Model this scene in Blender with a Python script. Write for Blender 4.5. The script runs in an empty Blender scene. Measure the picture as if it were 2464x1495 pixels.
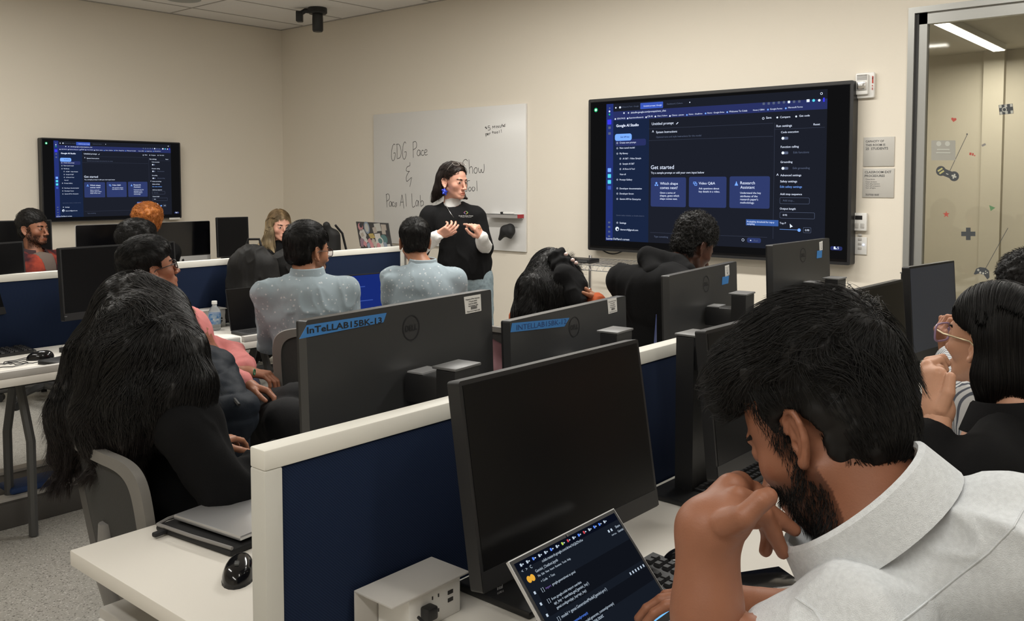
import bpy, bmesh, math, random
import numpy as np
from mathutils import Vector, Matrix

SC = bpy.context.scene
# ------------------------------------------------------------------ camera
CAMZ = 1.54
F_PX = 2160.0
PXC, PYC = 1232.0, 558.0
YAW = math.radians(40.6)
PITCH = math.radians(3.127)
FH = Vector((math.cos(YAW), math.sin(YAW), 0))
RV = Vector((math.sin(YAW), -math.cos(YAW), 0))
FV = FH * math.cos(PITCH) + Vector((0, 0, -math.sin(PITCH)))
UV = FH * math.sin(PITCH) + Vector((0, 0, math.cos(PITCH)))
CP = Vector((0, 0, CAMZ))
cam = bpy.data.cameras.new('camera')
cam.sensor_width = 36.0
cam.lens = F_PX / 2464.0 * 36.0
cam.shift_y = -(747.5 - PYC) / 2464.0
cam.clip_start = 0.02
co = bpy.data.objects.new('camera', cam)
SC.collection.objects.link(co)
M = Matrix(((RV.x, UV.x, -FV.x, 0), (RV.y, UV.y, -FV.y, 0), (RV.z, UV.z, -FV.z, CAMZ), (0, 0, 0, 1)))
co.matrix_world = M
SC.camera = co
SC.view_settings.view_transform = 'Standard'
SC.view_settings.look = 'None'
SC.view_settings.gamma = 1
SC.view_settings.use_curve_mapping = False
SC.view_settings.exposure = 0.0
try:
    SC.cycles.use_denoising = True
    SC.cycles.max_bounces = 8
except Exception:
    pass
W = bpy.data.worlds.new('world')
SC.world = W
W.use_nodes = True
W.node_tree.nodes['Background'].inputs[0].default_value = (0.5, 0.5, 0.5, 1)
W.node_tree.nodes['Background'].inputs[1].default_value = 0.05

WALLX = 5.55      # wall with the whiteboard and the big screen
WALLY = 7.89      # wall with the smaller screen
CEIL = 3.11
DESKZ = 0.75
WX0, WY0 = -2.6, -3.2   # walls behind the camera

def area(name, loc, sx, sy, power, col=(1, .975, .92), rot=(0, 0, 0)):
    l = bpy.data.lights.new(name, 'AREA')
    l.shape = 'RECTANGLE'; l.size = sx; l.size_y = sy; l.energy = power; l.color = col
    o = bpy.data.objects.new(name, l); o.location = loc; o.rotation_euler = rot
    SC.collection.objects.link(o)
    return o
LIGHTS = [(-0.8, 0.3, 40), (1.3, -0.6, 14), (3.8, 0.5, 46), (3.8, 3.2, 74), (0.3, 4.0, 24), (2.2, 5.6, 44)]
for i, (x, y, p) in enumerate(LIGHTS):
    area('ceiling_lamp_light', (x, y, CEIL - 0.03), 0.16, 2.2, p)
area('corridor_lamp_light', (7.8, 1.93, 2.66), 2.0, .1, 46, (1, .95, .86))

# ------------------------------------------------------------------ pixel to point (units: metres)
def ray(px, py):
    return FV + RV * ((px - PXC) / F_PX) + UV * ((PYC - py) / F_PX)
def at(px, py, X=None, Y=None, Z=None, d=None):
    r = ray(px, py)
    if X is not None: t = X / r.x
    elif Y is not None: t = Y / r.y
    elif Z is not None: t = (Z - CAMZ) / r.z
    else: t = d / (r.x * FH.x + r.y * FH.y)
    return CP + r * t
def atp(px, py, P, N):
    r = ray(px, py)
    return CP + r * ((P - CP).dot(N) / r.dot(N))

# ------------------------------------------------------------------ materials
_M = {}
def mat(name, col=(.8, .8, .8), rough=.5, metal=0, spec=.5, emit=None, es=1, noise=None, bump=None, attr=False,
        trans=0, sss=0, coat=0, alpha=1, sheen=0):
    if name in _M: return _M[name]
    m = bpy.data.materials.new(name); m.use_nodes = True
    nt = m.node_tree; b = nt.nodes['Principled BSDF']
    def S(k, v):
        if k in b.inputs: b.inputs[k].default_value = v
    S('Base Color', (*col, 1)); S('Roughness', rough); S('Metallic', metal); S('Specular IOR Level', spec)
    S('Transmission Weight', trans); S('Coat Weight', coat); S('Alpha', alpha)
    if sheen: S('Sheen Weight', sheen)
    if sss:
        S('Subsurface Weight', sss); b.inputs['Subsurface Radius'].default_value = (1, .35, .2); S('Subsurface Scale', .008)
    if emit: S('Emission Color', (*emit, 1)); S('Emission Strength', es)
    tc = None
    if noise or bump:
        tc = nt.nodes.new('ShaderNodeTexCoord')
    src = None
    if attr:
        a = nt.nodes.new('ShaderNodeAttribute'); a.attribute_name = 'tint'
        mx = nt.nodes.new('ShaderNodeMix'); mx.data_type = 'RGBA'; mx.blend_type = 'MULTIPLY'
        mx.inputs[0].default_value = 1; mx.inputs[6].default_value = (*col, 1)
        nt.links.new(a.outputs['Color'], mx.inputs[7]); src = mx.outputs[2]
        nt.links.new(src, b.inputs['Base Color'])
    if noise:
        sc, amt = noise[:2]; col2 = noise[2] if len(noise) > 2 else tuple(c * (1 - amt) for c in col)
        n = nt.nodes.new('ShaderNodeTexNoise'); n.inputs['Scale'].default_value = sc; n.inputs['Detail'].default_value = 4
        nt.links.new(tc.outputs['Object'], n.inputs['Vector'])
        r = nt.nodes.new('ShaderNodeValToRGB'); r.color_ramp.elements[0].position = .35; r.color_ramp.elements[1].position = .65
        r.color_ramp.elements[0].color = (*col2, 1); r.color_ramp.elements[1].color = (*col, 1)
        nt.links.new(n.outputs['Fac'], r.inputs['Fac'])
        if src:
            nt.links.new(r.outputs[0], mx.inputs[6])
        else:
            nt.links.new(r.outputs[0], b.inputs['Base Color'])
    if bump:
        sc, st = bump
        n = nt.nodes.new('ShaderNodeTexNoise'); n.inputs['Scale'].default_value = sc; n.inputs['Detail'].default_value = 3
        nt.links.new(tc.outputs['Object'], n.inputs['Vector'])
        bp = nt.nodes.new('ShaderNodeBump'); bp.inputs['Strength'].default_value = st; bp.inputs['Distance'].default_value = .002
        nt.links.new(n.outputs['Fac'], bp.inputs['Height']); nt.links.new(bp.outputs[0], b.inputs['Normal'])
    _M[name] = m
    return m
def srgb(r, g, b):
    f = lambda c: (c / 255 / 12.92) if c / 255 <= .04045 else ((c / 255 + .055) / 1.055) ** 2.4
    return (f(r), f(g), f(b))
def glow(name, rgb, s=1.0):
    if name in _M: return _M[name]
    c = srgb(*rgb)
    return mat(name, (0, 0, 0), 1, spec=0, emit=c, es=s)

m_wall = mat('wall_paint', (.76, .70, .60), .9, bump=(90, .15))
m_ceil = mat('ceiling_tile', (.80, .78, .75), .95, bump=(200, .3))
m_grid = mat('ceiling_grid_metal', (.40, .38, .35), .6)
m_desk = mat('desk_laminate', (.80, .765, .70), .45, bump=(300, .05))
m_deskedge = mat('desk_edge', (.62, .60, .57), .5)
m_cap = mat('divider_cap', (.80, .78, .71), .45)
m_capend = mat('divider_end_trim', (.62, .61, .56), .5)
m_black = mat('black_plastic', (.012, .012, .013), .45)
m_blackm = mat('black_matte', (.010, .010, .011), .7)
m_screen = mat('dark_screen', (.004, .004, .0045), .3, coat=0.0, spec=.25)
m_gloss = mat('glossy_screen', (.003, .003, .004), .12, spec=.5)
m_backg = mat('monitor_back', (.080, .081, .083), .36, metal=.55)
m_alu = mat('aluminium', (.62, .62, .63), .35, metal=.7)
m_chrome = mat('chrome', (.75, .75, .76), .18, metal=1)
m_dgrey = mat('dark_grey_metal', (.09, .09, .09), .5, metal=.4)
m_grey = mat('grey_plastic', (.23, .22, .21), .55)
m_lgrey = mat('light_grey_plastic', (.50, .48, .45), .5)
m_white = mat('white_plastic', (.80, .79, .76), .4)
m_paper = mat('paper', (.78, .76, .72), .8)
m_ink = mat('black_ink', (.01, .01, .012), .6)
m_tape = mat('blue_painters_tape', (.045, .20, .50), .6)
m_navy = mat('navy_plastic', (.018, .028, .075), .5)
m_glass = None

# woven navy fabric
def fabric(name, c1, c2, scale):
    m = bpy.data.materials.new(name); m.use_nodes = True; nt = m.node_tree; b = nt.nodes['Principled BSDF']
    b.inputs['Roughness'].default_value = .95; b.inputs['Specular IOR Level'].default_value = .15
    tc = nt.nodes.new('ShaderNodeTexCoord')
    w = nt.nodes.new('ShaderNodeTexWave'); w.inputs['Scale'].default_value = scale; w.bands_direction = 'DIAGONAL'
    w.inputs['Distortion'].default_value = 1.5
    nt.links.new(tc.outputs['Object'], w.inputs['Vector'])
    r = nt.nodes.new('ShaderNodeValToRGB'); r.color_ramp.elements[0].color = (*c1, 1); r.color_ramp.elements[1].color = (*c2, 1)
    nt.links.new(w.outputs['Fac'], r.inputs['Fac']); nt.links.new(r.outputs[0], b.inputs['Base Color'])
    return m
m_blue = fabric('navy_fabric', (.007, .013, .034), (.012, .021, .050), 120)

# speckled vinyl floor
def floor_mat():
    m = bpy.data.materials.new('speckled_vinyl'); m.use_nodes = True; nt = m.node_tree; b = nt.nodes['Principled BSDF']
    b.inputs['Roughness'].default_value = .38
    tc = nt.nodes.new('ShaderNodeTexCoord')
    v = nt.nodes.new('ShaderNodeTexVoronoi'); v.inputs['Scale'].default_value = 210
    nt.links.new(tc.outputs['Object'], v.inputs['Vector'])
    sep = nt.nodes.new('ShaderNodeSeparateColor'); nt.links.new(v.outputs['Color'], sep.inputs[0])
    r = nt.nodes.new('ShaderNodeValToRGB'); r.color_ramp.interpolation = 'CONSTANT'
    e = r.color_ramp.elements; e[0].position = 0; e[0].color = (.20, .19, .17, 1); e[1].position = .09; e[1].color = (.40, .385, .35, 1)
    e2 = e.new(.55); e2.color = (.43, .415, .38, 1); e3 = e.new(.93); e3.color = (.60, .585, .55, 1)
    nt.links.new(sep.outputs[0], r.inputs['Fac']); nt.links.new(r.outputs[0], b.inputs['Base Color'])
    return m
m_floor = floor_mat()

# ------------------------------------------------------------------ mesh builder
class MB:
    def __init__(s): s.v = []; s.f = []; s.m = []; s.sm = []
    def add(s, vs, fs, mi=0, smooth=False, X=None):
        o = len(s.v)
        if X is not None: vs = [X @ Vector(p) for p in vs]
        s.v += [tuple(p) for p in vs]
        s.f += [tuple(i + o for i in f) for f in fs]; s.m += [mi] * len(fs); s.sm += [smooth] * len(fs)
        return s
    def box(s, x0, x1, y0, y1, z0, z1, mi=0, X=None):
        vs = [(x, y, z) for x in (x0, x1) for y in (y0, y1) for z in (z0, z1)]
        return s.add(vs, [(0, 1, 3, 2), (4, 6, 7, 5), (0, 4, 5, 1), (2, 3, 7, 6), (0, 2, 6, 4), (1, 5, 7, 3)], mi, X=X)
    def rbox(s, x0, x1, y0, y1, z0, z1, r=.005, mi=0, X=None, seg=2):
        bm = bmesh.new(); bmesh.ops.create_cube(bm, size=1)
        for v in bm.verts:
            v.co = Vector(((x0 + x1) / 2 + v.co.x * (x1 - x0), (y0 + y1) / 2 + v.co.y * (y1 - y0), (z0 + z1) / 2 + v.co.z * (z1 - z0)))
        bmesh.ops.bevel(bm, geom=bm.edges[:], offset=r, segments=seg, affect='EDGES', profile=.5)
        bm.verts.index_update()
        s.add([v.co.copy() for v in bm.verts], [[v.index for v in f.verts] for f in bm.faces], mi, True, X)
        bm.free(); return s
    def rplate(s, x0, x1, z0, z1, y0, y1, r=.01, mi=0, X=None, n=5):
        # rounded rectangle in xz, extruded in y
        pts = []
        for cx, cz, a0 in ((x1 - r, z1 - r, 0), (x0 + r, z1 - r, 90), (x0 + r, z0 + r, 180), (x1 - r, z0 + r, 270)):
            for k in range(n + 1):
                a = math.radians(a0 + 90 * k / n); pts.append((cx + r * math.cos(a), cz + r * math.sin(a)))
        return s.prism(pts, y0, y1, mi, X)
    def prism(s, pts, y0, y1, mi=0, X=None):
        n = len(pts)
        vs = [(a, y0, b) for a, b in pts] + [(a, y1, b) for a, b in pts]
        fs = [tuple(range(n)), tuple(range(2 * n - 1, n - 1, -1))] + [(i, i + n, (i + 1) % n + n, (i + 1) % n) for i in range(n)]
        return s.add(vs, fs, mi, X=X)
    def tube(s, pts, r, n=8, mi=0, X=None, caps=True):
        pts = [Vector(p) for p in pts]; rs = r if isinstance(r, (list, tuple)) else [r] * len(pts)
        vs = []; fs = []; up = None
        for i, p in enumerate(pts):
            t = (pts[min(i + 1, len(pts) - 1)] - pts[max(i - 1, 0)]).normalized()
            if up is None: up = Vector((0, 0, 1)) if abs(t.z) < .9 else Vector((1, 0, 0))
            a = t.cross(up).normalized(); b = a.cross(t).normalized(); up = b
            for k in range(n):
                an = 2 * math.pi * k / n; vs.append(p + (a * math.cos(an) + b * math.sin(an)) * rs[i])
        for i in range(len(pts) - 1):
            for k in range(n):
                k2 = (k + 1) % n; fs.append((i * n + k, i * n + k2, (i + 1) * n + k2, (i + 1) * n + k))
        if caps: fs.append(tuple(range(n - 1, -1, -1))); fs.append(tuple(range((len(pts) - 1) * n, len(pts) * n)))
        return s.add(vs, fs, mi, True, X)
    def lathe(s, prof, c=(0, 0, 0), n=24, mi=0, X=None):
        vs = []; fs = []
        for r, z in prof:
            for k in range(n):
                a = 2 * math.pi * k / n; vs.append((c[0] + r * math.cos(a), c[1] + r * math.sin(a), c[2] + z))
        for i in range(len(prof) - 1):
            for k in range(n):
                k2 = (k + 1) % n; fs.append((i * n + k, i * n + k2, (i + 1) * n + k2, (i + 1) * n + k))
        if prof[0][0] > 1e-6: fs.append(tuple(range(n - 1, -1, -1)))
        if prof[-1][0] > 1e-6: fs.append(tuple(range((len(prof) - 1) * n, len(prof) * n)))
        return s.add(vs, fs, mi, True, X)
    def quad(s, a, b, c, d, mi=0): return s.add([a, b, c, d], [(0, 1, 2, 3)], mi)
    def slab(s, corners, n, t, mi=0):
        n = Vector(n).normalized() * t; c = [Vector(p) for p in corners]; k = len(c)
        vs = c + [p + n for p in c]
        return s.add(vs, [tuple(range(k)), tuple(range(2 * k - 1, k - 1, -1))] + [(i, i + k, (i + 1) % k + k, (i + 1) % k) for i in range(k)], mi)
    def build(s, name, mats, parent=None, auto=True):
        me = bpy.data.meshes.new(name); me.from_pydata(s.v, [], s.f); me.update()
        if not isinstance(mats, (list, tuple)): mats = [mats]
        for m in mats: me.materials.append(m)
        me.polygons.foreach_set('material_index', s.m); me.polygons.foreach_set('use_smooth', s.sm)
        bm = bmesh.new(); bm.from_mesh(me); bmesh.ops.recalc_face_normals(bm, faces=bm.faces[:])
        for e in bm.edges:
            if len(e.link_faces) == 2 and e.calc_face_angle(0) > .7: e.smooth = False
        bm.to_mesh(me); bm.free()
        o = bpy.data.objects.new(name, me); SC.collection.objects.link(o)
        if parent is not None: o.parent = parent
        return o
def tag(o, label=None, cat=None, group=None, kind=None):
    if label: o['label'] = label
    if cat: o['category'] = cat
    if group: o['group'] = group
    if kind: o['kind'] = kind
    return o
def thing(name, label, cat, loc=(0, 0, 0), rz=0, group=None):
    o = bpy.data.objects.new(name, None); SC.collection.objects.link(o); o.location = loc; o.rotation_euler = (0, 0, rz)
    o.empty_display_size = .05
    return tag(o, label, cat, group)
def wchild(mb, name, mats, root):
    """mesh given in world coordinates, parented to a root that sits elsewhere"""
    o = mb.build(name, mats, root)
    o.matrix_parent_inverse = root_matrix(root).inverted()
    return o
def root_matrix(r):
    m = Matrix.LocRotScale(r.location, r.rotation_euler, r.scale)
    if r.parent is not None: m = root_matrix(r.parent) @ r.matrix_parent_inverse @ m
    return m
def struct(name, mb, mats): return tag(mb.build(name, mats), kind='structure')
def copy_tree(o, parent=None):
    c = o.copy(); SC.collection.objects.link(c); c.parent = parent
    for ch in [x for x in SC.objects if x.parent == o]: copy_tree(ch, c)
    return c

# ------------------------------------------------------------------ text as mesh
_T = {}
def text_geo(s, bold=False):
    k = (s, bold)
    if k in _T: return _T[k]
    c = bpy.data.curves.new('t', 'FONT'); c.body = s; c.size = 1; c.resolution_u = 2
    if bold: c.offset = .018
    o = bpy.data.objects.new('t', c); SC.collection.objects.link(o)
    bpy.context.view_layer.update()
    me = bpy.data.meshes.new_from_object(o)
    v = [tuple(x.co) for x in me.vertices]; f = [tuple(p.vertices) for p in me.polygons]
    bpy.data.objects.remove(o); bpy.data.curves.remove(c); bpy.data.meshes.remove(me)
    _T[k] = (v, f); return _T[k]
def put_text(mb, s, A, B, N, mi=0, bold=False, lift=.0008, hs=1.0, shear=0):
    """text from A to B, facing N"""
    v, f = text_geo(s, bold)
    if not v: return
    x0 = min(p[0] for p in v); x1 = max(p[0] for p in v)
    A = Vector(A); B = Vector(B); N = Vector(N).normalized(); ex = (B - A); L = ex.length / (x1 - x0); ex = ex.normalized()
    ey = N.cross(ex).normalized()
    mb.add([A + ex * (p[0] - x0 + shear * p[1]) * L + ey * (p[1] * L * hs) + N * lift for p in v], f, mi)
# ================================================================== ROOM
T = .15
struct('floor', MB().box(WX0, 10, WY0, WALLY, -.1, 0), m_floor)
c = struct('ceiling', MB().box(WX0, WALLX, WY0, WALLY, CEIL, CEIL + .1), m_ceil)
g = MB()
y = 7.49
while y > WY0: g.box(WX0, WALLX, y - .006, y + .006, CEIL - .004, CEIL); y -= .61
x = 4.325
while x > WX0: g.box(x - .006, x + .006, WY0, WALLY, CEIL - .004, CEIL); x -= 1.22
g.box(WX0, WALLX, WALLY - .02, WALLY, CEIL - .006, CEIL); g.box(WALLX - .02, WALLX, WY0, WALLY, CEIL - .006, CEIL)
g.build('ceiling_grid', m_grid, c)
struct('wall_left', MB().box(WX0 - T, WALLX + T, WALLY, WALLY + T, 0, CEIL), m_wall)
YG = at(2181, 300, X=WALLX).y     # where the glazing starts
ZG = 2.56
w = MB(); w.box(WALLX, WALLX + T, YG, WALLY, 0, CEIL); w.box(WALLX, WALLX + T, WY0, YG, ZG, CEIL)
struct('wall_front', w, m_wall)
struct('wall_back', MB().box(WX0 - T, WX0, WY0, WALLY, 0, CEIL), m_wall)
struct('wall_right', MB().box(WX0 - T, 10, WY0 - T, WY0, 0, CEIL), m_wall)
bb = mat('baseboard_rubber', (.30, .29, .27), .6)
struct('baseboard_front', MB().box(WALLX - .008, WALLX, YG + .01, WALLY, 0, .1), bb)
struct('baseboard_left', MB().box(WX0, WALLX - .008, WALLY - .008, WALLY, 0, .1), bb)
# glazed partition
m_frame = mat('glazing_frame_metal', (.40, .40, .38), .35, metal=.5)
m_framed = mat('glazing_gasket', (.03, .03, .03), .6)
f = MB()
f.box(WALLX - .012, WALLX + T, YG - .035, YG, 0, ZG, 0)
f.box(WALLX + .005, WALLX + .05, YG - .055, YG - .035, 0, ZG - .035, 1)
f.box(WALLX + .01, WALLX + .06, YG - .10, YG - .055, 0, ZG - .035, 0)
f.box(WALLX - .012, WALLX + T, WY0, YG - .035, ZG - .035, ZG, 0)
f.box(WALLX + .01, WALLX + .06, WY0, YG - .055, ZG - .10, ZG - .035, 0)
f.box(WALLX + .01, WALLX + .06, WY0, YG - .035, 0, .1, 0)
f.box(WALLX + .01, WALLX + .06, -1.3, -1.24, .1, ZG - .1, 0)
win = struct('window_1', f, [m_frame, m_framed])
gm = bpy.data.materials.new('tinted_glass'); gm.use_nodes = True
nt = gm.node_tree; nt.nodes.clear()
out = nt.nodes.new('ShaderNodeOutputMaterial'); tr = nt.nodes.new('ShaderNodeBsdfTransparent'); gl = nt.nodes.new('ShaderNodeBsdfGlossy')
tr.inputs[0].default_value = (.90, .90, .86, 1); gl.inputs['Roughness'].default_value = .03
mx = nt.nodes.new('ShaderNodeMixShader'); fr = nt.nodes.new('ShaderNodeFresnel'); fr.inputs[0].default_value = 1.5
nt.links.new(fr.outputs[0], mx.inputs[0]); nt.links.new(tr.outputs[0], mx.inputs[1]); nt.links.new(gl.outputs[0], mx.inputs[2])
nt.links.new(mx.outputs[0], out.inputs[0])
GX = WALLX + .034
p = MB().box(GX - .004, GX + .004, WY0, YG - .08, .08, ZG - .08).build('pane', gm, win)
# corridor behind the glass
m_corr = mat('corridor_paint', (.55, .51, .43), .85)
struct('wall_corridor', MB().box(9.2, 9.3, WY0, 4, 0, 2.75).box(9.12, 9.2, 1.95, 2.12, 0, 2.75).box(WALLX + T, 9.2, 3.2, 3.3, 0, 2.75), m_corr)
struct('ceiling_corridor', MB().box(WALLX + T, 9.3, WY0, 4, 2.75, 2.85), mat('corridor_ceiling', (.5, .47, .40), .9))
m_lamp = mat('lamp_diffuser', (.9, .9, .9), .5, emit=(1, .95, .85), es=6)
cl = thing('linear_lamp', 'long glowing strip lamp on the ceiling behind the glass', 'lamp', (7.8, 1.93, 2.75))
MB().box(-1.04, 1.04, -.055, .055, -.05, 0).build('housing', m_white, cl)
MB().box(-1.02, 1.02, -.045, .045, -.056, -.05).build('diffuser', m_lamp, cl)
for i, (x, y, pw) in enumerate(LIGHTS):
    l = thing('ceiling_light', 'recessed white strip light in the ceiling above the desks, out of the photo', 'ceiling light', (x, y, CEIL), 0, 'recessed ceiling strip lights')
    MB().box(-.1, .1, -1.15, -1.11, -.02, 0).box(-.1, .1, 1.11, 1.15, -.02, 0).box(-.1, -.085, -1.11, 1.11, -.02, 0).box(.085, .1, -1.11, 1.11, -.02, 0).build('frame', m_white, l)
    MB().box(-.085, .085, -1.11, 1.11, -.012, 0).build('diffuser', m_lamp, l)

# ------------------------------------------------------------------ desks and dividers
X0, X1 = .815, 4.13
def divider(yc, label):
    r = thing('desk_divider', label, 'divider', (X0, yc, 0), 0, None)
    L = X1 - X0; t = .021
    MB().rbox(.0, L, -t, t, 1.078, 1.112, .003).build('top_cap', m_cap, r)
    MB().rbox(0, .034, -t, t, .68, 1.078, .003).build('end_post', m_capend, r)
    MB().rbox(L - .034, L, -t, t, .68, 1.078, .003).build('end_post', m_capend, r)
    MB().rbox(.034, L - .034, -t + .004, t - .004, .68, 1.078, .003).build('fabric_panel', m_blue, r)
    for k in (.3, L / 2, L - .3):
        MB().box(k - .03, k + .03, -.015, .015, .05, .68).build('support', m_dgrey, r)
    MB().rbox(0, L, -.27, .27, .0, .115, .006).build('base_rail', mat('dark_rail', (.07, .065, .06), .6), r)
    MB().box(0, L, -.24, -.17, .115, .128).box(0, L, .17, .24, .115, .128).build('rail_strip', m_lgrey, r)
    return r
DY1, DY2 = 1.24, 4.52
divider(DY1, 'navy fabric desk divider with white cap beside the blue-taped monitors')
divider(DY2, 'navy fabric desk divider with white cap, the far one below the wall computers')
def bench(ya, yb, segs, label_fn, grp):
    for i, (a, b) in enumerate(segs):
        r = thing('desk', label_fn[i], 'desk', (a, (ya + yb) / 2, 0), 0, grp)
        L = b - a; h = abs(yb - ya) / 2
        MB().rbox(.002, L - .002, -h, h, DESKZ - .034, DESKZ, .003).build('tabletop', [m_desk], r)
        back = -h if abs(ya + yb) / 2 > 0 and (min(abs(ya - DY1), abs(ya - DY2)) < .2) else h
        s = 1 if back > 0 else -1
        MB().rbox(.01, L - .01, s * h - (.03 if s > 0 else 0), s * h + (0 if s > 0 else .03), DESKZ + .0005, DESKZ + .03, .003).build('rear_rail', m_lgrey, r)
        t = MB()
        for k in range(7):
            yy = -s * (.02 * k) + s * (h - .32)
            t.tube([(.2, yy, DESKZ - .09 - .02 * math.sin(k)), (L - .2, yy, DESKZ - .09 - .02 * math.sin(k))], .004, 6)
        t.box(.2, .23, -h * .6, h * .6, DESKZ - .06, DESKZ - .036).box(L - .23, L - .2, -h * .6, h * .6, DESKZ - .06, DESKZ - .036)
        t.build('cable_tray', m_black, r)
        for xx in ((.74 if (i == 0 and abs(ya - DY2) < .1 and yb < ya) else .32), L - .32):
            lg = MB(); r2 = .02
            y0 = -s * (h - .22)
            lg.tube([(xx, y0 + s * .05, DESKZ - .04), (xx, y0 - s * .06, .42), (xx, y0 - s * .06, .005)], r2, 8)
            lg.tube([(xx, y0 + s * .07, DESKZ - .04), (xx, y0 + s * .2, .42), (xx, y0 + s * .2, .005)], r2, 8)
            lg.build('leg', m_dgrey, r)
SEGS = [(X0, X0 + 1.657), (X0 + 1.657, X1)]
bench(DY1 + .021, 1.955, SEGS, ['white desk in front of the long-haired woman, black mouse and laptop sleeve on it', 'white desk behind the divider, under the two farthest backward-facing monitors'], 'white desks')
bench(DY1 - .021, .53, SEGS, ['white desk holding the open silver laptop and power box', 'white desk under the reflecting laptop of the woman in black'], 'white desks')
bench(DY2 - .021, 3.87, SEGS, ['white desk with the closed black laptop and coiled cable', 'white desk with the water bottle and the backpack'], 'white desks')
bench(DY2 + .021, 5.2, SEGS, ['white desk hidden behind the far divider, its left half', 'white desk behind the far divider near the sticker laptop'], 'white desks')
# floor pedestal below the nearest desk end
r = thing('cabinet', 'light grey pedestal cabinet under the near corner of the front desk', 'cabinet', (1.0, 1.72, 0))
MB().rbox(-.14, .26, -.2, .2, 0, .62, .006).build('body', m_lgrey, r)
MB().rbox(-.146, -.1402, -.19, -.01, .30, .60, .002).build('door', m_white, r)
d_ = MB().rbox(-.146, -.1402, .01, .19, .02, .60, .002).build('door', m_white, r)
MB().rbox(-.150, -.1462, .03, .17, .56, .58, .001).build('handle', m_dgrey, d_)

# desks along the left wall
for i, (a, b) in enumerate([(1.2, 2.8), (2.8, 4.45)]):
    r = thing('desk', ['white wall desk behind the man in red plaid', 'white wall desk under the silver-chinned computers'][i], 'desk', (a, 7.2, 0), 0, 'white desks')
    L = b - a
    MB().rbox(.002, L - .002, -.33, .33, DESKZ - .034, DESKZ, .003).build('tabletop', m_desk, r)
    for xx in (.1, L - .1):
        for yy in (-.27, .27): MB().tube([(xx, yy, 0), (xx, yy, DESKZ - .034)], .02, 8).build('leg', m_dgrey, r)

# ------------------------------------------------------------------ monitors
def monitor(kind, label, TL, TR, H, tilt, facing, group='desktop monitors', basez=DESKZ, chin=.035, colx=0, colz=.39, tape=None, badge=None, screen=None, logo=True, t=.028, coldy=.15, azd=.05):
    """TL/TR: world points of the top edge as seen. facing=-1: screen towards -Y side (front seen); +1: back seen"""
    TL = Vector(TL); TR = Vector(TR); zt = (TL.z + TR.z) / 2
    ex = (TR - TL); ex.z = 0; Wd = ex.length; ex.normalize()
    c = (TL + TR) / 2
    if facing > 0: ex = -ex     # local x as seen from the front
    ey = Vector((0, 0, 1)).cross(ex)
    ang = math.atan2(ex.y, ex.x)
    tl = math.radians(tilt)
    # root on the desk below the column; panel front plane passes through c
    root_xy = c + ey * (coldy - math.sin(tl) * H * .5) + ex * colx
    r = thing('monitor', label, 'monitor', (root_xy.x, root_xy.y, basez), ang, group)
    zt -= basez
    P = Matrix.Translation((-colx, -coldy + math.sin(tl) * H * .5, zt)) @ Matrix.Rotation(-tl, 4, 'X')   # origin at top edge, z down negative
    w = Wd / 2
    MB().rplate(-w, w, -H, 0, .006, t, .006, 0, P).build('housing', m_backg if facing > 0 else m_black, r)
    b = MB(); b.rplate(-w, w, -H, 0, 0, .006, .006, 0, P)
    if chin > 0: b.box(-w + .002, w - .002, -.002, 0, -H + .002, -H + chin, 0, P)
    b.build('bezel', m_black, r)
    s = MB(); s.box(-w + .008, w - .008, -.001, 0, -H + max(chin, .01), -.008, 0, P)
    s.build('screen', screen or m_screen, r)
    # stand
    MB().rplate(-.043, .043, 0, colz, -.02, .03, .004).build('neck', m_black, r)
    MB().rbox(-.046, .046, -.03, .034, colz, colz + .006, .002).build('neck_cap', mat('neck_cap_grey', (.16, .16, .16), .45, metal=.3), r)
    ya = -coldy + t + .005
    az = colz - azd
    MB().rbox(-.035, .035, ya, -.015, az - .035, az + .03, .006).build('arm', m_black, r)
    MB().box(-.034, .034, ya + .008, ya + .05, az + .03, az + .0335).build('arm_plate', m_alu, r)
    MB().rbox(-.12, .12, -.12, .07, 0, .014, .004).build('base', m_black, r)
    if facing > 0 and logo:
        l = MB(); n = 40; Q = P @ Matrix.Translation((0, t, -.055))
        for k in range(n):
            a0, a1 = 2 * math.pi * k / n, 2 * math.pi * (k + 1) / n
            q = [(rr * math.cos(a), .0012, rr * math.sin(a)) for rr, a in ((.026, a0), (.026, a1), (.0285, a1), (.0285, a0))]
            l.add(q, [(0, 1, 2, 3)], 0, X=Q)
        RM = Matrix.LocRotScale(r.location, r.rotation_euler, (1, 1, 1))
        v, f = text_geo('DELL', True)
        x0 = min(p[0] for p in v); x1 = max(p[0] for p in v); sc = .040 / (x1 - x0)
        l.add([(-(p[0] - x0) * sc + .020, .0012, (p[1] - .34) * sc) for p in v], f, 0, X=Q)
        l.build('logo', m_ink, r)
    r['_P'] = 0
    del r['_P']
    RM = Matrix.LocRotScale(r.location, r.rotation_euler, (1, 1, 1)) @ P
    pt = RM @ Vector((0, t + .0006, 0)); nb = (RM.to_3x3() @ Vector((0, 1, 0))).normalized()
    pf = RM @ Vector((0, -.0012, 0)); nf = -nb
    return r, (pt, nb), (pf, nf)

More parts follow.
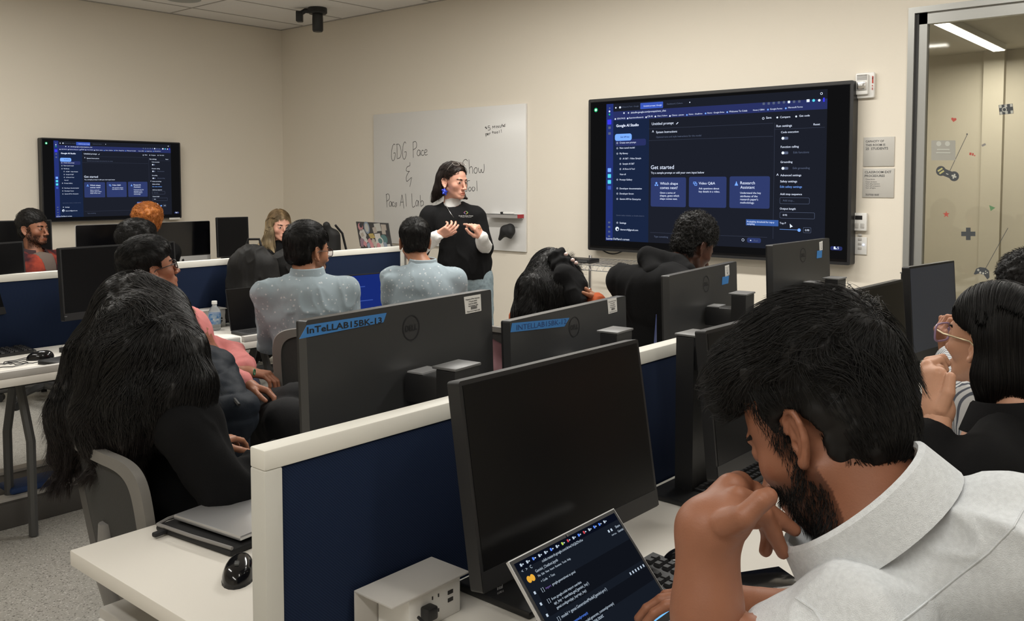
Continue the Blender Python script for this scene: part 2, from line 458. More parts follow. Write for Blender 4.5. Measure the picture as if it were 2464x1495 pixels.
def sticker(r, plane, c4, name, m, lines=None, inkm=None, bold=False):
    """c4: TL,TR,BR,BL pixels seen; lines: list of (string,(pxA),(pxB))"""
    P, N = plane
    q = [atp(*p, P, N) for p in c4]
    o = wchild(MB().slab(q, N, .0006), name, m, r)
    if lines:
        mb = MB()
        for s, a, b in lines: put_text(mb, s, atp(*a, P, N), atp(*b, P, N), N, 0, bold, .0012, .62 if s[:2].upper() == 'IN' else 1)
        tx = mb.build('lettering', inkm or m_ink, o)
        tx.matrix_parent_inverse = root_matrix(o).inverted()
    return o
def asset_label(r, plane, c4):
    (a, b, c, d) = [Vector(p) for p in c4]
    def L(u, v): 
        p = a * (1 - u) * (1 - v) + b * u * (1 - v) + c * u * v + d * (1 - u) * v; return (p.x, p.y)
    sticker(r, plane, c4, 'asset_label', m_paper, [('Property of Pace University', L(.08, .22), L(.92, .22)), ('IT Faculty 000000', L(.25, .36), L(.75, .36)), ('Serial No 000001', L(.22, .50), L(.75, .50)),
        ('Asset Number 0000', L(.2, .62), L(.8, .62)), ('IIIIIIIIII', L(.35, .80), L(.72, .80)), ('Please do not remove label', L(.1, .93), L(.9, .93))], bold=True)
def V3(px, py, z): return at(px, py, Z=z)

# row behind the divider: backs towards us
z13 = 1.272
r, bk, _ = monitor('m', 'monitor back with blue tape lettered INTELLAB15BK-13, nearest of the backward-facing ones', V3(712, 770, z13), V3(1160, 696, z13), .36, -2, +1, colz=.395)
sticker(r, bk, [(738, 783), (930, 753), (922, 776), (720, 816)], 'tape', m_tape, [('InTeLLAB15BK-13', (738, 803), (918, 777))], bold=True)
asset_label(r, bk, [(1116, 715), (1156, 708), (1158, 748), (1120, 756)])
r, bk, _ = monitor('m', 'monitor back with crumpled blue tape left of its round logo', V3(1205, 772, 1.194), V3(1486, 711, 1.194), .36, -2, +1, colz=.39, azd=.11)
sticker(r, bk, [(1232, 778), (1370, 765), (1358, 786), (1228, 800)], 'tape', m_tape, [('INTELLAB15BK-12', (1242, 795), (1362, 779))], mat('faded_ink', (.02, .06, .2), .7))
asset_label(r, bk, [(1461, 721), (1483, 716), (1485, 750), (1464, 756)])
r, bk, _ = monitor('m', 'monitor back below the seated man in the black hoodie', V3(1590, 664, 1.243), V3(1755, 629, 1.243), .36, -2, +1, colz=.412, azd=.078)
sticker(r, bk, [(1738, 667), (1754, 664), (1752, 682), (1737, 686)], 'tape', m_tape)
asset_label(r, bk, [(1744, 640), (1754, 637), (1755, 662), (1745, 666)])
r, bk, _ = monitor('m', 'tallest monitor back, just under the corner of the big wall screen', V3(1842, 590, 1.305), V3(1980, 573, 1.305), .40, -2, +1, colz=.415)
sticker(r, bk, [(1966, 604), (1978, 602), (1977, 620), (1965, 622)], 'tape', m_tape)
asset_label(r, bk, [(1971, 583), (1979, 580), (1979, 602), (1972, 604)])
# row on this side of the divider: screens towards us
m_nearscreen = m_screen
r, _, fr1 = monitor('m', 'large dark monitor in the centre foreground behind the open silver laptop', at(1103, 919, Z=1.208), at(1535, 816, Z=1.208), .352, 9, -1, colz=.40, coldy=.12)
s1 = MB(); put_text(s1, 'intel', atp(1196, 1421, *fr1), atp(1209, 1415, *fr1), fr1[1], 0); put_text(s1, 'CORE i5', atp(1196, 1431, *fr1), atp(1211, 1424, *fr1), fr1[1], 0)
wchild(s1, 'maker_sticker', m_alu, r)
monitor('m', 'dark monitor mostly hidden behind the head of the man in the pale shirt', at(1697, 797, Z=1.195), at(1915, 742, Z=1.195), .352, 6, -1, colz=.405, coldy=.13, colx=-.10)
monitor('m', 'dark monitor right of the foreground head, third along the near desk', at(2010, 710, Z=1.195), at(2172, 672, Z=1.195), .352, 5, -1, colz=.42, coldy=.10)
monitor('m', 'monitor with bluish sheen standing beside the glass partition', at(2187, 643, Z=1.215), at(2296, 627, Z=1.215), .37, 4, -1, colz=.42, coldy=.09, screen=mat('sheen_screen', (.035, .042, .06), .3))
# far row, this side of the second divider
monitor('m', 'dark monitor cut off by the left edge, beside the man in red plaid', at(-120, 592, Z=1.262), at(56, 580, Z=1.262), .335, 4, -1, coldy=.12)
r, _, fr2 = monitor('m', 'dark monitor behind the long-haired woman, bespectacled man before it', at(143, 597, Z=1.245), at(420, 580, Z=1.245), .335, 4, -1, coldy=.12)
s1 = MB(); put_text(s1, 'intel', atp(155, 763, *fr2), atp(161, 763, *fr2), fr2[1], 0)
wchild(s1, 'maker_sticker', m_alu, r)

# computers on the wall desks
def imac(x, label):
    r = thing('desktop_computer', label, 'computer', (x, 7.2, DESKZ), 0, 'silver all-in-one computers')
    w = .264
    MB().rplate(-w, w, .085, .455, .0, .012, .012).build('housing', m_alu, r)
    MB().rplate(-w + .002, w - .002, .155, .453, -.002, .0, .01).build('screen', m_gloss, r)
    c_ = MB().rplate(-w, w, .085, .155, -.002, .0, .008).build('chin', mat('brushed_chin', (.50, .50, .50), .4, metal=.3), r)
    l = MB(); l.lathe([(0, 0), (.012, 0), (.012, .001), (0, .001)], n=16, X=Matrix.Translation((0, -.0021, .12)) @ Matrix.Rotation(math.radians(90), 4, 'X'))
    l.prism([(.001, .134), (.006, .141), (.003, .133)], -.003, -.0021)
    l.build('logo', m_ink, r)
    MB().add([(-.09, .02, 0), (.09, .02, 0), (.09, .18, 0), (-.09, .18, 0), (-.09, .02, .006), (.09, .02, .006), (.09, .18, .006), (-.09, .18, .006)], [(0, 3, 2, 1), (4, 5, 6, 7), (0, 1, 5, 4), (1, 2, 6, 5), (2, 3, 7, 6), (3, 0, 4, 7)]).box(-.09, .09, .15, .156, .0, .2).build('stand', m_alu, r)
    return r
imac(3.385, 'silver all-in-one computer left of the orange-haired person')
imac(4.025, 'silver all-in-one computer with visible chin right of the orange-haired person')
r, _, _ = monitor('m', 'dark monitor behind the head of the man in red plaid', at(-90, 531, Y=7.12), at(124, 531, Y=7.0), .40, 2, -1, chin=.01)
r, _, _ = monitor('m', 'dark portrait-turned monitor near the wall corner left of the blonde woman', at(521, 524, Y=7.0), at(597, 521, Y=6.95), .35, 3, -1, chin=.01)
# ================================================================== WALL SCREENS
TVX = WALLX - .085
def Zp(zx, zy): return (1400 + zx / 3.1141, 170 + zy / 3.1146)
a = at(1417, 240, X=TVX); b = at(2055, 193, X=TVX); c_ = at(1420, 603, X=TVX); d_ = at(2045, 637, X=TVX)
TV_L, TV_R = a.y + .0, b.y; TV_T = (a.z + b.z) / 2; TV_B = (c_.z + d_.z) / 2
TVW = TV_L - TV_R; TVH = TV_T - TV_B
print('BIGTV', TVW, TVH, TV_B)
BZ = .022
def uv(zx, zy):
    p = at(*Zp(zx, zy), X=TVX)
    return ((TV_L - p.y) / TVW, (p.z - TV_B) / TVH)
UI = MB()   # content in unit coords: x=u*TVW, z=v*TVH, facing -y
UIM = [glow('ui_bg', (29, 32, 42)), glow('ui_letterbox', (17, 17, 18)), glow('ui_sidebar', (26, 38, 66)), glow('ui_toolbar', (42, 50, 100)),
       glow('ui_card', (48, 60, 108)), glow('ui_white', (225, 235, 255), 1.2), glow('ui_blue', (120, 170, 255), 1.1), glow('ui_dim', (90, 100, 125)),
       glow('ui_strip', (38, 52, 120)), glow('ui_green', (40, 200, 120)), glow('ui_vivid', (60, 60, 240)), glow('ui_cyan', (90, 220, 240)), glow('ui_tab', (60, 90, 190)), glow('ui_line', (60, 66, 84)), glow('ui_tip', (60, 95, 165))]
(BG, LB, SB, TB, CARD, WH, BL, DIM, STRIP, GR, VIV, CY, TAB, LN, TIP) = range(15)
Nn = Vector((0, -1, 0))
def P3(zx, zy, l=0):
    u, v = uv(zx, zy); return Vector((u * TVW, -l, v * TVH))
def ui_rect(zx0, zy0, zx1, zy1, mi, l=.001, rr=0):
    # corners given at left-top and right-bottom, rectified
    u0, v0 = uv(zx0, zy0); u1, v1 = uv(zx1, zy1)
    rect(u0, v0, u1, v1, mi, l, rr)
def rect(u0, v0, u1, v1, mi, l=.001, rr=0):
    x0, x1, z0, z1 = u0 * TVW, u1 * TVW, min(v0, v1) * TVH, max(v0, v1) * TVH
    if rr:
        pts = []
        for cx, cz, a0 in ((x1 - rr, z1 - rr, 0), (x0 + rr, z1 - rr, 90), (x0 + rr, z0 + rr, 180), (x1 - rr, z0 + rr, 270)):
            for k in range(5):
                an = math.radians(a0 + 22.5 * k); pts.append((cx + rr * math.cos(an), -l, cz + rr * math.sin(an)))
        UI.add(pts, [tuple(range(len(pts)))], mi)
    else:
        UI.add([(x0, -l, z0), (x1, -l, z0), (x1, -l, z1), (x0, -l, z1)], [(0, 1, 2, 3)], mi)
def frame(zx0, zy0, zx1, zy1, mi, l, rr, th=.0018, inner=BG):
    ui_rect(zx0, zy0, zx1, zy1, mi, l, rr)
    u0, v0 = uv(zx0, zy0); u1, v1 = uv(zx1, zy1)
    du = th / TVW; dv = th / TVH
    rect(u0 + du, v0 - dv, u1 - du, v1 + dv, inner, l + .0003, rr * .8)
def tx(s, zx0, zx1, zy, mi=WH, bold=False, l=.003, zy1=None):
    A = P3(zx0, zy, l); B = P3(zx1, zy if zy1 is None else zy1, l); B.z = A.z
    put_text(UI, s, A, B, Nn, mi, bold)
def dot(zx, zy, r, mi, l=.002, n=14):
    c = P3(zx, zy, l); UI.add([(c.x + r * math.cos(2 * math.pi * k / n), c.y, c.z + r * math.sin(2 * math.pi * k / n)) for k in range(n)], [tuple(range(n))], mi)
# letterbox, page
rect(.004, .004, .996, .996, LB, .0002)
uL = uv(178, 250)[0]; uR = uv(1850, 700)[0]
vT = uv(1850, 115)[1]; vB = uv(178, 1300)[1]
rect(uL, vB, uR, vT, BG, .0006)
uS = uv(228, 700)[0]; uM = uv(500, 700)[0]
vTop = uv(1840, 190)[1]; vTool = uv(1840, 272)[1]
rect(uL, vB, uS, vT, STRIP, .0008)
rect(uS, vB, uM, vTool, SB, .0008)
rect(uS, vTool, uR, vTop, TB, .001)
ui_rect(436, 225, 608, 262, TAB, .0013, .004)
for x, y, mi in ((203, 265, DIM), (202, 290, WH), (202, 314, GR)): dot(x, y, .007, mi)
ui_rect(186, 355, 216, 392, VIV, .0015, .004)
for y in (418, 463): ui_rect(193, y - 9, 211, y + 9, DIM, .0015)
for y, m in ((750, BL), (796, CY), (842, CY), (888, TAB)): ui_rect(188, y - 15, 213, y + 15, m, .0015, .004)
for y in (1160, 1195, 1232, 1268): ui_rect(191, y - 7, 207, y + 7, DIM, .0015)
tx('AI Show & Tool - Google', 292, 425, 262, DIM); tx('Untitled prompt | Google', 462, 600, 254, WH); tx('Dashboard | Cohere', 640, 758, 238, DIM)
tx('aistudio.google.com/prompts/new_chat', 365, 632, 306, WH, zy1=286)
dot(346, 302, .005, WH); dot(312, 303, .006, WH); dot(250, 262, .006, WH); dot(282, 259, .008, WH); dot(812, 219, .004, WH)
bm_ = [('GDG PACE', 260, 322, 352), ('ExperienceResearch', 352, 460, 346), ('CSI AI', 490, 530, 336), ('Chat | Cohere', 566, 642, 331), ('Classes - pacexs', 676, 768, 326), ('Home - OneDrive', 806, 908, 318),
       ('Home - Google Drive', 946, 1074, 308), ('Welcome To Colab', 1112, 1250, 298), ('Home | CERN', 1294, 1380, 286), ('Google Forms', 1424, 1516, 278), ('Microsoft Forms', 1562, 1672, 266)]
for s, x0, x1, y in bm_: tx(s, x0, x1, y, WH)
for x, y in ((246, 350), (340, 345), (480, 336), (550, 330), (661, 326), (790, 318), (932, 306), (1097, 296), (1407, 276), (1543, 266)): dot(x, y, .006, BL if x > 700 else WH)
for i, (x, y) in enumerate(((1375, 230), (1413, 228), (1451, 225), (1490, 221), (1529, 218), (1567, 216), (1606, 214), (1646, 212))): ui_rect(x - 9, y - 9, x + 9, y + 9, WH if i == 5 else DIM, .0025, .004)
ui_rect(1702, 196, 1724, 216, WH, .0025); dot(1755, 204, .009, CY); dot(1798, 203, .008, WH); ui_rect(1827, 183, 1840, 214, VIV, .0025)
dot(1815, 150, .008, WH); dot(1815, 150, .0055, LB, .0024)
tx('Google AI Studio', 254, 425, 413, WH, True, zy1=408); tx('Untitled prompt', 524, 690, 398, WH, zy1=392)
UI.add([P3(708, 390, .003), P3(712, 392, .003), P3(726, 377, .003), P3(722, 374, .003)], [(0, 1, 2, 3)], WH)
tx('Save', 1394, 1434, 348); tx('Compare', 1500, 1578, 343); tx('Get code', 1646, 1726, 333)
dot(1371, 345, .008, WH); dot(1371, 345, .0055, BG, .0024); dot(1478, 338, .006, WH); dot(1622, 330, .006, WH)
tx('System Instructions', 557, 716, 461, WH, zy1=452); tx('Optional tone and style instructions for the model', 557, 900, 498, DIM, zy1=484)
tx('^', 526, 540, 466, WH)
def line(zx0, zx1, zy): 
    u0, v = uv(zx0, zy); u1 = uv(zx1, zy)[0]; rect(u0, v, u1, v + .0018, LN, .0012)
line(500, 1445, 520); line(500, 1445, 428); line(1455, 1840, 432)
u = uv(1452, 700)[0]; rect(u, uv(1452, 1290)[1], u + .001, uv(1452, 380)[1], LN, .0012)
ui_rect(243, 468, 370, 517, BL, .0015, .0165); tx('Get API key', 285, 354, 497, SB, True)
ui_rect(246, 512, 478, 556, TB, .0012, .014)
for s, x0, x1, y in (('Create new prompt', 280, 404, 542), ('New tuned model', 280, 394, 583), ('My library', 280, 343, 626), ('AI S&T - Video Sample', 303, 443, 666), ('Sample AI S&T', 303, 392, 707), ('AI Show & Tool', 303, 394, 747),
        ('View all', 280, 326, 789), ('Prompt Gallery', 280, 375, 831), ('Developer documentation', 280, 448, 900), ('Developer forum', 280, 386, 940), ('Gemini API for Enterprise', 280, 440, 982), ('Settings', 280, 329, 1169), ('ldemaro9@gmail.com', 285, 420, 1221)):
    tx(s, x0, x1, y, WH); 
for x, y in ((261, 538), (261, 579), (261, 621), (284, 660), (284, 702), (284, 742), (261, 825), (261, 893), (261, 934), (261, 976), (261, 1162)):
    dot(x, y, .0065, WH); dot(x, y, .0045, SB, .0023)
dot(260, 1210, .016, WH); dot(263, 1214, .008, SB, .0023)
tx('Gemini makes mistakes, so double-check it', 254, 466, 1108, DIM); tx("Lauren DeMaro's screen", 180, 354, 1292, WH, l=.004)
tx('Get started', 517, 692, 743, WH, False); tx('Try a sample prompt or add your own input below', 518, 922, 779, WH)
for x0, x1, y0, y1 in ((516, 781, 808, 1041), (806, 1088, 803, 1047), (1115, 1418, 800, 1054)):
    ui_rect(x0, y0, x1, y1, CARD, .0015, .012)
tx('Which shape', 587, 722, 865); tx('comes next?', 587, 720, 898); tx('Given a series of', 586, 703, 934); tx('shapes, guess which', 586, 731, 957); tx('shape comes next.', 586, 718, 981)
tx('Video Q&A', 881, 1005, 863); tx('Ask questions about', 881, 1036, 901); tx('key details in a video.', 881, 1041, 925)
tx('Research', 1197, 1308, 862); tx('Assistant', 1197, 1306, 896); tx('Understand the key', 1196, 1354, 936); tx('attributes of the', 1196, 1328, 962); tx("research paper's", 1196, 1332, 987); tx('methodology.', 1196, 1303, 1012)
dot(558, 852, .008, BL); dot(550, 868, .006, BL); dot(566, 868, .006, BL)
ui_rect(838, 842, 860, 860, BL, .002); ui_rect(842, 846, 856, 856, CARD, .0022); ui_rect(848, 852, 867, 872, BL, .0024); ui_rect(852, 856, 863, 868, CARD, .0026)
UI.add([P3(1152, 872, .002), P3(1180, 872, .002), P3(1169, 848, .002), P3(1169, 840, .002), P3(1163, 840, .002), P3(1163, 848, .002)], [tuple(range(6))], BL)
tx('Run settings', 1472, 1590, 414, zy1=408); tx('Reset', 1755, 1804, 400)
tx('Code execution', 1507, 1641, 461); tx('Function calling', 1505, 1642, 577); tx('Grounding', 1503, 1594, 695); tx('Advanced settings', 1502, 1661, 799); tx('Safety settings', 1501, 1629, 847)
tx('Edit safety settings', 1500, 1666, 889, BL); tx('Add stop sequence', 1500, 1666, 946); tx('Output length', 1498, 1618, 1060); tx('Top P', 1497, 1544, 1173); tx('^', 1472, 1488, 806)
tx('Edit functions', 1601, 1721, 620, DIM); tx('Edit grounding', 1597, 1726, 743, DIM)
for y in (501, 616, 737): ui_rect(1512, y - 10, 1561, y + 10, DIM, .002, .006); dot(1521, y, .0095, WH, .0026)
frame(1496, 965, 1722, 1019, DIM, .0015, .008); tx('Add stop...', 1520, 1608, 996, DIM)
frame(1496, 1079, 1762, 1136, DIM, .0015, .008); tx('8192', 1520, 1553, 1109, WH)
ui_rect(1240, 1136, 1486, 1192, TIP, .003, .003); tx('Probability threshold for top-p', 1248, 1455, 1160, WH, l=.0034); tx('sampling', 1248, 1306, 1178, WH, l=.0034)
ui_rect(1495, 1214, 1640, 1222, BL, .002); dot(1644, 1222, .011, BL, .0025)
frame(1675, 1200, 1734, 1246, DIM, .0015, .006); tx('0.95', 1690, 1722, 1229)
UI.add([P3(1574, 1172, .004), P3(1597, 1194, .004), P3(1588, 1196, .004), P3(1576, 1205, .004)], [(0, 1, 2, 3)], WH)
tx('Type something', 541, 647, 1276, DIM); line(510, 1400, 1240)
ui_rect(1247, 1280, 1352, 1324, CARD, .0015, .012); tx('Run', 1300, 1330, 1310, DIM); dot(1216, 1298, .0095, WH); dot(1216, 1298, .0075, BG, .0023); dot(1275, 1302, .004, WH, .003)
ui_rect(1882, 1348, 1972, 1384, TB, .0012, .01); tx('5', 1936, 1947, 1372); dot(1914, 1358, .006, WH); ui_rect(1907, 1364, 1930, 1373, WH, .002)
dot(99, 279, .016, GR); dot(99, 279, .009, WH, .0023)


def wall_tv(name, label, loc, rz, W_, H_, thick, group, bez):
    r = thing(name, label, 'screen', loc, rz, group)
    MB().rplate(0, W_, 0, H_, .0, thick, .012).build('housing', m_black, r)
    b = MB(); e = bez
    b.rplate(0, W_, 0, H_, -.004, 0, .012); b.build('bezel', m_black, r)
    g_ = MB().box(e, W_ - e, -.006, -.004, e, H_ - e).build('screen_glass', m_screen, r)
    return r
tv = wall_tv('wall_screen', 'big wall screen showing a dark web page right of the whiteboard', (TVX, TV_L, TV_B), -math.pi / 2, TVW, TVH, .075, 'wall screens', .02)
MB().box(TVW * .3, TVW * .7, .075, .085, TVH * .3, TVH * .7).build('wall_bracket', m_dgrey, tv)
ui_obj = UI.build('display', UIM, tv)
ui_obj.location = (TVW * .0, -.0065, 0)
# shrink the picture inside the bezel
ui_obj.scale = ((TVW - .03) / TVW, 1, (TVH - .05) / TVH); ui_obj.location = (.015, -.0065, .03)
k = MB(); put_text(k, 'SHARP', (.02, -.0048, TVH - .02), (.05, -.0048, TVH - .02), (0, -1, 0)); k.build('maker_mark', m_dgrey, tv)
a = at(97, 331, Y=WALLY - .07); b = at(433, 346, Y=WALLY - .07); e_ = at(435, 525, Y=WALLY - .07)
w2 = b.x - a.x; h2 = a.z - e_.z
tv2 = wall_tv('wall_screen', 'smaller wall screen on the left wall showing the same web page', (a.x, WALLY - .07, a.z - h2), 0, w2, h2, .06, 'wall screens', .012)
MB().box(w2 * .3, w2 * .7, .06, .07, h2 * .3, h2 * .7).build('wall_bracket', m_dgrey, tv2)
u2 = ui_obj.copy(); SC.collection.objects.link(u2); u2.parent = tv2; u2.name = 'display'
u2.scale = ((w2 - .014) / TVW, 1, (h2 - .014) / TVH); u2.location = (.007, -.0065, .007)
MB().rbox(w2 * .9, w2 * .985, -.01, 0, -.012, .006, .002).build('receiver', m_paper, tv2)

# cable below the big screen
c = MB(); y0 = at(1440, 604, X=TVX + .03); pts = []
for i in range(13):
    t_ = i / 12; pts.append((TVX + .05, y0.y - .22 * t_, TV_B + .01 - .035 * math.sin(math.pi * t_)))
tag(c.tube(pts, .005, 6).build('cable', m_black), 'black cable looping below the left end of the big wall screen', 'cable')

# ================================================================== WHITEBOARD
BX = WALLX - .022
a = at(898, 275, X=BX); b = at(1265, 250, X=BX); c_ = at(1265, 607, X=BX)
wy0, wy1, wzt, wzb = b.y, a.y, (a.z + b.z) / 2, c_.z
print('BOARD', wy1 - wy0, wzt - wzb)
wb = thing('whiteboard', 'white marker board with handwriting behind the standing presenter', 'whiteboard', (WALLX, (wy0 + wy1) / 2, wzb))
m_wb = mat('whiteboard_enamel', (.72, .71, .69), .25)
wchild(MB().rbox(BX, WALLX - .001, wy0, wy1, wzb, wzt, .003), 'board', m_wb, wb)
NB = Vector((-1, 0, 0))
def wpt(px, py): return at(px, py, X=BX)
ink = MB()
def stroke(pts, r=.0035):
    if len(pts) > 2:
        q = []
        for i in range(len(pts) - 1):
            p0, p1, p2, p3 = pts[max(i - 1, 0)], pts[i], pts[i + 1], pts[min(i + 2, len(pts) - 1)]
            for k_ in range(5):
                t_ = k_ / 5; q.append(tuple(.5 * (2 * p1[j] + (p2[j] - p0[j]) * t_ + (2 * p0[j] - 5 * p1[j] + 4 * p2[j] - p3[j]) * t_ * t_ + (3 * p1[j] - p0[j] - 3 * p2[j] + p3[j]) * t_ ** 3) for j in (0, 1)))
        pts = q + [pts[-1]]
    P = [wpt(*p) for p in pts]; V_ = []
    # ribbon
    for i in range(len(P) - 1):
        d = (P[i + 1] - P[i]); n = d.cross(NB)
        if n.length < 1e-6: continue
        n = n.normalized() * r * .5; o_ = NB * .001; e2 = d.normalized() * r * .4
        ink.add([P[i] + n + o_ - e2, P[i] - n + o_ - e2, P[i + 1] - n + o_ + e2, P[i + 1] + n + o_ + e2], [(0, 1, 2, 3)])
def Wz(x, y): return (880 + x / 3.8333, 230 + y / 3.8333)
def hand(strokes, r=.0042):
    for s in strokes: stroke([Wz(*p) for p in s], r)
# handwriting traced as pen strokes on the board
hand([[(272, 455), (262, 448), (250, 465), (240, 510), (238, 570), (248, 600), (262, 595), (272, 560), (272, 530), (258, 532)],
      [(288, 448), (290, 515), (290, 580)], [(284, 452), (305, 450), (322, 480), (328, 530), (318, 570), (292, 584)],
      [(372, 440), (362, 428), (350, 445), (342, 490), (340, 550), (350, 585), (364, 580), (374, 545), (374, 520), (358, 522)],
      [(437, 430), (438, 500), (440, 572)], [(436, 432), (458, 424), (470, 445), (466, 480), (440, 500)],
      [(500, 508), (486, 502), (476, 520), (476, 545), (488, 556), (500, 540), (502, 506), (504, 552)],
      [(534, 510), (522, 505), (514, 525), (516, 548), (530, 552), (538, 544)],
      [(542, 530), (562, 520), (566, 505), (554, 498), (544, 515), (544, 540), (556, 550), (570, 542)],
      [(408, 618), (408, 645), (382, 660), (374, 690), (388, 700), (404, 698)], [(402, 700), (384, 728), (374, 760), (378, 790), (392, 785), (422, 755)], [(424, 760), (416, 800), (408, 840)],
      [(190, 912), (194, 970), (198, 1030)], [(188, 914), (208, 908), (220, 930), (214, 960), (196, 975)],
      [(238, 985), (226, 978), (218, 1000), (222, 1022), (234, 1016), (240, 984), (242, 1024)], [(262, 985), (250, 984), (246, 1006), (252, 1022), (264, 1020)], [(268, 996), (286, 990), (284, 1000)], [(268, 1012), (286, 1008), (278, 1028), (268, 1020)],
      [(318, 1020), (328, 960), (336, 918), (344, 970), (352, 1040)], [(322, 985), (348, 982)], [(368, 908), (372, 970), (376, 1022)],
      [(424, 906), (428, 970), (432, 1026), (448, 1026), (456, 1016)], [(484, 975), (470, 968), (462, 992), (468, 1018), (480, 1010), (486, 972), (490, 1022)], [(504, 920), (506, 970), (508, 1020)], [(508, 985), (520, 970), (534, 985), (530, 1010), (510, 1022)],
      [(940, 604), (926, 590), (906, 598), (894, 630), (906, 655), (926, 675), (934, 705), (920, 730), (902, 722)],
      [(952, 592), (956, 660), (958, 718)], [(958, 672), (972, 655), (984, 668), (988, 718)], [(1010, 668), (1000, 685), (1004, 712), (1020, 716), (1030, 692), (1024, 668), (1010, 666)], [(1040, 668), (1046, 706), (1060, 708), (1066, 680), (1072, 706), (1086, 708), (1094, 672), (1092, 634)],
      [(918, 790), (960, 784)], [(938, 788), (936, 840), (934, 880), (918, 882)], [(958, 845), (948, 862), (954, 880), (968, 878), (974, 858), (964, 844)], [(990, 843), (982, 858), (986, 878), (1000, 878), (1008, 858), (998, 843)], [(1024, 788), (1026, 840), (1028, 880)]])
hand([[(1100, 296), (1120, 300)], [(1110, 286), (1110, 308)], [(1104, 288), (1118, 306)], [(1146, 280), (1130, 282), (1130, 298), (1144, 296), (1150, 310), (1138, 320), (1128, 316)],
      [(1170, 302), (1172, 282), (1180, 294), (1190, 280), (1192, 300)], [(1202, 280), (1204, 298)], [(1212, 300), (1212, 280), (1226, 296), (1226, 278)], [(1236, 276), (1238, 292), (1248, 292), (1250, 274)], [(1258, 262), (1260, 290)], [(1254, 274), (1266, 272)], [(1268, 280), (1276, 276), (1270, 286), (1278, 286)], [(1288, 264), (1280, 270), (1286, 282), (1278, 288)],
      [(1106, 352), (1110, 380)], [(1106, 354), (1118, 350), (1118, 362), (1110, 366)], [(1124, 360), (1134, 352), (1126, 350), (1124, 364), (1134, 362)], [(1142, 346), (1143, 362)], [(1142, 350), (1152, 346)], [(1172, 328), (1174, 352)], [(1166, 338), (1182, 336)], [(1192, 336), (1188, 346), (1196, 350), (1200, 340), (1192, 334)], [(1212, 334), (1208, 344), (1216, 348), (1220, 338), (1212, 332)], [(1232, 322), (1234, 344)], [(1250, 312), (1252, 330)], [(1253, 336), (1254, 340)]], .0038)
wchild(ink, 'handwriting', m_ink, wb)
tr_ = thing('marker_tray', 'narrow metal marker tray mounted low on the whiteboard', 'tray', (BX - .04, at(1215, 515, X=BX).y, at(1215, 518, X=BX).z))
ta, tb_ = at(1178, 514, X=BX - .03), at(1254, 517, X=BX - .03)
wchild(MB().box(BX - .075, BX - .001, tb_.y, ta.y, ta.z - .004, ta.z).box(BX - .075, BX - .071, tb_.y, ta.y, ta.z - .03, ta.z).box(BX - .02, BX - .001, tb_.y, ta.y - .03, ta.z - .035, ta.z - .004), 'tray', m_alu, tr_)
wchild(MB().box(BX - .076, BX - .001, tb_.y - .004, tb_.y, ta.z - .03, ta.z), 'end_cap', mat('red_plastic', (.35, .02, .03), .5), tr_)
mk = thing('marker', 'white dry-erase marker with black cap lying on the tray', 'marker', (BX - .04, 0, ta.z + .009)); mk.location.y = at(1222, 512, X=BX - .04).y
MB().tube([(0, -.07, 0), (0, .045, 0)], .0085, 10).build('barrel', m_white, mk); MB().tube([(0, .045, 0), (0, .075, 0)], .009, 10).build('cap', m_black, mk)
# black cap / hat hung on the board
hp = at(1224, 562, X=BX - .05)
h = thing('hat', 'black folded cloth cap stuck on the lower right of the whiteboard', 'hat', hp)
HATP = hp

# ================================================================== WALL DEVICES
def on_wall(px0, py0, px1, py1, X=WALLX):
    a = at(px0, py0, X=X); b = at(px1, py1, X=X); return a.y, b.y, a.z, b.z   # yL>yR, zT>zB
def wt(mb, s, p0, p1, X, mi=0, bold=False):
    A = at(*p0, X=X); B = at(*p1, X=X); B.z = A.z; put_text(mb, s, A, B, NB, mi, bold)
# alarm
yl, yr, zt, zb = on_wall(2057, 176, 2103, 235, WALLX - .03)
al = thing('fire_alarm', 'white wall strobe alarm beside the top corner of the big screen', 'alarm', (WALLX, (yl + yr) / 2, zb))
X_ = Matrix.Translation((WALLX, 0, 0))
wchild(MB().rbox(WALLX - .028, WALLX, yr, yl, zb, zt, .012), 'housing', m_white, al)
wchild(MB().rbox(WALLX - .05, WALLX - .026, yr + .03, yl - .012, zb + .02, zt - .012, .01), 'front_cover', m_white, al)
ym = (yl + yr) / 2 + .008; zm = (zt + zb) / 2
wchild(MB().rbox(WALLX - .066, WALLX - .048, ym - .026, ym + .026, zm - .028, zm + .02, .006), 'strobe_lens', m_chrome, al)
k = MB()
for i in range(8): k.box(WALLX - .0515, WALLX - .050, ym - .03, ym + .03, zm + .03 + i * .0042, zm + .032 + i * .0042)
wchild(k, 'grille', m_grey, al)
k = MB()
for i, s in enumerate('FIRE'):
    put_text(k, s, (WALLX - .0285, yr + .014, zm + .03 - i * .02), (WALLX - .0285, yr + .006, zm + .03 - i * .02), NB, 0, True)
wchild(k, 'lettering', mat('red_ink', (.5, .05, .03), .6), al)
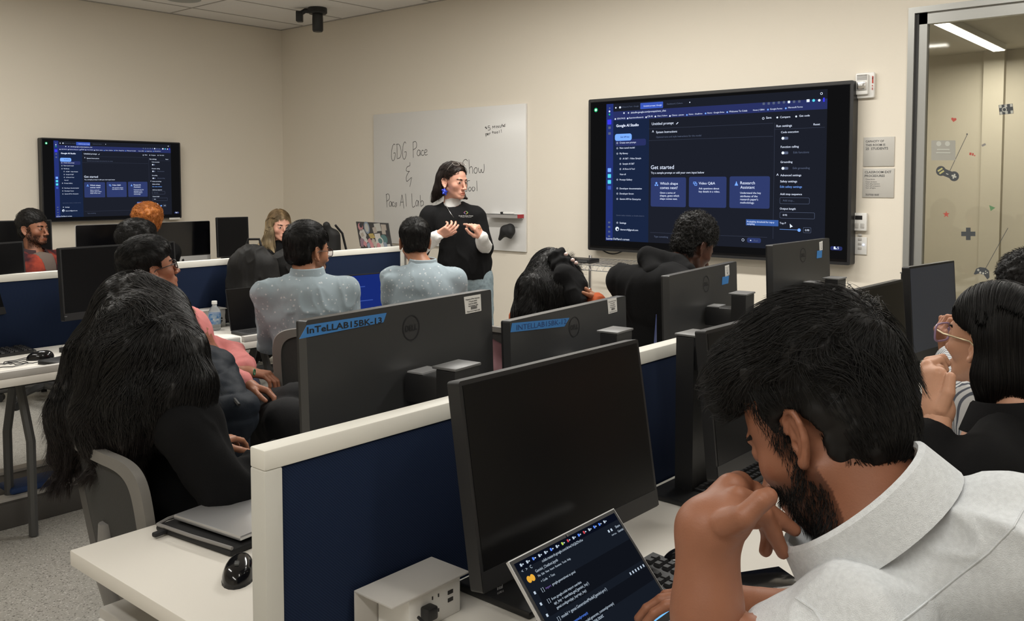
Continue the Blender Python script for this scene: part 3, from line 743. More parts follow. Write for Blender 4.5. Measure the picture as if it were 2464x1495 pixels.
# signs
def sign(label, px0, py0, px1, py1, texts):
    yl, yr, zt, zb = on_wall(px0, py0, px1, py1)
    r = thing('wall_sign', label, 'sign', (WALLX, (yl + yr) / 2, zb), 0, 'room signs')
    wchild(MB().rbox(WALLX - .006, WALLX, yr, yl, zb, zt, .0015), 'plate', mat('sign_plate', (.50, .48, .44), .5), r)
    k = MB()
    for s, p0, p1, b in texts: wt(k, s, p0, p1, WALLX - .006, 0, b)
    wchild(k, 'lettering', mat('sign_ink', (.10, .10, .10), .6), r)
sign('upper wall sign reading CAPACITY OF THIS ROOM IS 25 STUDENTS', 2079, 331, 2152, 400,
     [('CAPACITY OF', (2083, 343), (2127, 343), True), ('THIS ROOM IS', (2083, 352), (2130, 352), True), ('25  STUDENTS', (2083, 361), (2137, 361), True)])
sign('lower wall sign reading CLASSROOM EXIT PROCEDURES', 2077, 406, 2151, 476,
     [('CLASSROOM EXIT', (2081, 417), (2145, 417), True), ('PROCEDURES', (2081, 426), (2129, 426), True), ('Close blinds', (2083, 433), (2105, 433), False), ('Close windows', (2083, 439), (2110, 439), False),
      ('Turn off projectors', (2083, 444), (2117, 444), False), ('Turn off computers', (2083, 449), (2118, 449), False), ('Turn off lights', (2083, 454), (2107, 454), False), ('For assistance contact', (2083, 468), (2115, 468), False), ('the help desk', (2083, 471), (2115, 471), False)])
yl, yr, zt, zb = on_wall(2055, 512, 2088, 556)
r = thing('thermostat', 'white thermostat with dark display right of the big screen', 'thermostat', (WALLX, (yl + yr) / 2, zb))
wchild(MB().rbox(WALLX - .025, WALLX, yr, yl, zb, zt, .006), 'body', m_white, r)
w_ = yl - yr; h_ = zt - zb
wchild(MB().box(WALLX - .0256, WALLX - .0245, yr + w_ * .3, yl - w_ * .18, zb + h_ * .62, zb + h_ * .85), 'display', m_black, r)
for q in (.18, .58): wchild(MB().rbox(WALLX - .027, WALLX - .0245, yl - w_ * (q + .26), yl - w_ * q, zb + h_ * .15, zb + h_ * .42, .002), 'button', m_lgrey, r)
yl, yr, zt, zb = on_wall(2058, 570, 2086, 613)
r = thing('switch_plate', 'white lighting control plate below the thermostat', 'switch', (WALLX, (yl + yr) / 2, zb))
wchild(MB().rbox(WALLX - .008, WALLX, yr, yl, zb, zt, .002), 'plate', m_white, r)
for i in range(4): wchild(MB().rbox(WALLX - .011, WALLX - .0075, (yl + yr) / 2 - .006, (yl + yr) / 2 + .016, zb + .03 + i * .027, zb + .045 + i * .027, .002), 'button', m_lgrey, r)
wchild(MB().box(WALLX - .012, WALLX - .0075, (yl + yr) / 2 - .022, (yl + yr) / 2 - .014, zt - .05, zt - .042), 'indicator_light', glow('led', (190, 210, 255), 3), r)

# ================================================================== DECALS ON THE GLASS
GXF = GX - .0045
m_dk = mat('decal_charcoal', (.05, .055, .06), .6); m_red = mat('decal_red', (.42, .07, .05), .6); m_yel = mat('decal_yellow', (.45, .42, .18), .6); m_grn = mat('decal_green', (.10, .22, .10), .6); m_lt = mat('decal_pale', (.45, .45, .40), .6)
def gp(px, py, l=0):
    p = at(px, py, X=GXF); p.x -= l; return p
def decal(label, polys, cat='decal', name='window_decal'):
    r = thing(name, label, cat, gp(*polys[0][0][0]), 0, 'stickers on the glass')
    by = {}
    for i, (pts, m) in enumerate(polys):
        by.setdefault(m, MB()).slab([gp(*p, .0004 * i) for p in pts], (-1, 0, 0), .0004)
    for i, (m, mb) in enumerate(by.items()): wchild(mb, ['decal_base', 'decal_detail', 'decal_accent'][min(i, 2)], m, r)
def circ(cx, cy, rx, ry=None, n=20, a0=0, a1=360): return [(cx + rx * math.cos(math.radians(a0 + (a1 - a0) * k / n)), cy + (ry or rx) * math.sin(math.radians(a0 + (a1 - a0) * k / n))) for k in range(n)]
def rotp(pts, c, a):
    a = math.radians(a); return [(c[0] + (x - c[0]) * math.cos(a) - (y - c[1]) * math.sin(a), c[1] + (x - c[0]) * math.sin(a) + (y - c[1]) * math.cos(a)) for x, y in pts]
def bx(cx, cy, w, h): return [(cx - w / 2, cy - h / 2), (cx + w / 2, cy - h / 2), (cx + w / 2, cy + h / 2), (cx - w / 2, cy + h / 2)]
heart = [(2295 + 6.5 * (16 * math.sin(t) ** 3) / 16, 288 - 6.0 * (13 * math.cos(t) - 5 * math.cos(2 * t) - 2 * math.cos(3 * t) - math.cos(4 * t)) / 16) for t in [2 * math.pi * k / 28 for k in range(28)]]
decal('small red heart sticker on the glass', [(rotp(heart, (2295, 288), 8), m_red)])
star = [(2277 + (8.5 if k % 2 == 0 else 3.4) * math.sin(math.pi * k / 5), 516 - (8.5 if k % 2 == 0 else 3.4) * math.cos(math.pi * k / 5)) for k in range(10)]
decal('small red star sticker on the glass', [(star, m_red)])
plus = bx(2330, 563, 34, 11), bx(2330, 563, 11, 30)
decal('dark plus-shaped sticker on the glass', [(plus[0], m_dk), (plus[1], m_dk)])
decal('small green triangle sticker on the glass', [([(2380, 494), (2395, 500), (2384, 508)], m_grn)])
flag = [(rotp(bx(2421, 263, 34, 24), (2421, 263), -6), m_dk)]
for i in range(5):
    for j in range(3):
        if (i + j) % 2 == 0 and not (i in (1, 2, 3) and j == 1): flag.append((rotp(bx(2408 + i * 6.6, 255 + j * 8, 6, 7), (2421, 263), -6), m_lt))
flag += [(circ(2417, 264, 6), m_lt), (circ(2417, 264, 4), m_dk)]
decal('dark chequered flag sticker near the top right of the glass', flag)
c1 = (2280, 418)
ctl = [(rotp(bx(*c1, 34, 17), c1, 22), m_dk), (rotp(circ(2263, 418, 12), c1, 22), m_dk), (rotp(circ(2297, 418, 12), c1, 22), m_dk)]
for q in (-3.5, 3.5): ctl.append((rotp(rotp(bx(2263 + q, 418, 4, 13), (2263, 418), 35), c1, 22), m_yel))
ctl += [(rotp(bx(2297, 418, 12, 4), c1, 22), m_lt), (rotp(bx(2297, 418, 4, 12), c1, 22), m_lt), (rotp(bx(2280, 419, 6, 2), c1, 22), m_lt)]
decal('dark two-lobed game controller sticker on the glass', ctl)
c2 = (2363, 656)
g2 = [([(2343, 660), (2349, 647), (2358, 643), (2372, 645), (2380, 652), (2381, 668), (2376, 673), (2368, 662), (2356, 658), (2347, 661)], m_dk)]
g2 += [(bx(2354, 650, 6, 2), m_lt), (bx(2354, 650, 2, 6), m_lt), (circ(2359, 656, 2.6), m_lt), (circ(2366, 658, 2.6), m_lt), (circ(2372, 653, 1.5), m_lt), (circ(2376, 656, 1.5), m_lt), (circ(2372, 658, 1.5), m_lt)]
decal('dark gamepad sticker with two grips low on the glass', g2)
decal('thin cord sticker rising from the two-lobed controller', [([(2285, 411), (2286.2, 411.5), (2328, 324), (2326.8, 323.5)], m_dk), (circ(2327, 323, 2, n=8), m_dk)])
decal('thin cord sticker rising from the two-grip gamepad', [([(2371, 646), (2372.2, 646.5), (2426, 549), (2424.8, 548.5)], m_dk)])
decal('small red lettering-like sticker on the glass', [(rotp(bx(2335, 371, 5, 6), (2338, 371), 12), m_red), (rotp(bx(2341, 371, 4, 6), (2338, 371), 12), m_red), (rotp(bx(2346, 373, 3, 3), (2338, 371), 12), m_red)])
decal('tiny dark dash sticker on the glass', [(rotp(bx(2367, 349, 10, 5), (2367, 349), -25), m_grey)])
m_ps = mat('faint_notice', (.33, .32, .28), .8)
decal('faint grey notice sheet seen on the glass above the controller', [(bx(2270, 362, 58, 48), m_ps), (circ(2259, 346, 6), m_lt), (circ(2280, 346, 6), m_lt), (bx(2270, 360, 30, 3), m_lt), (bx(2270, 368, 34, 3), m_lt)], 'notice', 'notice')

# ================================================================== CEILING DEVICES
p = at(764, 19, Z=CEIL)
r = thing('ceiling_camera', 'black projector-like camera hanging from the ceiling near the corner', 'camera', (p.x, p.y, CEIL), YAW)
MB().lathe([(0, 0), (.082, 0), (.085, -.01), (.085, -.045), (.075, -.055), (0, -.055)], n=28).build('mount', m_black, r)
MB().lathe([(0, -.05), (.046, -.05), (.048, -.10), (.048, -.20), (.04, -.213), (0, -.213)], n=24).build('body', m_black, r)
MB().tube([(0, .05, -.03), (0, .11, -.025), (0, .145, -.045)], .022, 10).rbox(-.035, .035, .135, .19, -.125, -.03, .008).build('side_lens', m_black, r)
p = at(440, -3, Z=CEIL)
tag(MB().lathe([(0, -.004), (.14, -.004), (.15, 0), (0, .0)], (p.x, p.y, CEIL - .0045), 36).build('ceiling_speaker', mat('speaker_mesh', (.36, .37, .35), .7)), 'round grey speaker disc in the ceiling at the top edge', 'speaker')

# ================================================================== WIRE SHELF
sr = at(1497, 640, X=4.95); s2 = at(1330, 640, X=4.95)
zs = at(1437, 637, X=5.0).z
r = thing('wire_shelf', 'chrome wire shelf against the wall below the big screen', 'shelf', (5.15, (sr.y + s2.y) / 2, 0))
xa, xb, ya, yb = 4.93, 5.40, sr.y - 0.0, s2.y
for (x, y) in ((xa, ya), (xb, ya), (xa, yb), (xb, yb)):
    wchild(MB().tube([(x, y, 0), (x, y, zs + .02)], .013, 10), 'post', m_chrome, r)
for z in (zs, .5, .15):
    k = MB()
    for q in (0, -.035):
        k.tube([(xa, ya, z + q), (xa, yb, z + q)], .003, 5).tube([(xb, ya, z + q), (xb, yb, z + q)], .003, 5).tube([(xa, ya, z + q), (xb, ya, z + q)], .003, 5).tube([(xa, yb, z + q), (xb, yb, z + q)], .003, 5)
    for i in range(18):
        y = ya + (yb - ya) * i / 17; k.tube([(xa, y, z), (xb, y, z)], .0018, 4)
    for i in range(24):
        y0_, y1_ = ya + (yb - ya) * i / 24, ya + (yb - ya) * (i + 1) / 24; u, v = (z, z - .035) if i % 2 else (z - .035, z)
        k.tube([(xa, y0_, u), (xa, y1_, v)], .0016, 4)
    for i in range(16):
        x0_, x1_ = xa + (xb - xa) * i / 16, xa + (xb - xa) * (i + 1) / 16; u, v = (z, z - .035) if i % 2 else (z - .035, z)
        k.tube([(x0_, ya, u), (x1_, ya, v)], .0016, 4)
    wchild(k, 'shelf_grid', m_chrome, r)
for px, py, w, lab in ((1412, 634, .13, 'flat black box on the wire shelf, the right one'), (1383, 629, .12, 'flat black box on the wire shelf beside the curly hair')):
    p = at(px, py, X=5.05)
    o = thing('black_box', lab, 'box', (p.x, p.y, zs + .003), 0, 'boxes on the wire shelf')
    MB().rbox(-.06, .06, -w / 2, w / 2, 0, .028, .004).build('case', m_black, o)
    MB().box(-.061, -.060, -w / 2 + .02, w / 2 - .02, .008, .02).build('front_panel', m_dgrey, o)

# ================================================================== DESK OBJECTS
def power_box(loc, rz, label, W_=.19, D_=.10, H_=.075):
    r = thing('power_box', label, 'outlet', loc, rz, 'desk power boxes')
    MB().rbox(-W_ / 2, W_ / 2, -D_ / 2, D_ / 2, H_ - .004, H_, .0015).rbox(-W_ / 2, W_ / 2, D_ / 2 - .004, D_ / 2, 0, H_ - .002, .0015).build('cover', m_lgrey, r)
    MB().rbox(-W_ / 2 + .05, W_ / 2 - .012, -D_ / 2 + .012, D_ / 2 - .006, 0, H_ - .006, .002).build('outlet_block', m_white, r)
    y = -D_ / 2 + .0115
    k = MB()
    for zz in (.028, .042): k.box(W_ / 2 - .045, W_ / 2 - .032, y - .0006, y + .0006, zz, zz + .007)
    for zz in (.02, .047):
        for xx in (.015, .03): k.box(-W_ / 2 + .09 + xx, -W_ / 2 + .0925 + xx, y - .0006, y + .0006, zz, zz + .006)
    k.build('sockets', m_black, r)
    pl = MB().rbox(-W_ / 2 + .075, -W_ / 2 + .1, y - .022, y, .022, .046, .004).build('plug', m_black, r)
    return r
pbx = power_box((1.083, 1.163, DESKZ), 0, 'light grey metal desk power box at the foot of the front divider')
pb = at(512, 775, Y=4.42)
power_box((pb.x, 4.44, DESKZ), 0, 'light grey desk power box behind the water bottle', .16, .10, .10)
wchild(MB().tube([(1.05, 1.115, .785), (1.045, 1.06, .77), (1.03, 1.0, .757), (.98, .93, .756), (.95, .86, .756)], .003, 6), 'cord', m_black, pbx)

def mouse(p, rz, label):
    r = thing('computer_mouse', label, 'mouse', (p.x, p.y, DESKZ), rz, 'computer mice')
    vs = []; fs = []; n, m = 20, 10
    for j in range(m + 1):
        ph = math.pi / 2 * j / m
        for i in range(n):
            a = 2 * math.pi * i / n
            x = .031 * math.cos(a) * math.cos(ph) ** .6 * (1 + .08 * math.sin(a)); y = .056 * math.sin(a) * math.cos(ph) ** .6
            vs.append((x, y, .004 + .034 * math.sin(ph) * (1 - .15 * y / .056)))
    for j in range(m):
        for i in range(n): fs.append((j * n + i, j * n + (i + 1) % n, (j + 1) * n + (i + 1) % n, (j + 1) * n + i))
    k = MB(); k.add(vs, fs, 0, True); k.build('shell', mat('mouse_gloss', (.006, .006, .007), .12), r)
    k = MB(); k.add([(v[0] * 1.03, v[1] * 1.02, .004 if i >= n else .0) for i, v in enumerate(vs[:n] + vs[:n])][:n] + [(v[0] * 1.0, v[1] * 1.0, .005) for v in vs[:n]], [(i, (i + 1) % n, (i + 1) % n + n, i + n) for i in range(n)] + [tuple(range(n))], 0)
    k.build('base', m_black, r)
    MB().tube([(-.004, .02, .036), (.004, .02, .036)], .006, 10).build('scroll_wheel', m_dgrey, r)
    return r
mouse(at(575, 1372, Z=DESKZ + .015), 2.4, 'glossy black mouse by the white end post of the front divider')
mouse(at(1655, 1345, Z=DESKZ + .015), .9, 'black mouse next to the keyboard corner right of the silver laptop')
mouse(at(97, 857, Z=DESKZ + .015), 1.2, 'black mouse by the coiled cable on the far desk')
def keyboard(p, rz, label, W_=.44, D_=.135):
    r = thing('keyboard', label, 'keyboard', (p.x, p.y, DESKZ), rz, 'black keyboards')
    MB().add([(-W_ / 2, -D_ / 2, 0), (W_ / 2, -D_ / 2, 0), (W_ / 2, D_ / 2, 0), (-W_ / 2, D_ / 2, 0), (-W_ / 2, -D_ / 2, .012), (W_ / 2, -D_ / 2, .012), (W_ / 2, D_ / 2, .022), (-W_ / 2, D_ / 2, .022)],
             [(0, 3, 2, 1), (4, 5, 6, 7), (0, 1, 5, 4), (1, 2, 6, 5), (2, 3, 7, 6), (3, 0, 4, 7)]).build('case', m_black, r)
    k = MB()
    for j in range(6):
        for i in range(21):
            if i in (15, 18): continue
            x = -W_ / 2 + .012 + i * (W_ - .024) / 21; y = -D_ / 2 + .01 + j * (D_ - .018) / 6; z = .013 + .01 * (y + D_ / 2) / D_
            w = (W_ - .024) / 21 - .003; dd = (D_ - .018) / 6 - .004
            if j == 0 and 4 <= i <= 9:
                if i > 4: continue
                w = 6 * (W_ - .024) / 21 - .003
            k.add([(x, y, z), (x + w, y, z), (x + w, y + dd, z), (x, y + dd, z), (x + .002, y + .002, z + .006), (x + w - .002, y + .002, z + .006), (x + w - .002, y + dd - .002, z + .006), (x + .002, y + dd - .002, z + .006)],
                  [(4, 5, 6, 7), (0, 1, 5, 4), (1, 2, 6, 5), (2, 3, 7, 6), (3, 0, 4, 7)])
    k.build('keys', mat('key_plastic', (.016, .016, .017), .4), r)
    return r
keyboard(Vector((1.36, .90, 0)), 0, 'black keyboard half under the open silver laptop')
keyboard(at(1800, 1150, Z=DESKZ), 0, 'black keyboard with number pad left of the chin-resting man')
keyboard(at(2300, 905, Z=DESKZ), .15, 'black keyboard in front of the monitor by the glass')
keyboard(at(-50, 862, Z=DESKZ), .05, 'black keyboard with coiled cable at the left edge of the far desk')
keyboard(at(260, 832, Z=DESKZ), .3, 'black keyboard behind the long dark hair on the far desk')
# cable coil on far desk
k = MB(); c0 = at(60, 868, Z=DESKZ + .004); pts = []
for i in range(50):
    a = i * .28; rr = .06 + .03 * math.sin(i * .37); pts.append((c0.x + 1.6 * rr * math.cos(a) - i * .002, c0.y + .8 * rr * math.sin(a) - .03, DESKZ + .004 + .002 * (i % 3)))
tag(k.tube(pts, .0022, 5).build('cable', m_black), 'thin black cable coiled on the far desk beside the keyboard', 'cable')
# closed laptop on the far desk
p = at(175, 868, Z=DESKZ)
r = thing('laptop', 'closed thin black laptop lying on the far desk', 'laptop', (p.x + .05, p.y - .02, DESKZ), .35)
MB().rbox(-.16, .16, -.11, .11, .0, .009, .003).build('base', m_black, r); MB().rbox(-.16, .16, -.11, .11, .0095, .016, .003).build('lid', m_black, r)

def laptop(kind, label, hingeL, hingeR, topL, depth, m_shell, m_front, thick=.006, base=True, inner=None, name='laptop', basedir=None):
    """hinge line and top-left corner in world points; screen on the side of basedir"""
    hL, hR, tL = Vector(hingeL), Vector(hingeR), Vector(topL)
    ex = (hR - hL); Wd = ex.length; ex.normalize()
    up = (tL - hL); up -= ex * up.dot(ex); Hh = up.length; up.normalize()
    n = ex.cross(up).normalized()    # towards
    if basedir is None: basedir = n
    if n.dot(basedir) < 0: n = -n
    r = thing(name, label, 'laptop', hL + ex * Wd / 2, 0, 'open laptops')
    a = [hL, hR, hR + up * Hh, hL + up * Hh]
    lid = wchild(MB().slab([p - n * thick for p in a], n, thick), 'lid', m_shell, r)
    ins = lambda m0, m1, l: [hL + ex * m0 + up * m1 + n * l, hR - ex * m0 + up * m1 + n * l, hR - ex * m0 + up * (Hh - m0) + n * l, hL + ex * m0 + up * (Hh - m0) + n * l]
    wchild(MB().slab(ins(.002, .002, .0002), n, .0006), 'bezel', m_gloss if inner is None else m_black, r)
    sc = wchild(MB().slab(ins(.008, .014, .0008), n, .0004), 'screen', m_front, r)
    if base:
        bd = Vector((basedir.x, basedir.y, 0)); bd -= ex * bd.dot(ex); bd.normalize()
        z0 = Vector((0, 0, -.014))
        wchild(MB().slab([hL, hR, hR + bd * depth, hL + bd * depth], (0, 0, -1), .014), 'base', m_shell, r)
        k = MB(); 
        for j in range(5):
            for i in range(14):
                o_ = hL + ex * (Wd * .07 + i * Wd * .062) + bd * (depth * .12 + j * depth * .095); e1 = ex * Wd * .052; e2 = bd * depth * .075
                k.slab([o_, o_ + e1, o_ + e1 + e2, o_ + e2], (0, 0, 1), .0012)
        wchild(k, 'keys', m_blackm, r)
    return r, hL, ex, up, n, Wd, Hh
# foreground silver laptop with code
hl = at(1248, 1338, Y=.985)
topL = at(1250, 1338, Z=.928); topR = at(1497, 1213, Z=.928); br = at(1633, 1480, Z=.766)
exx = (topR - topL); Wl = exx.length
hingeR = br; hingeL = br - exx
print('LAPTOP', Wl, (topL - hingeL).length, topL, hingeL)
m_code = glow('code_page', (22, 27, 36))
r, hL, ex, up, n, Wd, Hh = laptop('l', 'open silver laptop showing dark code in the centre foreground', hingeL, hingeR, topL, .21, m_alu, m_code, basedir=Vector((0, -1, 0)), inner=1)
CM = [glow('code_text', (190, 205, 220)), glow('code_purple', (120, 100, 170)), glow('code_panel', (16, 19, 26)), glow('code_bar', (10, 14, 26)), glow('taskbar', (120, 195, 255), 1.0), glow('code_yellow', (230, 170, 60)), glow('icon_blue', (90, 140, 255)), glow('icon_red', (210, 70, 80)), glow('icon_green', (190, 220, 90)), m_ink]
k = MB()
def lp(u, v, l=.0016): return hL + ex * (.008 + u * (Wd - .016)) + up * (.014 + v * (Hh - .022)) + n * l
def lq(u0, v0, u1, v1, mi, l=.0014): k.add([lp(u0, v0, l), lp(u1, v0, l), lp(u1, v1, l), lp(u0, v1, l)], [(0, 1, 2, 3)], mi)
def lt(s, u0, u1, v, mi=0): put_text(k, s, lp(u0, v), lp(u1, v), n, mi)
lq(0, .93, 1, 1, 3); lq(0, .0, 1, .045, 4); lq(.05, .50, 1, .72, 2); lq(.05, .3, 1, .43, 2)
tabs = [0, 0, 6, 0, 0, 6, 0, 8, 7, 0, 6, 7, 0, 6, 6, 0]
for i, mi in enumerate(tabs):
    u = .035 + i * .055; lq(u, .955, u + .014, .98, mi, .0016); lq(u + .018, .962, u + .03, .972, 0, .0016)
lt('colab.research.google.com/drive/1kQbZ9vXw', .2, .60, .905); lt('<   >   C', .02, .11, .905)
lt('Gemini_Chatbot.ipynb', .115, .32, .855); lt('File  Edit  View  Insert  Runtime  Tools  Help', .115, .42, .815); lt('+ Code   + Text', .115, .24, .765)
k.add([lp(.045 + .018 * math.cos(t_), .835 + .03 * math.sin(t_)) for t_ in [2 * math.pi * i / 14 for i in range(14)]], [tuple(range(14))], 5)
k.add([lp(.075 + .018 * math.cos(t_), .835 + .03 * math.sin(t_)) for t_ in [2 * math.pi * i / 14 for i in range(14)]], [tuple(range(14))], 5)
lt('[ ]', .085, .105, .70); lt('import', .12, .17, .70, 1); lt('google.generativeai as genai', .18, .40, .70)
lt('[ ]', .085, .105, .60); lt('from google.colab import userdata', .12, .40, .60); lt("api_key = userdata.get('gemini_key')", .12, .45, .56, 0); lt('genai.configure(api_key=api_key)', .12, .40, .52)
lt('[ ]', .085, .105, .44); lt("model = genai.GenerativeModel('gemini-pro')", .12, .56, .44, 0)
lt('def', .12, .15, .36, 1); lt('responses(prompt):', .16, .32, .36, 6); lt('response = model.generate_content(prompt)', .16, .55, .31); lt('return response.text', .16, .42, .27, 0); lt('while True: prompt = input()', .12, .42, .20, 1); lt("if prompt == 'exit':", .16, .36, .15, 1)
for v in (.72, .62, .52, .42, .32): lq(.025, v - .012, .04, v + .012, 0, .0016)
for u in (.82, .85, .88, .91, .94, .97): lq(u, .44, u + .012, .465, 0, .0016)
lt('Share', .93, .98, .865); lq(.88, .86, .895, .885, 0, .0016); lq(.85, .86, .865, .885, 0, .0016); lt('RAM Disk', .86, .91, .82, 0); lt('Gemini', .93, .99, .82, 0)
lt('10:42 AM', .93, .985, .015, 9); lt('^  o  o  x', .80, .9, .015, 9)
wchild(k, 'display', CM, r)
ww = MB().slab([hL + ex * Wd * .5 + up * (Hh - .006) + n * .0018 + ex * q[0] + up * q[1] for q in ((-.002, -.002), (.002, -.002), (.002, .002), (-.002, .002))], n, .0004)
wchild(ww, 'webcam', m_dgrey, r)
# black laptop on far desk
hl_, hr_ = at(556, 797, Z=DESKZ + .015), at(700, 778, Z=DESKZ + .015)
tl_ = at(533, 702, Z=DESKZ + .015 + .225)
r, *_ = laptop('l', 'open black laptop with dark screen beside the water bottle', hl_, hr_, hl_ + (Vector((0, 0, 1)) * .215 + (tl_ - hl_).cross(Vector((0, 0, 1))) * 0 + Vector((-.01, .05, 0))), .21, m_black, m_gloss, basedir=Vector((0.1, -1, 0)))
# laptop with blue page between the two shirts
hl_, hr_ = at(872, 738, Z=DESKZ + .015), at(947, 722, Z=DESKZ + .015); hr_ = hl_ + (hr_ - hl_).normalized() * .31
m_bluepage = glow('blue_page', (24, 42, 112), 1.0)
hl2 = at(855, 735, Y=4.12); hr2 = at(938, 728, Y=4.06); dir_ = (hr2 - hl2); dir_.z = 0; dir_.normalize()
r, hL, ex, up, n, Wd, Hh = laptop('l', 'open laptop glowing blue between the two men in patterned shirts', Vector((hl2.x - .1, hl2.y + .02, .765)), Vector((hl2.x - .1, hl2.y + .02, .765)) + Vector((.36, -.03, 0)), Vector((hl2.x - .1, hl2.y + .10, .99)), .2, m_black, m_bluepage, basedir=Vector((0, -1, 0)))
k = MB()
for v, u0, u1 in ((.88, .05, .3), (.80, .05, .5), (.66, .1, .6), (.5, .1, .45), (.3, .1, .7)):
    k.add([hL + ex * (u0 * Wd) + up * (v * Hh) + n * .0016, hL + ex * (u1 * Wd) + up * (v * Hh) + n * .0016, hL + ex * (u1 * Wd) + up * ((v + .02) * Hh) + n * .0016, hL + ex * (u0 * Wd) + up * ((v + .02) * Hh) + n * .0016], [(0, 1, 2, 3)])
wchild(k, 'display', glow('blue_text', (60, 84, 160)), r)
# laptop reflecting the woman's clothes, right foreground
m_refl = mat('mirror_screen', (.012, .012, .014), .06, spec=.8)
A_ = at(2123, 838, Z=.955); B_ = at(2232, 1080, Z=.765)
r, *_ = laptop('l', 'open dark laptop with mirror-like screen before the woman in the black blazer', at(2075, 1130, Z=.766), at(2300, 1078, Z=.766) , at(1990, 905, Z=.98), .22, m_black, m_refl, basedir=Vector((.1, -1, 0)))
# presenter laptop on lectern behind divider end
le = thing('lectern', 'tall pale stand behind the far divider under the sticker laptop', 'lectern', (4.25, 4.98, 0))
lz = 1.066
MB().rbox(-.18, .24, -.16, .16, lz - .03, lz - .001, .004).build('top', m_lgrey, le); MB().rbox(-.14, .14, -.13, .13, 0, lz - .03, .006).build('body', m_grey, le)
hL_ = at(868, 594, Z=lz + .015); hR_ = at(945, 597, Z=lz + .015)
print('LAPT2', (hR_ - hL_).length, hL_, hR_)
hR_ = hL_ + (at(945, 597, d=5.75) - hL_) 
hL_ = at(868, 594, d=6.5); hR_ = at(945, 597, d=6.25); tL_ = at(833, 532, d=6.56)
hL_.z = hR_.z = lz + .0155
le.location = ((hL_.x + hR_.x) / 2 + .05, (hL_.y + hR_.y) / 2 + .02, 0)
bd = Vector((.75, -.1, 0))
r, hL, ex, up, n, Wd, Hh = laptop('l', 'sticker-covered laptop standing on the lectern left of the presenter', hL_, hR_, tL_, .2, m_dgrey, m_gloss, basedir=bd)
print('LAPT2', Wd, Hh)
k = MB(); rnd = random.Random(4); cols = [(.5, .5, .46), (.55, .25, .27), (.25, .3, .38), (.55, .42, .15), (.3, .2, .25), (.1, .2, .2), (.45, .4, .35), (.6, .58, .55), (.05, .05, .06)]
SM = [mat('sticker_%s' % ['cream', 'pink', 'slate', 'yellow', 'plum', 'teal', 'tan', 'white', 'black'][i], c, .5) for i, c in enumerate(cols)]
def st(u, v, w, h, mi, rot=0, l=0, n_=8):
    pts = []
    for q in range(n_):
        a = 2 * math.pi * (q + .5) / n_; x, y = w * math.cos(a), h * math.sin(a); x, y = x * math.cos(rot) - y * math.sin(rot), x * math.sin(rot) + y * math.cos(rot)
        pts.append(hL + ex * ((u) * Wd + x) + up * (v * Hh + y) - n * (.0062 + l))
    k.slab(pts, -n, .0003, mi)
st(.32, .78, .032, .045, 2, 0, .0004, 20); st(.32, .78, .022, .032, 0, 0, .0008, 16); st(.12, .8, .03, .03, 1, .4); st(.14, .86, .018, .018, 8, 0, .0004)
st(.16, .5, .04, .045, 7, .5, 0, 6); st(.14, .48, .025, .02, 6, .3, .0004, 4); st(.66, .82, .05, .04, 0, .1, 0, 4); st(.56, .7, .03, .03, 6, .2, .0003, 4); st(.85, .75, .04, .05, 6, 0, .0002, 4); st(.93, .6, .02, .03, 8, 0, .0005, 4)
for i in range(4): st(.42 + .012 * i, .52 - i * .04, .04, .008, 3, .1, .0006, 4)
st(.62, .45, .045, .03, 7, .1, .0004, 4); st(.8, .35, .04, .035, 5, 0, .0002, 12); st(.68, .28, .035, .03, 7, 0, .0005, 10); st(.68, .28, .025, .02, 5, 0, .0008, 10)
for i in range(9): st(.08 + i * .105, .09 + .03 * math.sin(i * 2), .024, .026, [4, 1, 2, 1, 6, 1, 7, 2, 7][i], i, .0006, [4, 4, 4, 6, 5, 6, 10, 6, 4][i])
for i in range(5): st(.1 + i * .12, .24, .025, .022, [4, 7, 1, 6, 0][i], i * .4, .0003, 5)
wchild(k, 'stickers', SM, r)

# sleeve with silver laptop on front desk
r = thing('laptop_sleeve', 'black padded sleeve with grey zip under a silver laptop on the front desk', 'sleeve', (1.13, 1.58, DESKZ), .12)
sx = at(478, 1300, Z=DESKZ); 
r.location = (at(590, 1290, Z=DESKZ).x + .08, at(590, 1290, Z=DESKZ).y + .07, DESKZ)
MB().rbox(-.185, .185, -.13, .13, 0, .016, .007).build('case', m_blackm, r)
MB().tube([(-.18, -.13, .019), (-.185, .0, .019), (-.185, .12, .019), (-.15, .13, .019), (.18, .13, .019)], .004, 6).build('zip', m_grey, r)
MB().rbox(-.215, -.18, .085, .1, .004, .015, .004).build('zip_pull', m_blackm, r)
lr = thing('laptop', 'closed silver laptop lying on the black sleeve', 'laptop', r.location + Vector((.012, -.008, .0235)), .12)
MB().rbox(-.165, .165, -.115, .115, 0, .012, .004).build('shell', m_alu, lr)

# tablet/phone by the foreground man
p = at(1815, 1408, Z=DESKZ)
r = thing('phone', 'black phone lying on the desk by the pale shirt sleeve', 'phone', (p.x, p.y, DESKZ), -.55)
MB().rbox(-.085, .085, -.042, .042, 0, .009, .004).build('body', m_alu, r); MB().rbox(-.083, .083, -.040, .040, .009, .0097, .0003).build('screen', m_gloss, r)

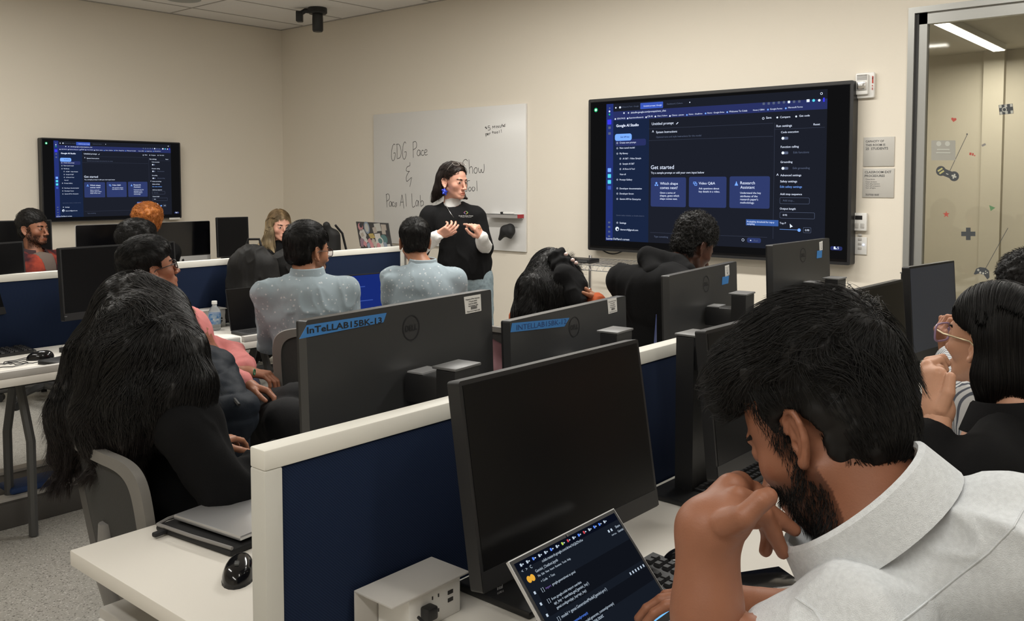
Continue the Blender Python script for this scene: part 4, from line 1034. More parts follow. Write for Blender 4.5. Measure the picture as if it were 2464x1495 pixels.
# water bottle
p = at(517, 795, Z=DESKZ)
r = thing('water_bottle', 'small clear water bottle with blue label and white cap', 'bottle', (p.x, p.y, DESKZ))
m_pet = bpy.data.materials.new('clear_plastic'); m_pet.use_nodes = True; b_ = m_pet.node_tree.nodes['Principled BSDF']; b_.inputs['Transmission Weight'].default_value = .85; b_.inputs['Roughness'].default_value = .1; b_.inputs['IOR'].default_value = 1.2; b_.inputs['Base Color'].default_value = (.85, .88, .9, 1)
MB().lathe([(0, .002), (.026, .0), (.031, .006), (.030, .03), (.031, .05), (.032, .09), (.030, .105), (.018, .125), (.0125, .133), (.0125, .142), (0, .142)], n=24).build('body', m_pet, r)
MB().lathe([(.0312, .035), (.0322, .05), (.0328, .088), (.0315, .092)], n=24).build('label', mat('bottle_label', (.03, .16, .42), .4, noise=(60, .3, (.35, .45, .55))), r)
MB().lathe([(0, .158), (.0135, .158), (.0145, .156), (.0145, .141), (0, .141)], n=20).build('cap', m_white, r)
wd = MB(); put_text(wd, 'BLUE', at(512, 772, d=(p - CP).dot(FH) - .034), at(527, 772, d=(p - CP).dot(FH) - .036), -ray(517, 772)); wchild(wd, 'lettering', m_white, r)
# ================================================================== IMPLICIT SURFACES (bodies, clothes, hair)
def V(*a): return np.array(a, dtype=np.float64)
def A3(v): return np.array([v[0], v[1], v[2]], dtype=np.float64)
def hash3(ix, iy, iz, s):
    h = (ix * 374761393 + iy * 668265263 + iz * 2147483647 + s * 974634777) & 0xffffffff
    h = ((h ^ (h >> 13)) * 1274126177) & 0xffffffff
    return ((h ^ (h >> 16)) & 0xffff) / 32767.5 - 1
def vnoise(P, s=0):
    I = np.floor(P).astype(np.int64); f = P - I; f = f * f * (3 - 2 * f)
    r = 0
    for dx in (0, 1):
        for dy in (0, 1):
            for dz in (0, 1):
                w = (f[:, 0] if dx else 1 - f[:, 0]) * (f[:, 1] if dy else 1 - f[:, 1]) * (f[:, 2] if dz else 1 - f[:, 2])
                r = r + w * hash3(I[:, 0] + dx, I[:, 1] + dy, I[:, 2] + dz, s)
    return r
def fbm(P, sc, o=3, s=0):
    r = 0; a = 1; 
    for i in range(o): r = r + a * vnoise(P * sc, s + i * 7); sc *= 2.03; a *= .5
    return r
def fbm3(P, sc, s=0): return np.stack([vnoise(P * sc, s), vnoise(P * sc + 11.3, s + 1), vnoise(P * sc + 23.7, s + 2)], 1)

class Vol:
    def __init__(s, prims, h, margin=.012):
        s.h = h
        lo = V(9, 9, 9) * 1e3; hi = -lo
        for p in prims:
            if p['op'] != 'u': continue
            l, u = p['bb']; lo = np.minimum(lo, l); hi = np.maximum(hi, u)
        mk_ = max(p['k'] for p in prims) * .8; lo -= margin + mk_; hi += margin + mk_
        s.o = lo; n = np.ceil((hi - lo) / h).astype(int) + 2; s.n = n
        s.S = np.full(n, .2, np.float32)
        ax = [lo[i] + np.arange(n[i]) * h for i in range(3)]
        for p in prims:
            l, u = p['bb']; k = p['k']; m = k + 3.5 * h + (margin if margin > .02 else 0)
            i0 = np.maximum(0, np.floor((l - m - lo) / h).astype(int)); i1 = np.minimum(n, np.ceil((u + m - lo) / h).astype(int) + 1)
            if (i1 <= i0).any(): continue
            sl = tuple(slice(i0[i], i1[i]) for i in range(3))
            X, Y, Z = np.meshgrid(ax[0][sl[0]], ax[1][sl[1]], ax[2][sl[2]], indexing='ij')
            d = p['f'](X, Y, Z).astype(np.float32); A = s.S[sl]
            if p['op'] == 'u':
                if k > 0:
                    hh = np.clip(.5 + .5 * (A - d) / k, 0, 1); R = A + (d - A) * hh - k * hh * (1 - hh)
                else: R = np.minimum(A, d)
            else:
                d = -d
                if k > 0:
                    hh = np.clip(.5 - .5 * (A - d) / k, 0, 1); R = A + (d - A) * hh + k * hh * (1 - hh)
                else: R = np.maximum(A, d)
            s.S[sl] = R
    def sample(s, P):
        q = (P - s.o) / s.h; q = np.clip(q, 0, s.n - 1.001); I = q.astype(int); f = q - I; r = 0
        for dx in (0, 1):
            for dy in (0, 1):
                for dz in (0, 1):
                    w = (f[:, 0] if dx else 1 - f[:, 0]) * (f[:, 1] if dy else 1 - f[:, 1]) * (f[:, 2] if dz else 1 - f[:, 2])
                    r = r + w * s.S[I[:, 0] + dx, I[:, 1] + dy, I[:, 2] + dz]
        return r
    def grad(s, P):
        e = s.h * .9; g = np.stack([s.sample(P + e * V(*a)) - s.sample(P - e * V(*a)) for a in ((1, 0, 0), (0, 1, 0), (0, 0, 1))], 1)
        return g / (np.linalg.norm(g, axis=1, keepdims=True) + 1e-9)
    def mesh(s):
        S = s.S; n = S.shape; ins = S < 0
        c = np.zeros([k - 1 for k in n], np.int8)
        for dx in (0, 1):
            for dy in (0, 1):
                for dz in (0, 1): c += ins[dx:n[0] - 1 + dx, dy:n[1] - 1 + dy, dz:n[2] - 1 + dz]
        act = (c > 0) & (c < 8); idx = np.full(act.shape, -1, np.int64); cells = np.argwhere(act); idx[act] = np.arange(len(cells))
        acc = np.zeros((len(cells), 3)); cnt = np.zeros(len(cells))
        for a in range(3):
            b, d = [i for i in range(3) if i != a]
            for ob in (0, 1):
                for od in (0, 1):
                    c0 = cells.copy(); c0[:, b] += ob; c0[:, d] += od; c1 = c0.copy(); c1[:, a] += 1
                    v0 = S[c0[:, 0], c0[:, 1], c0[:, 2]]; v1 = S[c1[:, 0], c1[:, 1], c1[:, 2]]
                    m = (v0 < 0) != (v1 < 0); t = np.where(m, v0 / (v0 - v1 + 1e-12), 0)
                    p = c0.astype(float); p[:, a] += t; acc[m] += p[m]; cnt[m] += 1
        Vv = acc / cnt[:, None] * s.h + s.o
        F = []
        for a in range(3):
            b, d = (a + 1) % 3, (a + 2) % 3
            sl0 = [slice(None)] * 3; sl1 = [slice(None)] * 3; sl0[a] = slice(0, n[a] - 1); sl1[a] = slice(1, n[a])
            i0 = ins[tuple(sl0)]; i1 = ins[tuple(sl1)]; E = np.argwhere(i0 != i1)
            E = E[(E[:, b] > 0) & (E[:, d] > 0) & (E[:, b] < n[b] - 1) & (E[:, d] < n[d] - 1)]
            fl = i0[E[:, 0], E[:, 1], E[:, 2]]
            def g(ob, od):
                q = E.copy(); q[:, b] += ob; q[:, d] += od; return idx[q[:, 0], q[:, 1], q[:, 2]]
            q = np.stack([g(-1, -1), g(0, -1), g(0, 0), g(-1, 0)], 1); q[~fl] = q[~fl][:, ::-1]; F.append(q)
        F = np.concatenate(F); F = F[(F >= 0).all(1)]
        return Vv, F
def cone(a, b, ra, rb, k=.02, op='u', flat=None):
    a, b = A3(a), A3(b); ab = b - a; L2 = max(ab @ ab, 1e-9); R = max(ra, rb)
    def f(X, Y, Z):
        x, y, z = X - a[0], Y - a[1], Z - a[2]; t = np.clip((x * ab[0] + y * ab[1] + z * ab[2]) / L2, 0, 1)
        return np.sqrt((x - t * ab[0]) ** 2 + (y - t * ab[1]) ** 2 + (z - t * ab[2]) ** 2) - (ra + (rb - ra) * t)
    return dict(f=f, bb=(np.minimum(a, b) - R, np.maximum(a, b) + R), k=k, op=op)
def ell(c, r, k=.02, op='u', R=None):
    c = A3(c); r = A3(r); R = np.eye(3) if R is None else R; m = r.max()
    ext = np.sqrt(((R * r) ** 2).sum(1))
    def f(X, Y, Z):
        x, y, z = X - c[0], Y - c[1], Z - c[2]
        u = (R[0, 0] * x + R[1, 0] * y + R[2, 0] * z); v = (R[0, 1] * x + R[1, 1] * y + R[2, 1] * z); w = (R[0, 2] * x + R[1, 2] * y + R[2, 2] * z)
        k0 = np.sqrt((u / r[0]) ** 2 + (v / r[1]) ** 2 + (w / r[2]) ** 2); k1 = np.sqrt((u / r[0] ** 2) ** 2 + (v / r[1] ** 2) ** 2 + (w / r[2] ** 2) ** 2)
        return k0 * (k0 - 1) / (k1 + 1e-9)
    return dict(f=f, bb=(c - ext, c + ext), k=k, op=op)
class Frame:
    """local frame: x side, y forward, z up; uniform scale"""
    def __init__(s, o, fwd, up=(0, 0, 1), sc=1.0, roll=0):
        y = A3(fwd); y = y / np.linalg.norm(y); z = A3(up); z = z - y * (z @ y); z /= np.linalg.norm(z); x = np.cross(y, z)
        if roll:
            c_, s_ = math.cos(roll), math.sin(roll); x, z = x * c_ + z * s_, z * c_ - x * s_
        s.R = np.stack([x, y, z], 1); s.o = A3(o); s.s = sc
    def p(s, *a): return s.o + s.R @ (V(*a) * s.s)
    def P(s, Q): return s.o + (Q * s.s) @ s.R.T
    def inv(s, Q): return ((Q - s.o) @ s.R) / s.s
    def d(s, *a): return s.R @ V(*a)
    def cone(s, a, b, ra, rb, k=.01, op='u'): return cone(s.p(*a), s.p(*b), ra * s.s, rb * s.s, k * s.s, op)
    def ell(s, c, r, k=.01, op='u', rx=0, rz=0):
        R = s.R
        if rx: c_, s_ = math.cos(rx), math.sin(rx); R = R @ np.array([[1, 0, 0], [0, c_, -s_], [0, s_, c_]])
        if rz: c_, s_ = math.cos(rz), math.sin(rz); R = R @ np.array([[c_, -s_, 0], [s_, c_, 0], [0, 0, 1]])
        return ell(s.p(*c), V(*r) * s.s, k * s.s, op, R)
    def cut(s, fn, k=.006):
        """remove where fn(local)>0"""
        def f(X, Y, Z):
            q = np.stack([X.ravel(), Y.ravel(), Z.ravel()], 1); return -(fn(s.inv(q)) * s.s).reshape(X.shape)
        return dict(f=f, bb=(s.o - .8, s.o + .8), k=k * s.s, op='s')

def mk(name, Vv, F, mats, parent, tint=None, smooth=True):
    me = bpy.data.meshes.new(name); n = len(Vv); me.vertices.add(n); me.vertices.foreach_set('co', np.ascontiguousarray(Vv, dtype=np.float32).ravel())
    F = np.asarray(F); k = F.shape[1]; me.loops.add(F.size); me.loops.foreach_set('vertex_index', F.astype(np.int32).ravel())
    me.polygons.add(len(F)); me.polygons.foreach_set('loop_start', np.arange(len(F), dtype=np.int32) * k)
    me.polygons.foreach_set('use_smooth', np.full(len(F), smooth))
    me.update(calc_edges=True)
    for m in (mats if isinstance(mats, list) else [mats]): me.materials.append(m)
    if tint is not None:
        a = me.attributes.new('tint', 'FLOAT_COLOR', 'POINT'); c = np.ones((n, 4), np.float32); c[:, :3] = tint; a.data.foreach_set('color', c.ravel())
    o = bpy.data.objects.new(name, me); SC.collection.objects.link(o)
    if parent is not None:
        o.parent = parent; o.matrix_parent_inverse = root_matrix(parent).inverted()
    return o
def merge(ms):
    Vs, Fs, o = [], [], 0
    for v, f in ms: Vs.append(v); Fs.append(f + o); o += len(v)
    return np.concatenate(Vs), np.concatenate(Fs)

# ---------------------------------------------------------------- strands
def tubes(paths, r, n=3, tip=.15):
    """paths [N,K,3] -> vertices, quads"""
    N, K, _ = paths.shape
    T = np.gradient(paths, axis=1); T /= np.linalg.norm(T, axis=2, keepdims=True) + 1e-9
    ref = np.zeros_like(T); ref[..., 2] = 1; ref[np.abs(T[..., 2]) > .9] = (1, 0, 0)
    a = np.cross(T, ref); a /= np.linalg.norm(a, axis=2, keepdims=True) + 1e-9; b = np.cross(a, T)
    s = np.linspace(0, 1, K); rr = (1 - (1 - tip) * s ** 2)[None, :, None] * (r[:, None, None] if np.ndim(r) else r)
    vs = np.stack([paths + (a * math.cos(2 * math.pi * k / n) + b * math.sin(2 * math.pi * k / n)) * rr for k in range(n)], 2)   # N,K,n,3
    base = (np.arange(N)[:, None, None] * K + np.arange(K - 1)[None, :, None]) * n
    k = np.arange(n)[None, None, :]; k2 = (k + 1) % n
    F = np.stack([base + k, base + k2, base + n + k2, base + n + k], -1).reshape(-1, 4)
    return vs.reshape(-1, 3), F
def strands(vol, roots, flow, steps, step, r, seed=0, *a, reject=None, **k):
    return strands_(vol, roots, flow, steps, step, r, seed, *a, reject=reject, **k)
def strands_(vol, roots, flow, steps, step, r, seed=0, wave=(0, 8), off=(.0005, .004), lift=0, clump=.4, hold=1.0, hold_until=1.0, reject=None):
    rng = np.random.default_rng(seed); P = roots.copy(); N = len(P)
    o_ = rng.uniform(off[0], off[1], N); ph = rng.uniform(0, 50, (N, 1)); path = []
    g = vol.grad(P); P = P - g * (vol.sample(P) - o_)[:, None]
    for i in range(steps):
        path.append(P.copy()); s_ = i / max(1, steps - 1)
        g = vol.grad(P); f = flow(P); f = f + wave[0] * fbm3(P + ph * (.0025 * (1 - clump) + .0002), wave[1], seed + 3) + wave[0] * .5 * fbm3(P + ph * (.004 if clump < .75 else .001), wave[1] * 2.5, seed + 9)
        h_ = hold if s_ <= hold_until else 0
        f = f - g * (g * f).sum(1, keepdims=True) * h_ + g * lift * s_
        f /= np.linalg.norm(f, axis=1, keepdims=True) + 1e-9
        P = P + f * step
        if h_ > 0:
            d = (vol.sample(P) - (o_ + lift * .01 * s_)); P = P - vol.grad(P) * np.clip(d, -.01, .01)[:, None] * h_
        else:
            d = vol.sample(P); P = P + vol.grad(P) * np.clip(.001 - d, 0, .01)[:, None]
    path = np.stack(path, 1); rr = r * rng.uniform(.6, 1.3, N)
    if reject is not None:
        bad = reject(path.reshape(-1, 3)).reshape(N, -1); k0 = bad[:, 0]; path = path[~k0]; rr = rr[~k0]; bad = bad[~k0]
        K_ = path.shape[1]; fb = np.where(bad.any(1), bad.argmax(1), K_); ii = np.minimum(np.arange(K_)[None], np.maximum(fb - 1, 0)[:, None])
        fr_ = (fb[:, None] / K_); sc_ = np.clip(fb / K_, .2, 1)
        # resample the part that stays outside the face so the strand ends there
        t_ = np.linspace(0, 1, K_)[None] * np.maximum(fb - 1, 1)[:, None]; a_ = np.floor(t_).astype(int); b_ = np.minimum(a_ + 1, np.maximum(fb - 1, 1)[:, None]); w_ = (t_ - a_)[..., None]
        rows = np.arange(len(path))[:, None]; path = path[rows, a_] * (1 - w_) + path[rows, np.minimum(b_, K_ - 1)] * w_
    return tubes(path, rr)
def pick(Vv, n, cond, seed=0):
    rng = np.random.default_rng(seed); c = np.where(cond)[0]
    if len(c) == 0: return Vv[:0]
    return Vv[rng.choice(c, n)] + rng.normal(0, .0015, (n, 3))

# ---------------------------------------------------------------- head
def head_prims(H, *a, **k):
    P = head_prims_(H, *a, **k)
    for q in P: q['k'] *= .72
    return P
def head_prims_(H, fem=False, jaw=1.0, ears=True, mouth_open=0, nose=1.0):
    p = []
    j = jaw * (.92 if fem else 1)
    p.append(H.ell((0, -.012, .043), (.0745, .094, .078), .02))
    p.append(H.ell((0, .030, .005), (.064, .060, .080), .03))
    p.append(H.ell((0, .034, -.055), (.052 * j, .047, .050), .025)); p.append(H.ell((0, .044, -.052), (.043 * j, .042, .040), .02))
    for s in (-1, 1):
        p.append(H.cone((s * .052 * j, .0, -.045), (s * .018, .070, -.092), .017, .014, .022))
        p.append(H.ell((s * .040, .056, -.024), (.023, .024, .024), .022))
    p.append(H.ell((0, .074, -.094), (.021 * j, .018, .017), .018))
    p.append(H.cone((-.032, .082, .021), (.032, .082, .021), .0075, .0075, .014))
    for s in (-1, 1): p.append(H.ell((s * .031, .100, .001), (.0165, .0135, .0105), .012, 's'))
    p.append(H.cone((0, .086, .008), (0, .104 + .004 * nose, -.034), .0075, .0088, .009))
    p.append(H.ell((0, .108 + .003 * nose, -.038), (.0105, .0105, .009), .006))
    for s in (-1, 1):
        p.append(H.ell((s * .0115, .098, -.0405), (.0075, .011, .0075), .005))
        p.append(H.ell((s * .0060, .108, -.0475), (.0028, .005, .003), .003, 's'))
    p.append(H.ell((0, .077, -.068), (.028, .019, .018), .014))
    p.append(H.cone((-.015, .0912, -.0665), (.015, .0912, -.0665), .0042, .0042, .006)); p.append(H.ell((0, .0945, -.0655), (.009, .0045, .004), .005))
    p.append(H.ell((0, .0915, -.0762 - mouth_open), (.018, .0060, .0050), .005))
    p.append(H.cone((-.021, .0965, -.0712 - mouth_open * .5), (.021, .0965, -.0712 - mouth_open * .5), .0012 + mouth_open * .6, .0012 + mouth_open * .6, .003, 's'))
    p.append(H.ell((0, .098, -.085), (.014, .006, .003), .006, 's'))
    for s in (-1, 1):   # lids
        p.append(H.ell((s * .031, .0765, .001), (.0145, .0137, .0130), .004))
        p.append(H.ell((s * .031, .0925, .0005), (.0165, .0095, .0046), .0015, 's'))
        if ears:
            E = Frame(H.p(s * .0735, -.006, -.008), H.d(s * .42, -.9, 0), H.d(0, -.18, 1), H.s)
            q = lambda a, z: (0, a, z)
            rim = [(-.012, .012), (-.006, .026), (.006, .033), (.019, .028), (.023, .014), (.019, -.004), (.010, -.018), (.0, -.028), (-.006, -.024)]
            rr = [.003, .0032, .0036, .0038, .0036, .0034, .0038, .0062, .004]
            # bowl
            p.append(E.ell((0, .005, .006), (.0052, .018, .026), .004)); p.append(E.ell((0, .0, -.010), (.0065, .012, .018), .005))
            sx = s
            for i in range(len(rim) - 1):
                p.append(E.cone((sx * -.0045, rim[i][0], rim[i][1]), (sx * -.0045, rim[i + 1][0], rim[i + 1][1]), rr[i], rr[i + 1], .0025))
            p.append(E.ell((sx * -.0085, .006, .010), (.0055, .0105, .017), .002, 's')); p.append(E.ell((sx * -.010, -.002, -.006), (.0085, .0065, .0085), .002, 's'))
            p.append(E.cone((sx * -.002, .006, .02), (sx * -.002, .011, -.006), .0028, .0024, .003)); p.append(E.ell((sx * -.003, -.009, -.006), (.003, .0035, .006), .003))
    return p
def head_tint(L, lip=(.80, .55, .52), beard=0, brow=0, stubble_c=(.22, .2, .2), blush=.08):
    """colour factors on the skin by place on the head"""
    x, y, z = L[:, 0], L[:, 1], L[:, 2]; t = np.ones((len(L), 3)); front = y > .05
    g = lambda cx, cz, sx, sz: np.exp(-((x - cx) / sx) ** 2 - ((z - cz) / sz) ** 2)
    lipm = np.clip(1.6 * np.exp(-(x / .021) ** 4 - ((z + .0715) / .0095) ** 4), 0, 1) * (y > .088)
    t = t * (1 - lipm[:, None] * (1 - V(*lip)))
    bl = (g(.045, -.03, .02, .02) + g(-.045, -.03, .02, .02) + .7 * g(0, -.04, .015, .012)) * front
    t = t * (1 - bl[:, None] * blush * V(0, 1, 1))
    eyem = (g(.031, .002, .018, .011) + g(-.031, .002, .018, .011)) * (y > .07)
    t = t * (1 - np.clip(eyem, 0, 1)[:, None] * .18)
    if beard:
        side = np.clip((-.035 - z) / .02, 0, 1) * np.clip((y + .02) / .03, 0, 1); mous = np.exp(-(x / .026) ** 4 - ((z + .0575) / .0075) ** 2) * front
        chin = np.clip((-.082 - z) / .012, 0, 1) * front; jawm = np.clip((np.abs(x) - .030) / .015, 0, 1) * np.clip((-.03 - z) / .02, 0, 1) * (y > -.01)
        sb = np.clip((np.abs(x) - .055) / .01, 0, 1) * np.clip((y - .0) / .012, 0, 1) * np.clip((.035 - y) / .012, 0, 1) * (z < .02) * (z > -.08)
        m = np.clip(mous + chin + jawm + sb, 0, 1) * beard * (z > -.135) * (1 - lipm)
        t = t * (1 - m[:, None] * (1 - V(*stubble_c)))
    return t
def beard_mask(L, full=True):
    x, y, z = L[:, 0], L[:, 1], L[:, 2]
    mous = (np.abs(x) < .028) & (z > -.064) & (z < -.052) & (y > .08)
    chin = (z < -.084) & (y > .03) & (z > -.13)
    jaw = (np.abs(x) > .034) & (z < -.040 - .25 * (.07 - y)) & (y > -.005) & (z > -.12)
    sb = (np.abs(x) > .056) & (y > .004) & (y < .034) & (z < .02) & (z > -.06)
    return mous | chin | ((jaw | sb) if full else np.zeros(len(x), bool))
m_eyew = mat('eye_white', (.62, .58, .55), .15); m_iris = mat('eye_iris_dark', (.03, .015, .008), .1)
m_hairblack = mat('black_hair', (.0075, .0068, .0065), .55, spec=.28)
m_hairlong = mat('long_black_hair', (.0075, .0066, .0062), .5, spec=.4, attr=True)
m_hairbrown = mat('dark_brown_hair', (.018, .011, .008), .5, spec=.3)
m_hairblond = mat('blonde_hair', (.52, .39, .22), .45, attr=True)
m_hairorange = mat('orange_hair', (.46, .15, .028), .5)

def skinmat(name, rgb, rough=.48):
    return mat(name, srgb(*rgb), rough, sss=.06, attr=True, noise=(30, .07), bump=(420, .12), spec=.4)

# ---------------------------------------------------------------- hands
def hand_prims(wr, dirn, nrm, side=1, curl=(.5, .5, .5, .5), thumb=(.5, .4), sc=1.0, spread=.05, k=.006):
    """wrist point, direction to the knuckles, palm normal (palm faces +nrm), side=+1 thumb towards local +x"""
    H = Frame(wr, dirn, nrm, sc); p = []
    kx = [.028, .0095, -.009, -.026]; kl = [.088, .092, .087, .079]; ph = [(.040, .024, .021), (.044, .028, .022), (.041, .026, .021), (.032, .020, .019)]
    for i in range(4):
        x = side * kx[i]; b = (x, kl[i], 0)
        p.append(H.cone((side * kx[i] * .6, .005, 0), b, .0135, .0105, .014))
        a = 0; q = np.array(b, float); r0 = [.0092, .0086, .0076, .0068]
        if i == 3: r0 = [x_ * .88 for x_ in r0]
        for j in range(3):
            a += curl[i] * (1.0, 1.15, .8)[j]
            dx = side * (1.5 - i) * spread * .5
            n_ = q + np.array([math.sin(dx) * ph[i][j], math.cos(a) * ph[i][j], math.sin(a) * ph[i][j]])
            p.append(H.cone(tuple(q), tuple(n_), r0[j], r0[j + 1], .003)); q = n_
    t0 = np.array([side * .018, .022, .006]); t1 = t0 + np.array([side * .026, .030, .012]); 
    t2 = t1 + .034 * np.array([side * math.cos(thumb[0]) * .7, math.sin(thumb[0]) + .35, thumb[1]]) / 1.1; t3 = t2 + .028 * np.array([side * math.cos(thumb[0] + .5) * .6, math.sin(thumb[0]) + .6, thumb[1]]) / 1.1
    p.append(H.cone(tuple(t0), tuple(t1), .015, .0125, .012)); p.append(H.cone(tuple(t1), tuple(t2), .0115, .0098, .005)); p.append(H.cone(tuple(t2), tuple(t3), .0098, .0082, .004))
    p.append(H.cone((0, -.02, 0), (0, .02, 0), .024, .021, .02))
    return p
def finger_chain(pts, r, k=.003):
    return [cone(pts[i], pts[i + 1], r[i], r[i + 1], k) for i in range(len(pts) - 1)]

# ---------------------------------------------------------------- skeleton
def seated(pel, face, lean=0, side=0, up=.47, shw=.175, twist=0, seat_z=None):
    a = math.radians(face); f = V(math.cos(a), math.sin(a), 0); s = V(math.sin(a), -math.cos(a), 0); z = V(0, 0, 1); pel = A3(pel)
    J = dict(pel=pel, f=f, s=s)
    J['neck'] = pel + z * up + f * lean + s * side
    b = math.radians(face + twist); s2 = V(math.sin(b), -math.cos(b), 0); J['s2'] = s2; J['f2'] = V(math.cos(b), math.sin(b), 0)
    for n, g in (('R', 1), ('L', -1)):
        J['sh' + n] = J['neck'] + s2 * g * shw - z * .055
        J['hip' + n] = pel + s * g * .085
        J['kn' + n] = pel + s * g * .13 + f * .43 - z * .03
        J['an' + n] = J['kn' + n] - z * (J['kn' + n][2] - .09) + f * .02
        J['el' + n] = J['sh' + n] - z * .25 + s * g * .05 + f * .08
        J['wr' + n] = J['el' + n] + f * .22 + z * .02 - s * g * .06
    J['head'] = J['neck'] + z * .155 + f * .02
    return J
def torso_prims(J, g=0.0, w=1.0, d=1.0, low=True, k=.028):
    up = J['neck'] - J['pel']; T = Frame(J['pel'], J['f2'] * .999 + 0, up); L = np.linalg.norm(up); p = []
    Tp = Frame(J['pel'], J['f'], up)
    p.append(T.ell((0, -.004, L * .74), (.140 * w + g, .092 * d + g, .140), k)); p.append(T.ell((0, .012 * d, L * .42), (.128 * w + g, .096 * d + g, .17), k))
    if low: p.append(Tp.ell((0, 0, .02), (.155 * w + g, .115 * d + g, .12), k))
    p.append(cone(J['shL'], J['shR'], .045 + g, .045 + g, k)); 
    for n in 'LR': p.append(cone(J['neck'] + V(0, 0, -.012) + (J['shL' if n == 'L' else 'shR'] - J['neck']) * .1, J['sh' + n], .038 + g, .047 + g, k))
    return p
def arm_prims(J, n, g=0.0, r=(.05, .039, .027), part=1.0, k=.02):
    a, b, c = J['sh' + n], J['el' + n], J['wr' + n]; p = []
    p.append(cone(a, b, r[0] + g, r[1] + g, .02))
    if part > .5:
        e = b + (c - b) * min(1, (part - .5) * 2); p.append(cone(b, b + (c - b) * .35 if part >= 1 else e, r[1] + g, r[1] * .95 + g, .008))
        if part >= 1: p.append(cone(b + (c - b) * .3, c, r[1] * .95 + g, r[2] + g, .008))
    return p
def leg_prims(J, g=0.0, r=(.083, .056, .042)):
    p = []
    for n in 'LR':
        p.append(cone(J['hip' + n], J['kn' + n], r[0] + g, r[1] + g, .02)); p.append(cone(J['kn' + n], J['an' + n], r[1] + g, r[2] + g, .01))
    return p
def neck_prims(J, H, r=.052):
    b = J['neck'] - V(0, 0, .02); m = H.p(0, -.022, -.055)
    return [cone(b, m, r * 1.06, r * .98, .02), cone(J['neck'] + V(0, 0, -.09) + J['f2'] * .02, b, .09, r * 1.1, .04)]

def wrinkle(P, sc, seed, st=(1, 1, 1)):
    Q = P * V(*st); Q = Q + .035 * fbm3(P, 5, seed) 
    a = (1 - np.abs(vnoise(Q * sc, seed))) ** 4; b = (1 - np.abs(vnoise(Q * sc * 1.9 + 7, seed + 4))) ** 4
    return a + .45 * b - .35
def cloth(prims, h, name, m, root, amp=.006, sc=14, seed=0, fold=None, cuts=None, st=(1, 1, .55)):
    v = Vol(prims + (cuts or []), h); Vv, F = v.mesh()
    if not len(Vv): return None
    g = v.grad(Vv)
    msk = np.clip(.6 + .9 * vnoise(Vv * 6, seed + 20), .1, 1.4)
    Vv = Vv + g * (amp * 1.5 * wrinkle(Vv, sc, seed, st) * msk + amp * .5 * fbm(Vv, 7, 2, seed + 2))[:, None]
    if fold is not None: Vv = Vv + g * fold(Vv)[:, None]
    return mk(name, Vv, F, m, root)

def build_person(label, J, hd, skin, h_head=.0035, fem=False, jaw=1.0, beard=0, hscale=.97, roll=0, mouth=0, hands=None, extra=None, lean_head_up=(0, 0, 1), legs=True,
                 bare_arms=True, hand_h=.003, eyes=True, iris=(0, 0), brows=True, brow_m=None, nose=1, brow_t=.0016, ear=True, neck_r=.052, stub=(.22, .2, .2), torsog=-.012):
    """hd: (yaw deg, pitch deg) of the face"""
    root = thing('person', label, 'person', (float(J['pel'][0]), float(J['pel'][1]), 0.0))
    y, p = math.radians(hd[0]), math.radians(hd[1]); fw = V(math.cos(y) * math.cos(p), math.sin(y) * math.cos(p), math.sin(p))
    H = Frame(J['head'], fw, lean_head_up, hscale, roll)
    hv = Vol(head_prims(H, fem, jaw, ear, mouth, nose) + neck_prims(J, H, neck_r), h_head); hm = hv.mesh()
    parts = [hm]; cols = [head_tint(H.inv(hm[0]), beard=beard, stubble_c=stub)]
    bp = torso_prims(J, torsog) + arm_prims(J, 'L') + arm_prims(J, 'R')
    if legs: bp += leg_prims(J, -.01)
    bv = Vol(bp, .011); b = bv.mesh(); parts.append(b); cols.append(np.ones((len(b[0]), 3)))
    for hp in (hands or []):
        v = Vol(hp, hand_h); m_ = v.mesh(); parts.append(m_); cols.append(np.ones((len(m_[0]), 3)))
    Vv, F = merge(parts)
    body = mk('body', Vv, F, skin, root, np.concatenate(cols))
    if eyes:
        mb = MB()
        for s in (-1, 1):
            c_ = H.p(s * .031, .0765, .0005); r = .0128 * H.s
            RM = Matrix(((*H.R[0], c_[0]), (*H.R[1], c_[1]), (*H.R[2], c_[2]), (0, 0, 0, 1))) @ Matrix.Rotation(-iris[0], 4, 'Z') @ Matrix.Rotation(-iris[1], 4, 'X') @ Matrix.Rotation(math.radians(-90), 4, 'X')
            prof = [(r * math.sin(t_), r * math.cos(t_)) for t_ in [math.pi * i / 14 for i in range(15)]]
            pi = [(0, r * 1.012)] + [(r * math.sin(t_) * 1.012, r * math.cos(t_) * 1.012) for t_ in (.15, .32, .50)]
            mb.lathe(prof, n=20, mi=0, X=RM); mb.lathe(pi, n=20, mi=1, X=RM)
        e = mb.build('eyes', [m_eyew, m_iris], root); e.matrix_parent_inverse = root_matrix(root).inverted()
    if brows:
        rng = np.random.default_rng(5); n_ = 90; pts = []
        for s in (-1, 1):
            u = rng.uniform(0, 1, n_); x = s * (.012 + .036 * u); z = .0175 + .0065 * np.sin(u * 2.2) - .004 * u + rng.normal(0, .0016, n_) * (1.2 - u); pts.append(np.stack([x, np.full(n_, .088 - .012 * u ** 2), z], 1))
        R0 = H.P(np.concatenate(pts)); sgn = np.repeat([-1, 1], n_)
        fl = lambda P: (np.sign(H.inv(P)[:, :1]) * H.R[:, 0][None] + H.R[:, 2][None] * .25)
        vv, ff = strands(hv, R0, fl, 4, .0030, brow_t * .45 * np.ones(len(R0)), 3, (0.1, 80), (.0, .0008))
        mk('eyebrows', vv, ff, brow_m or m_hairblack, root)
    return root, H, hv, body
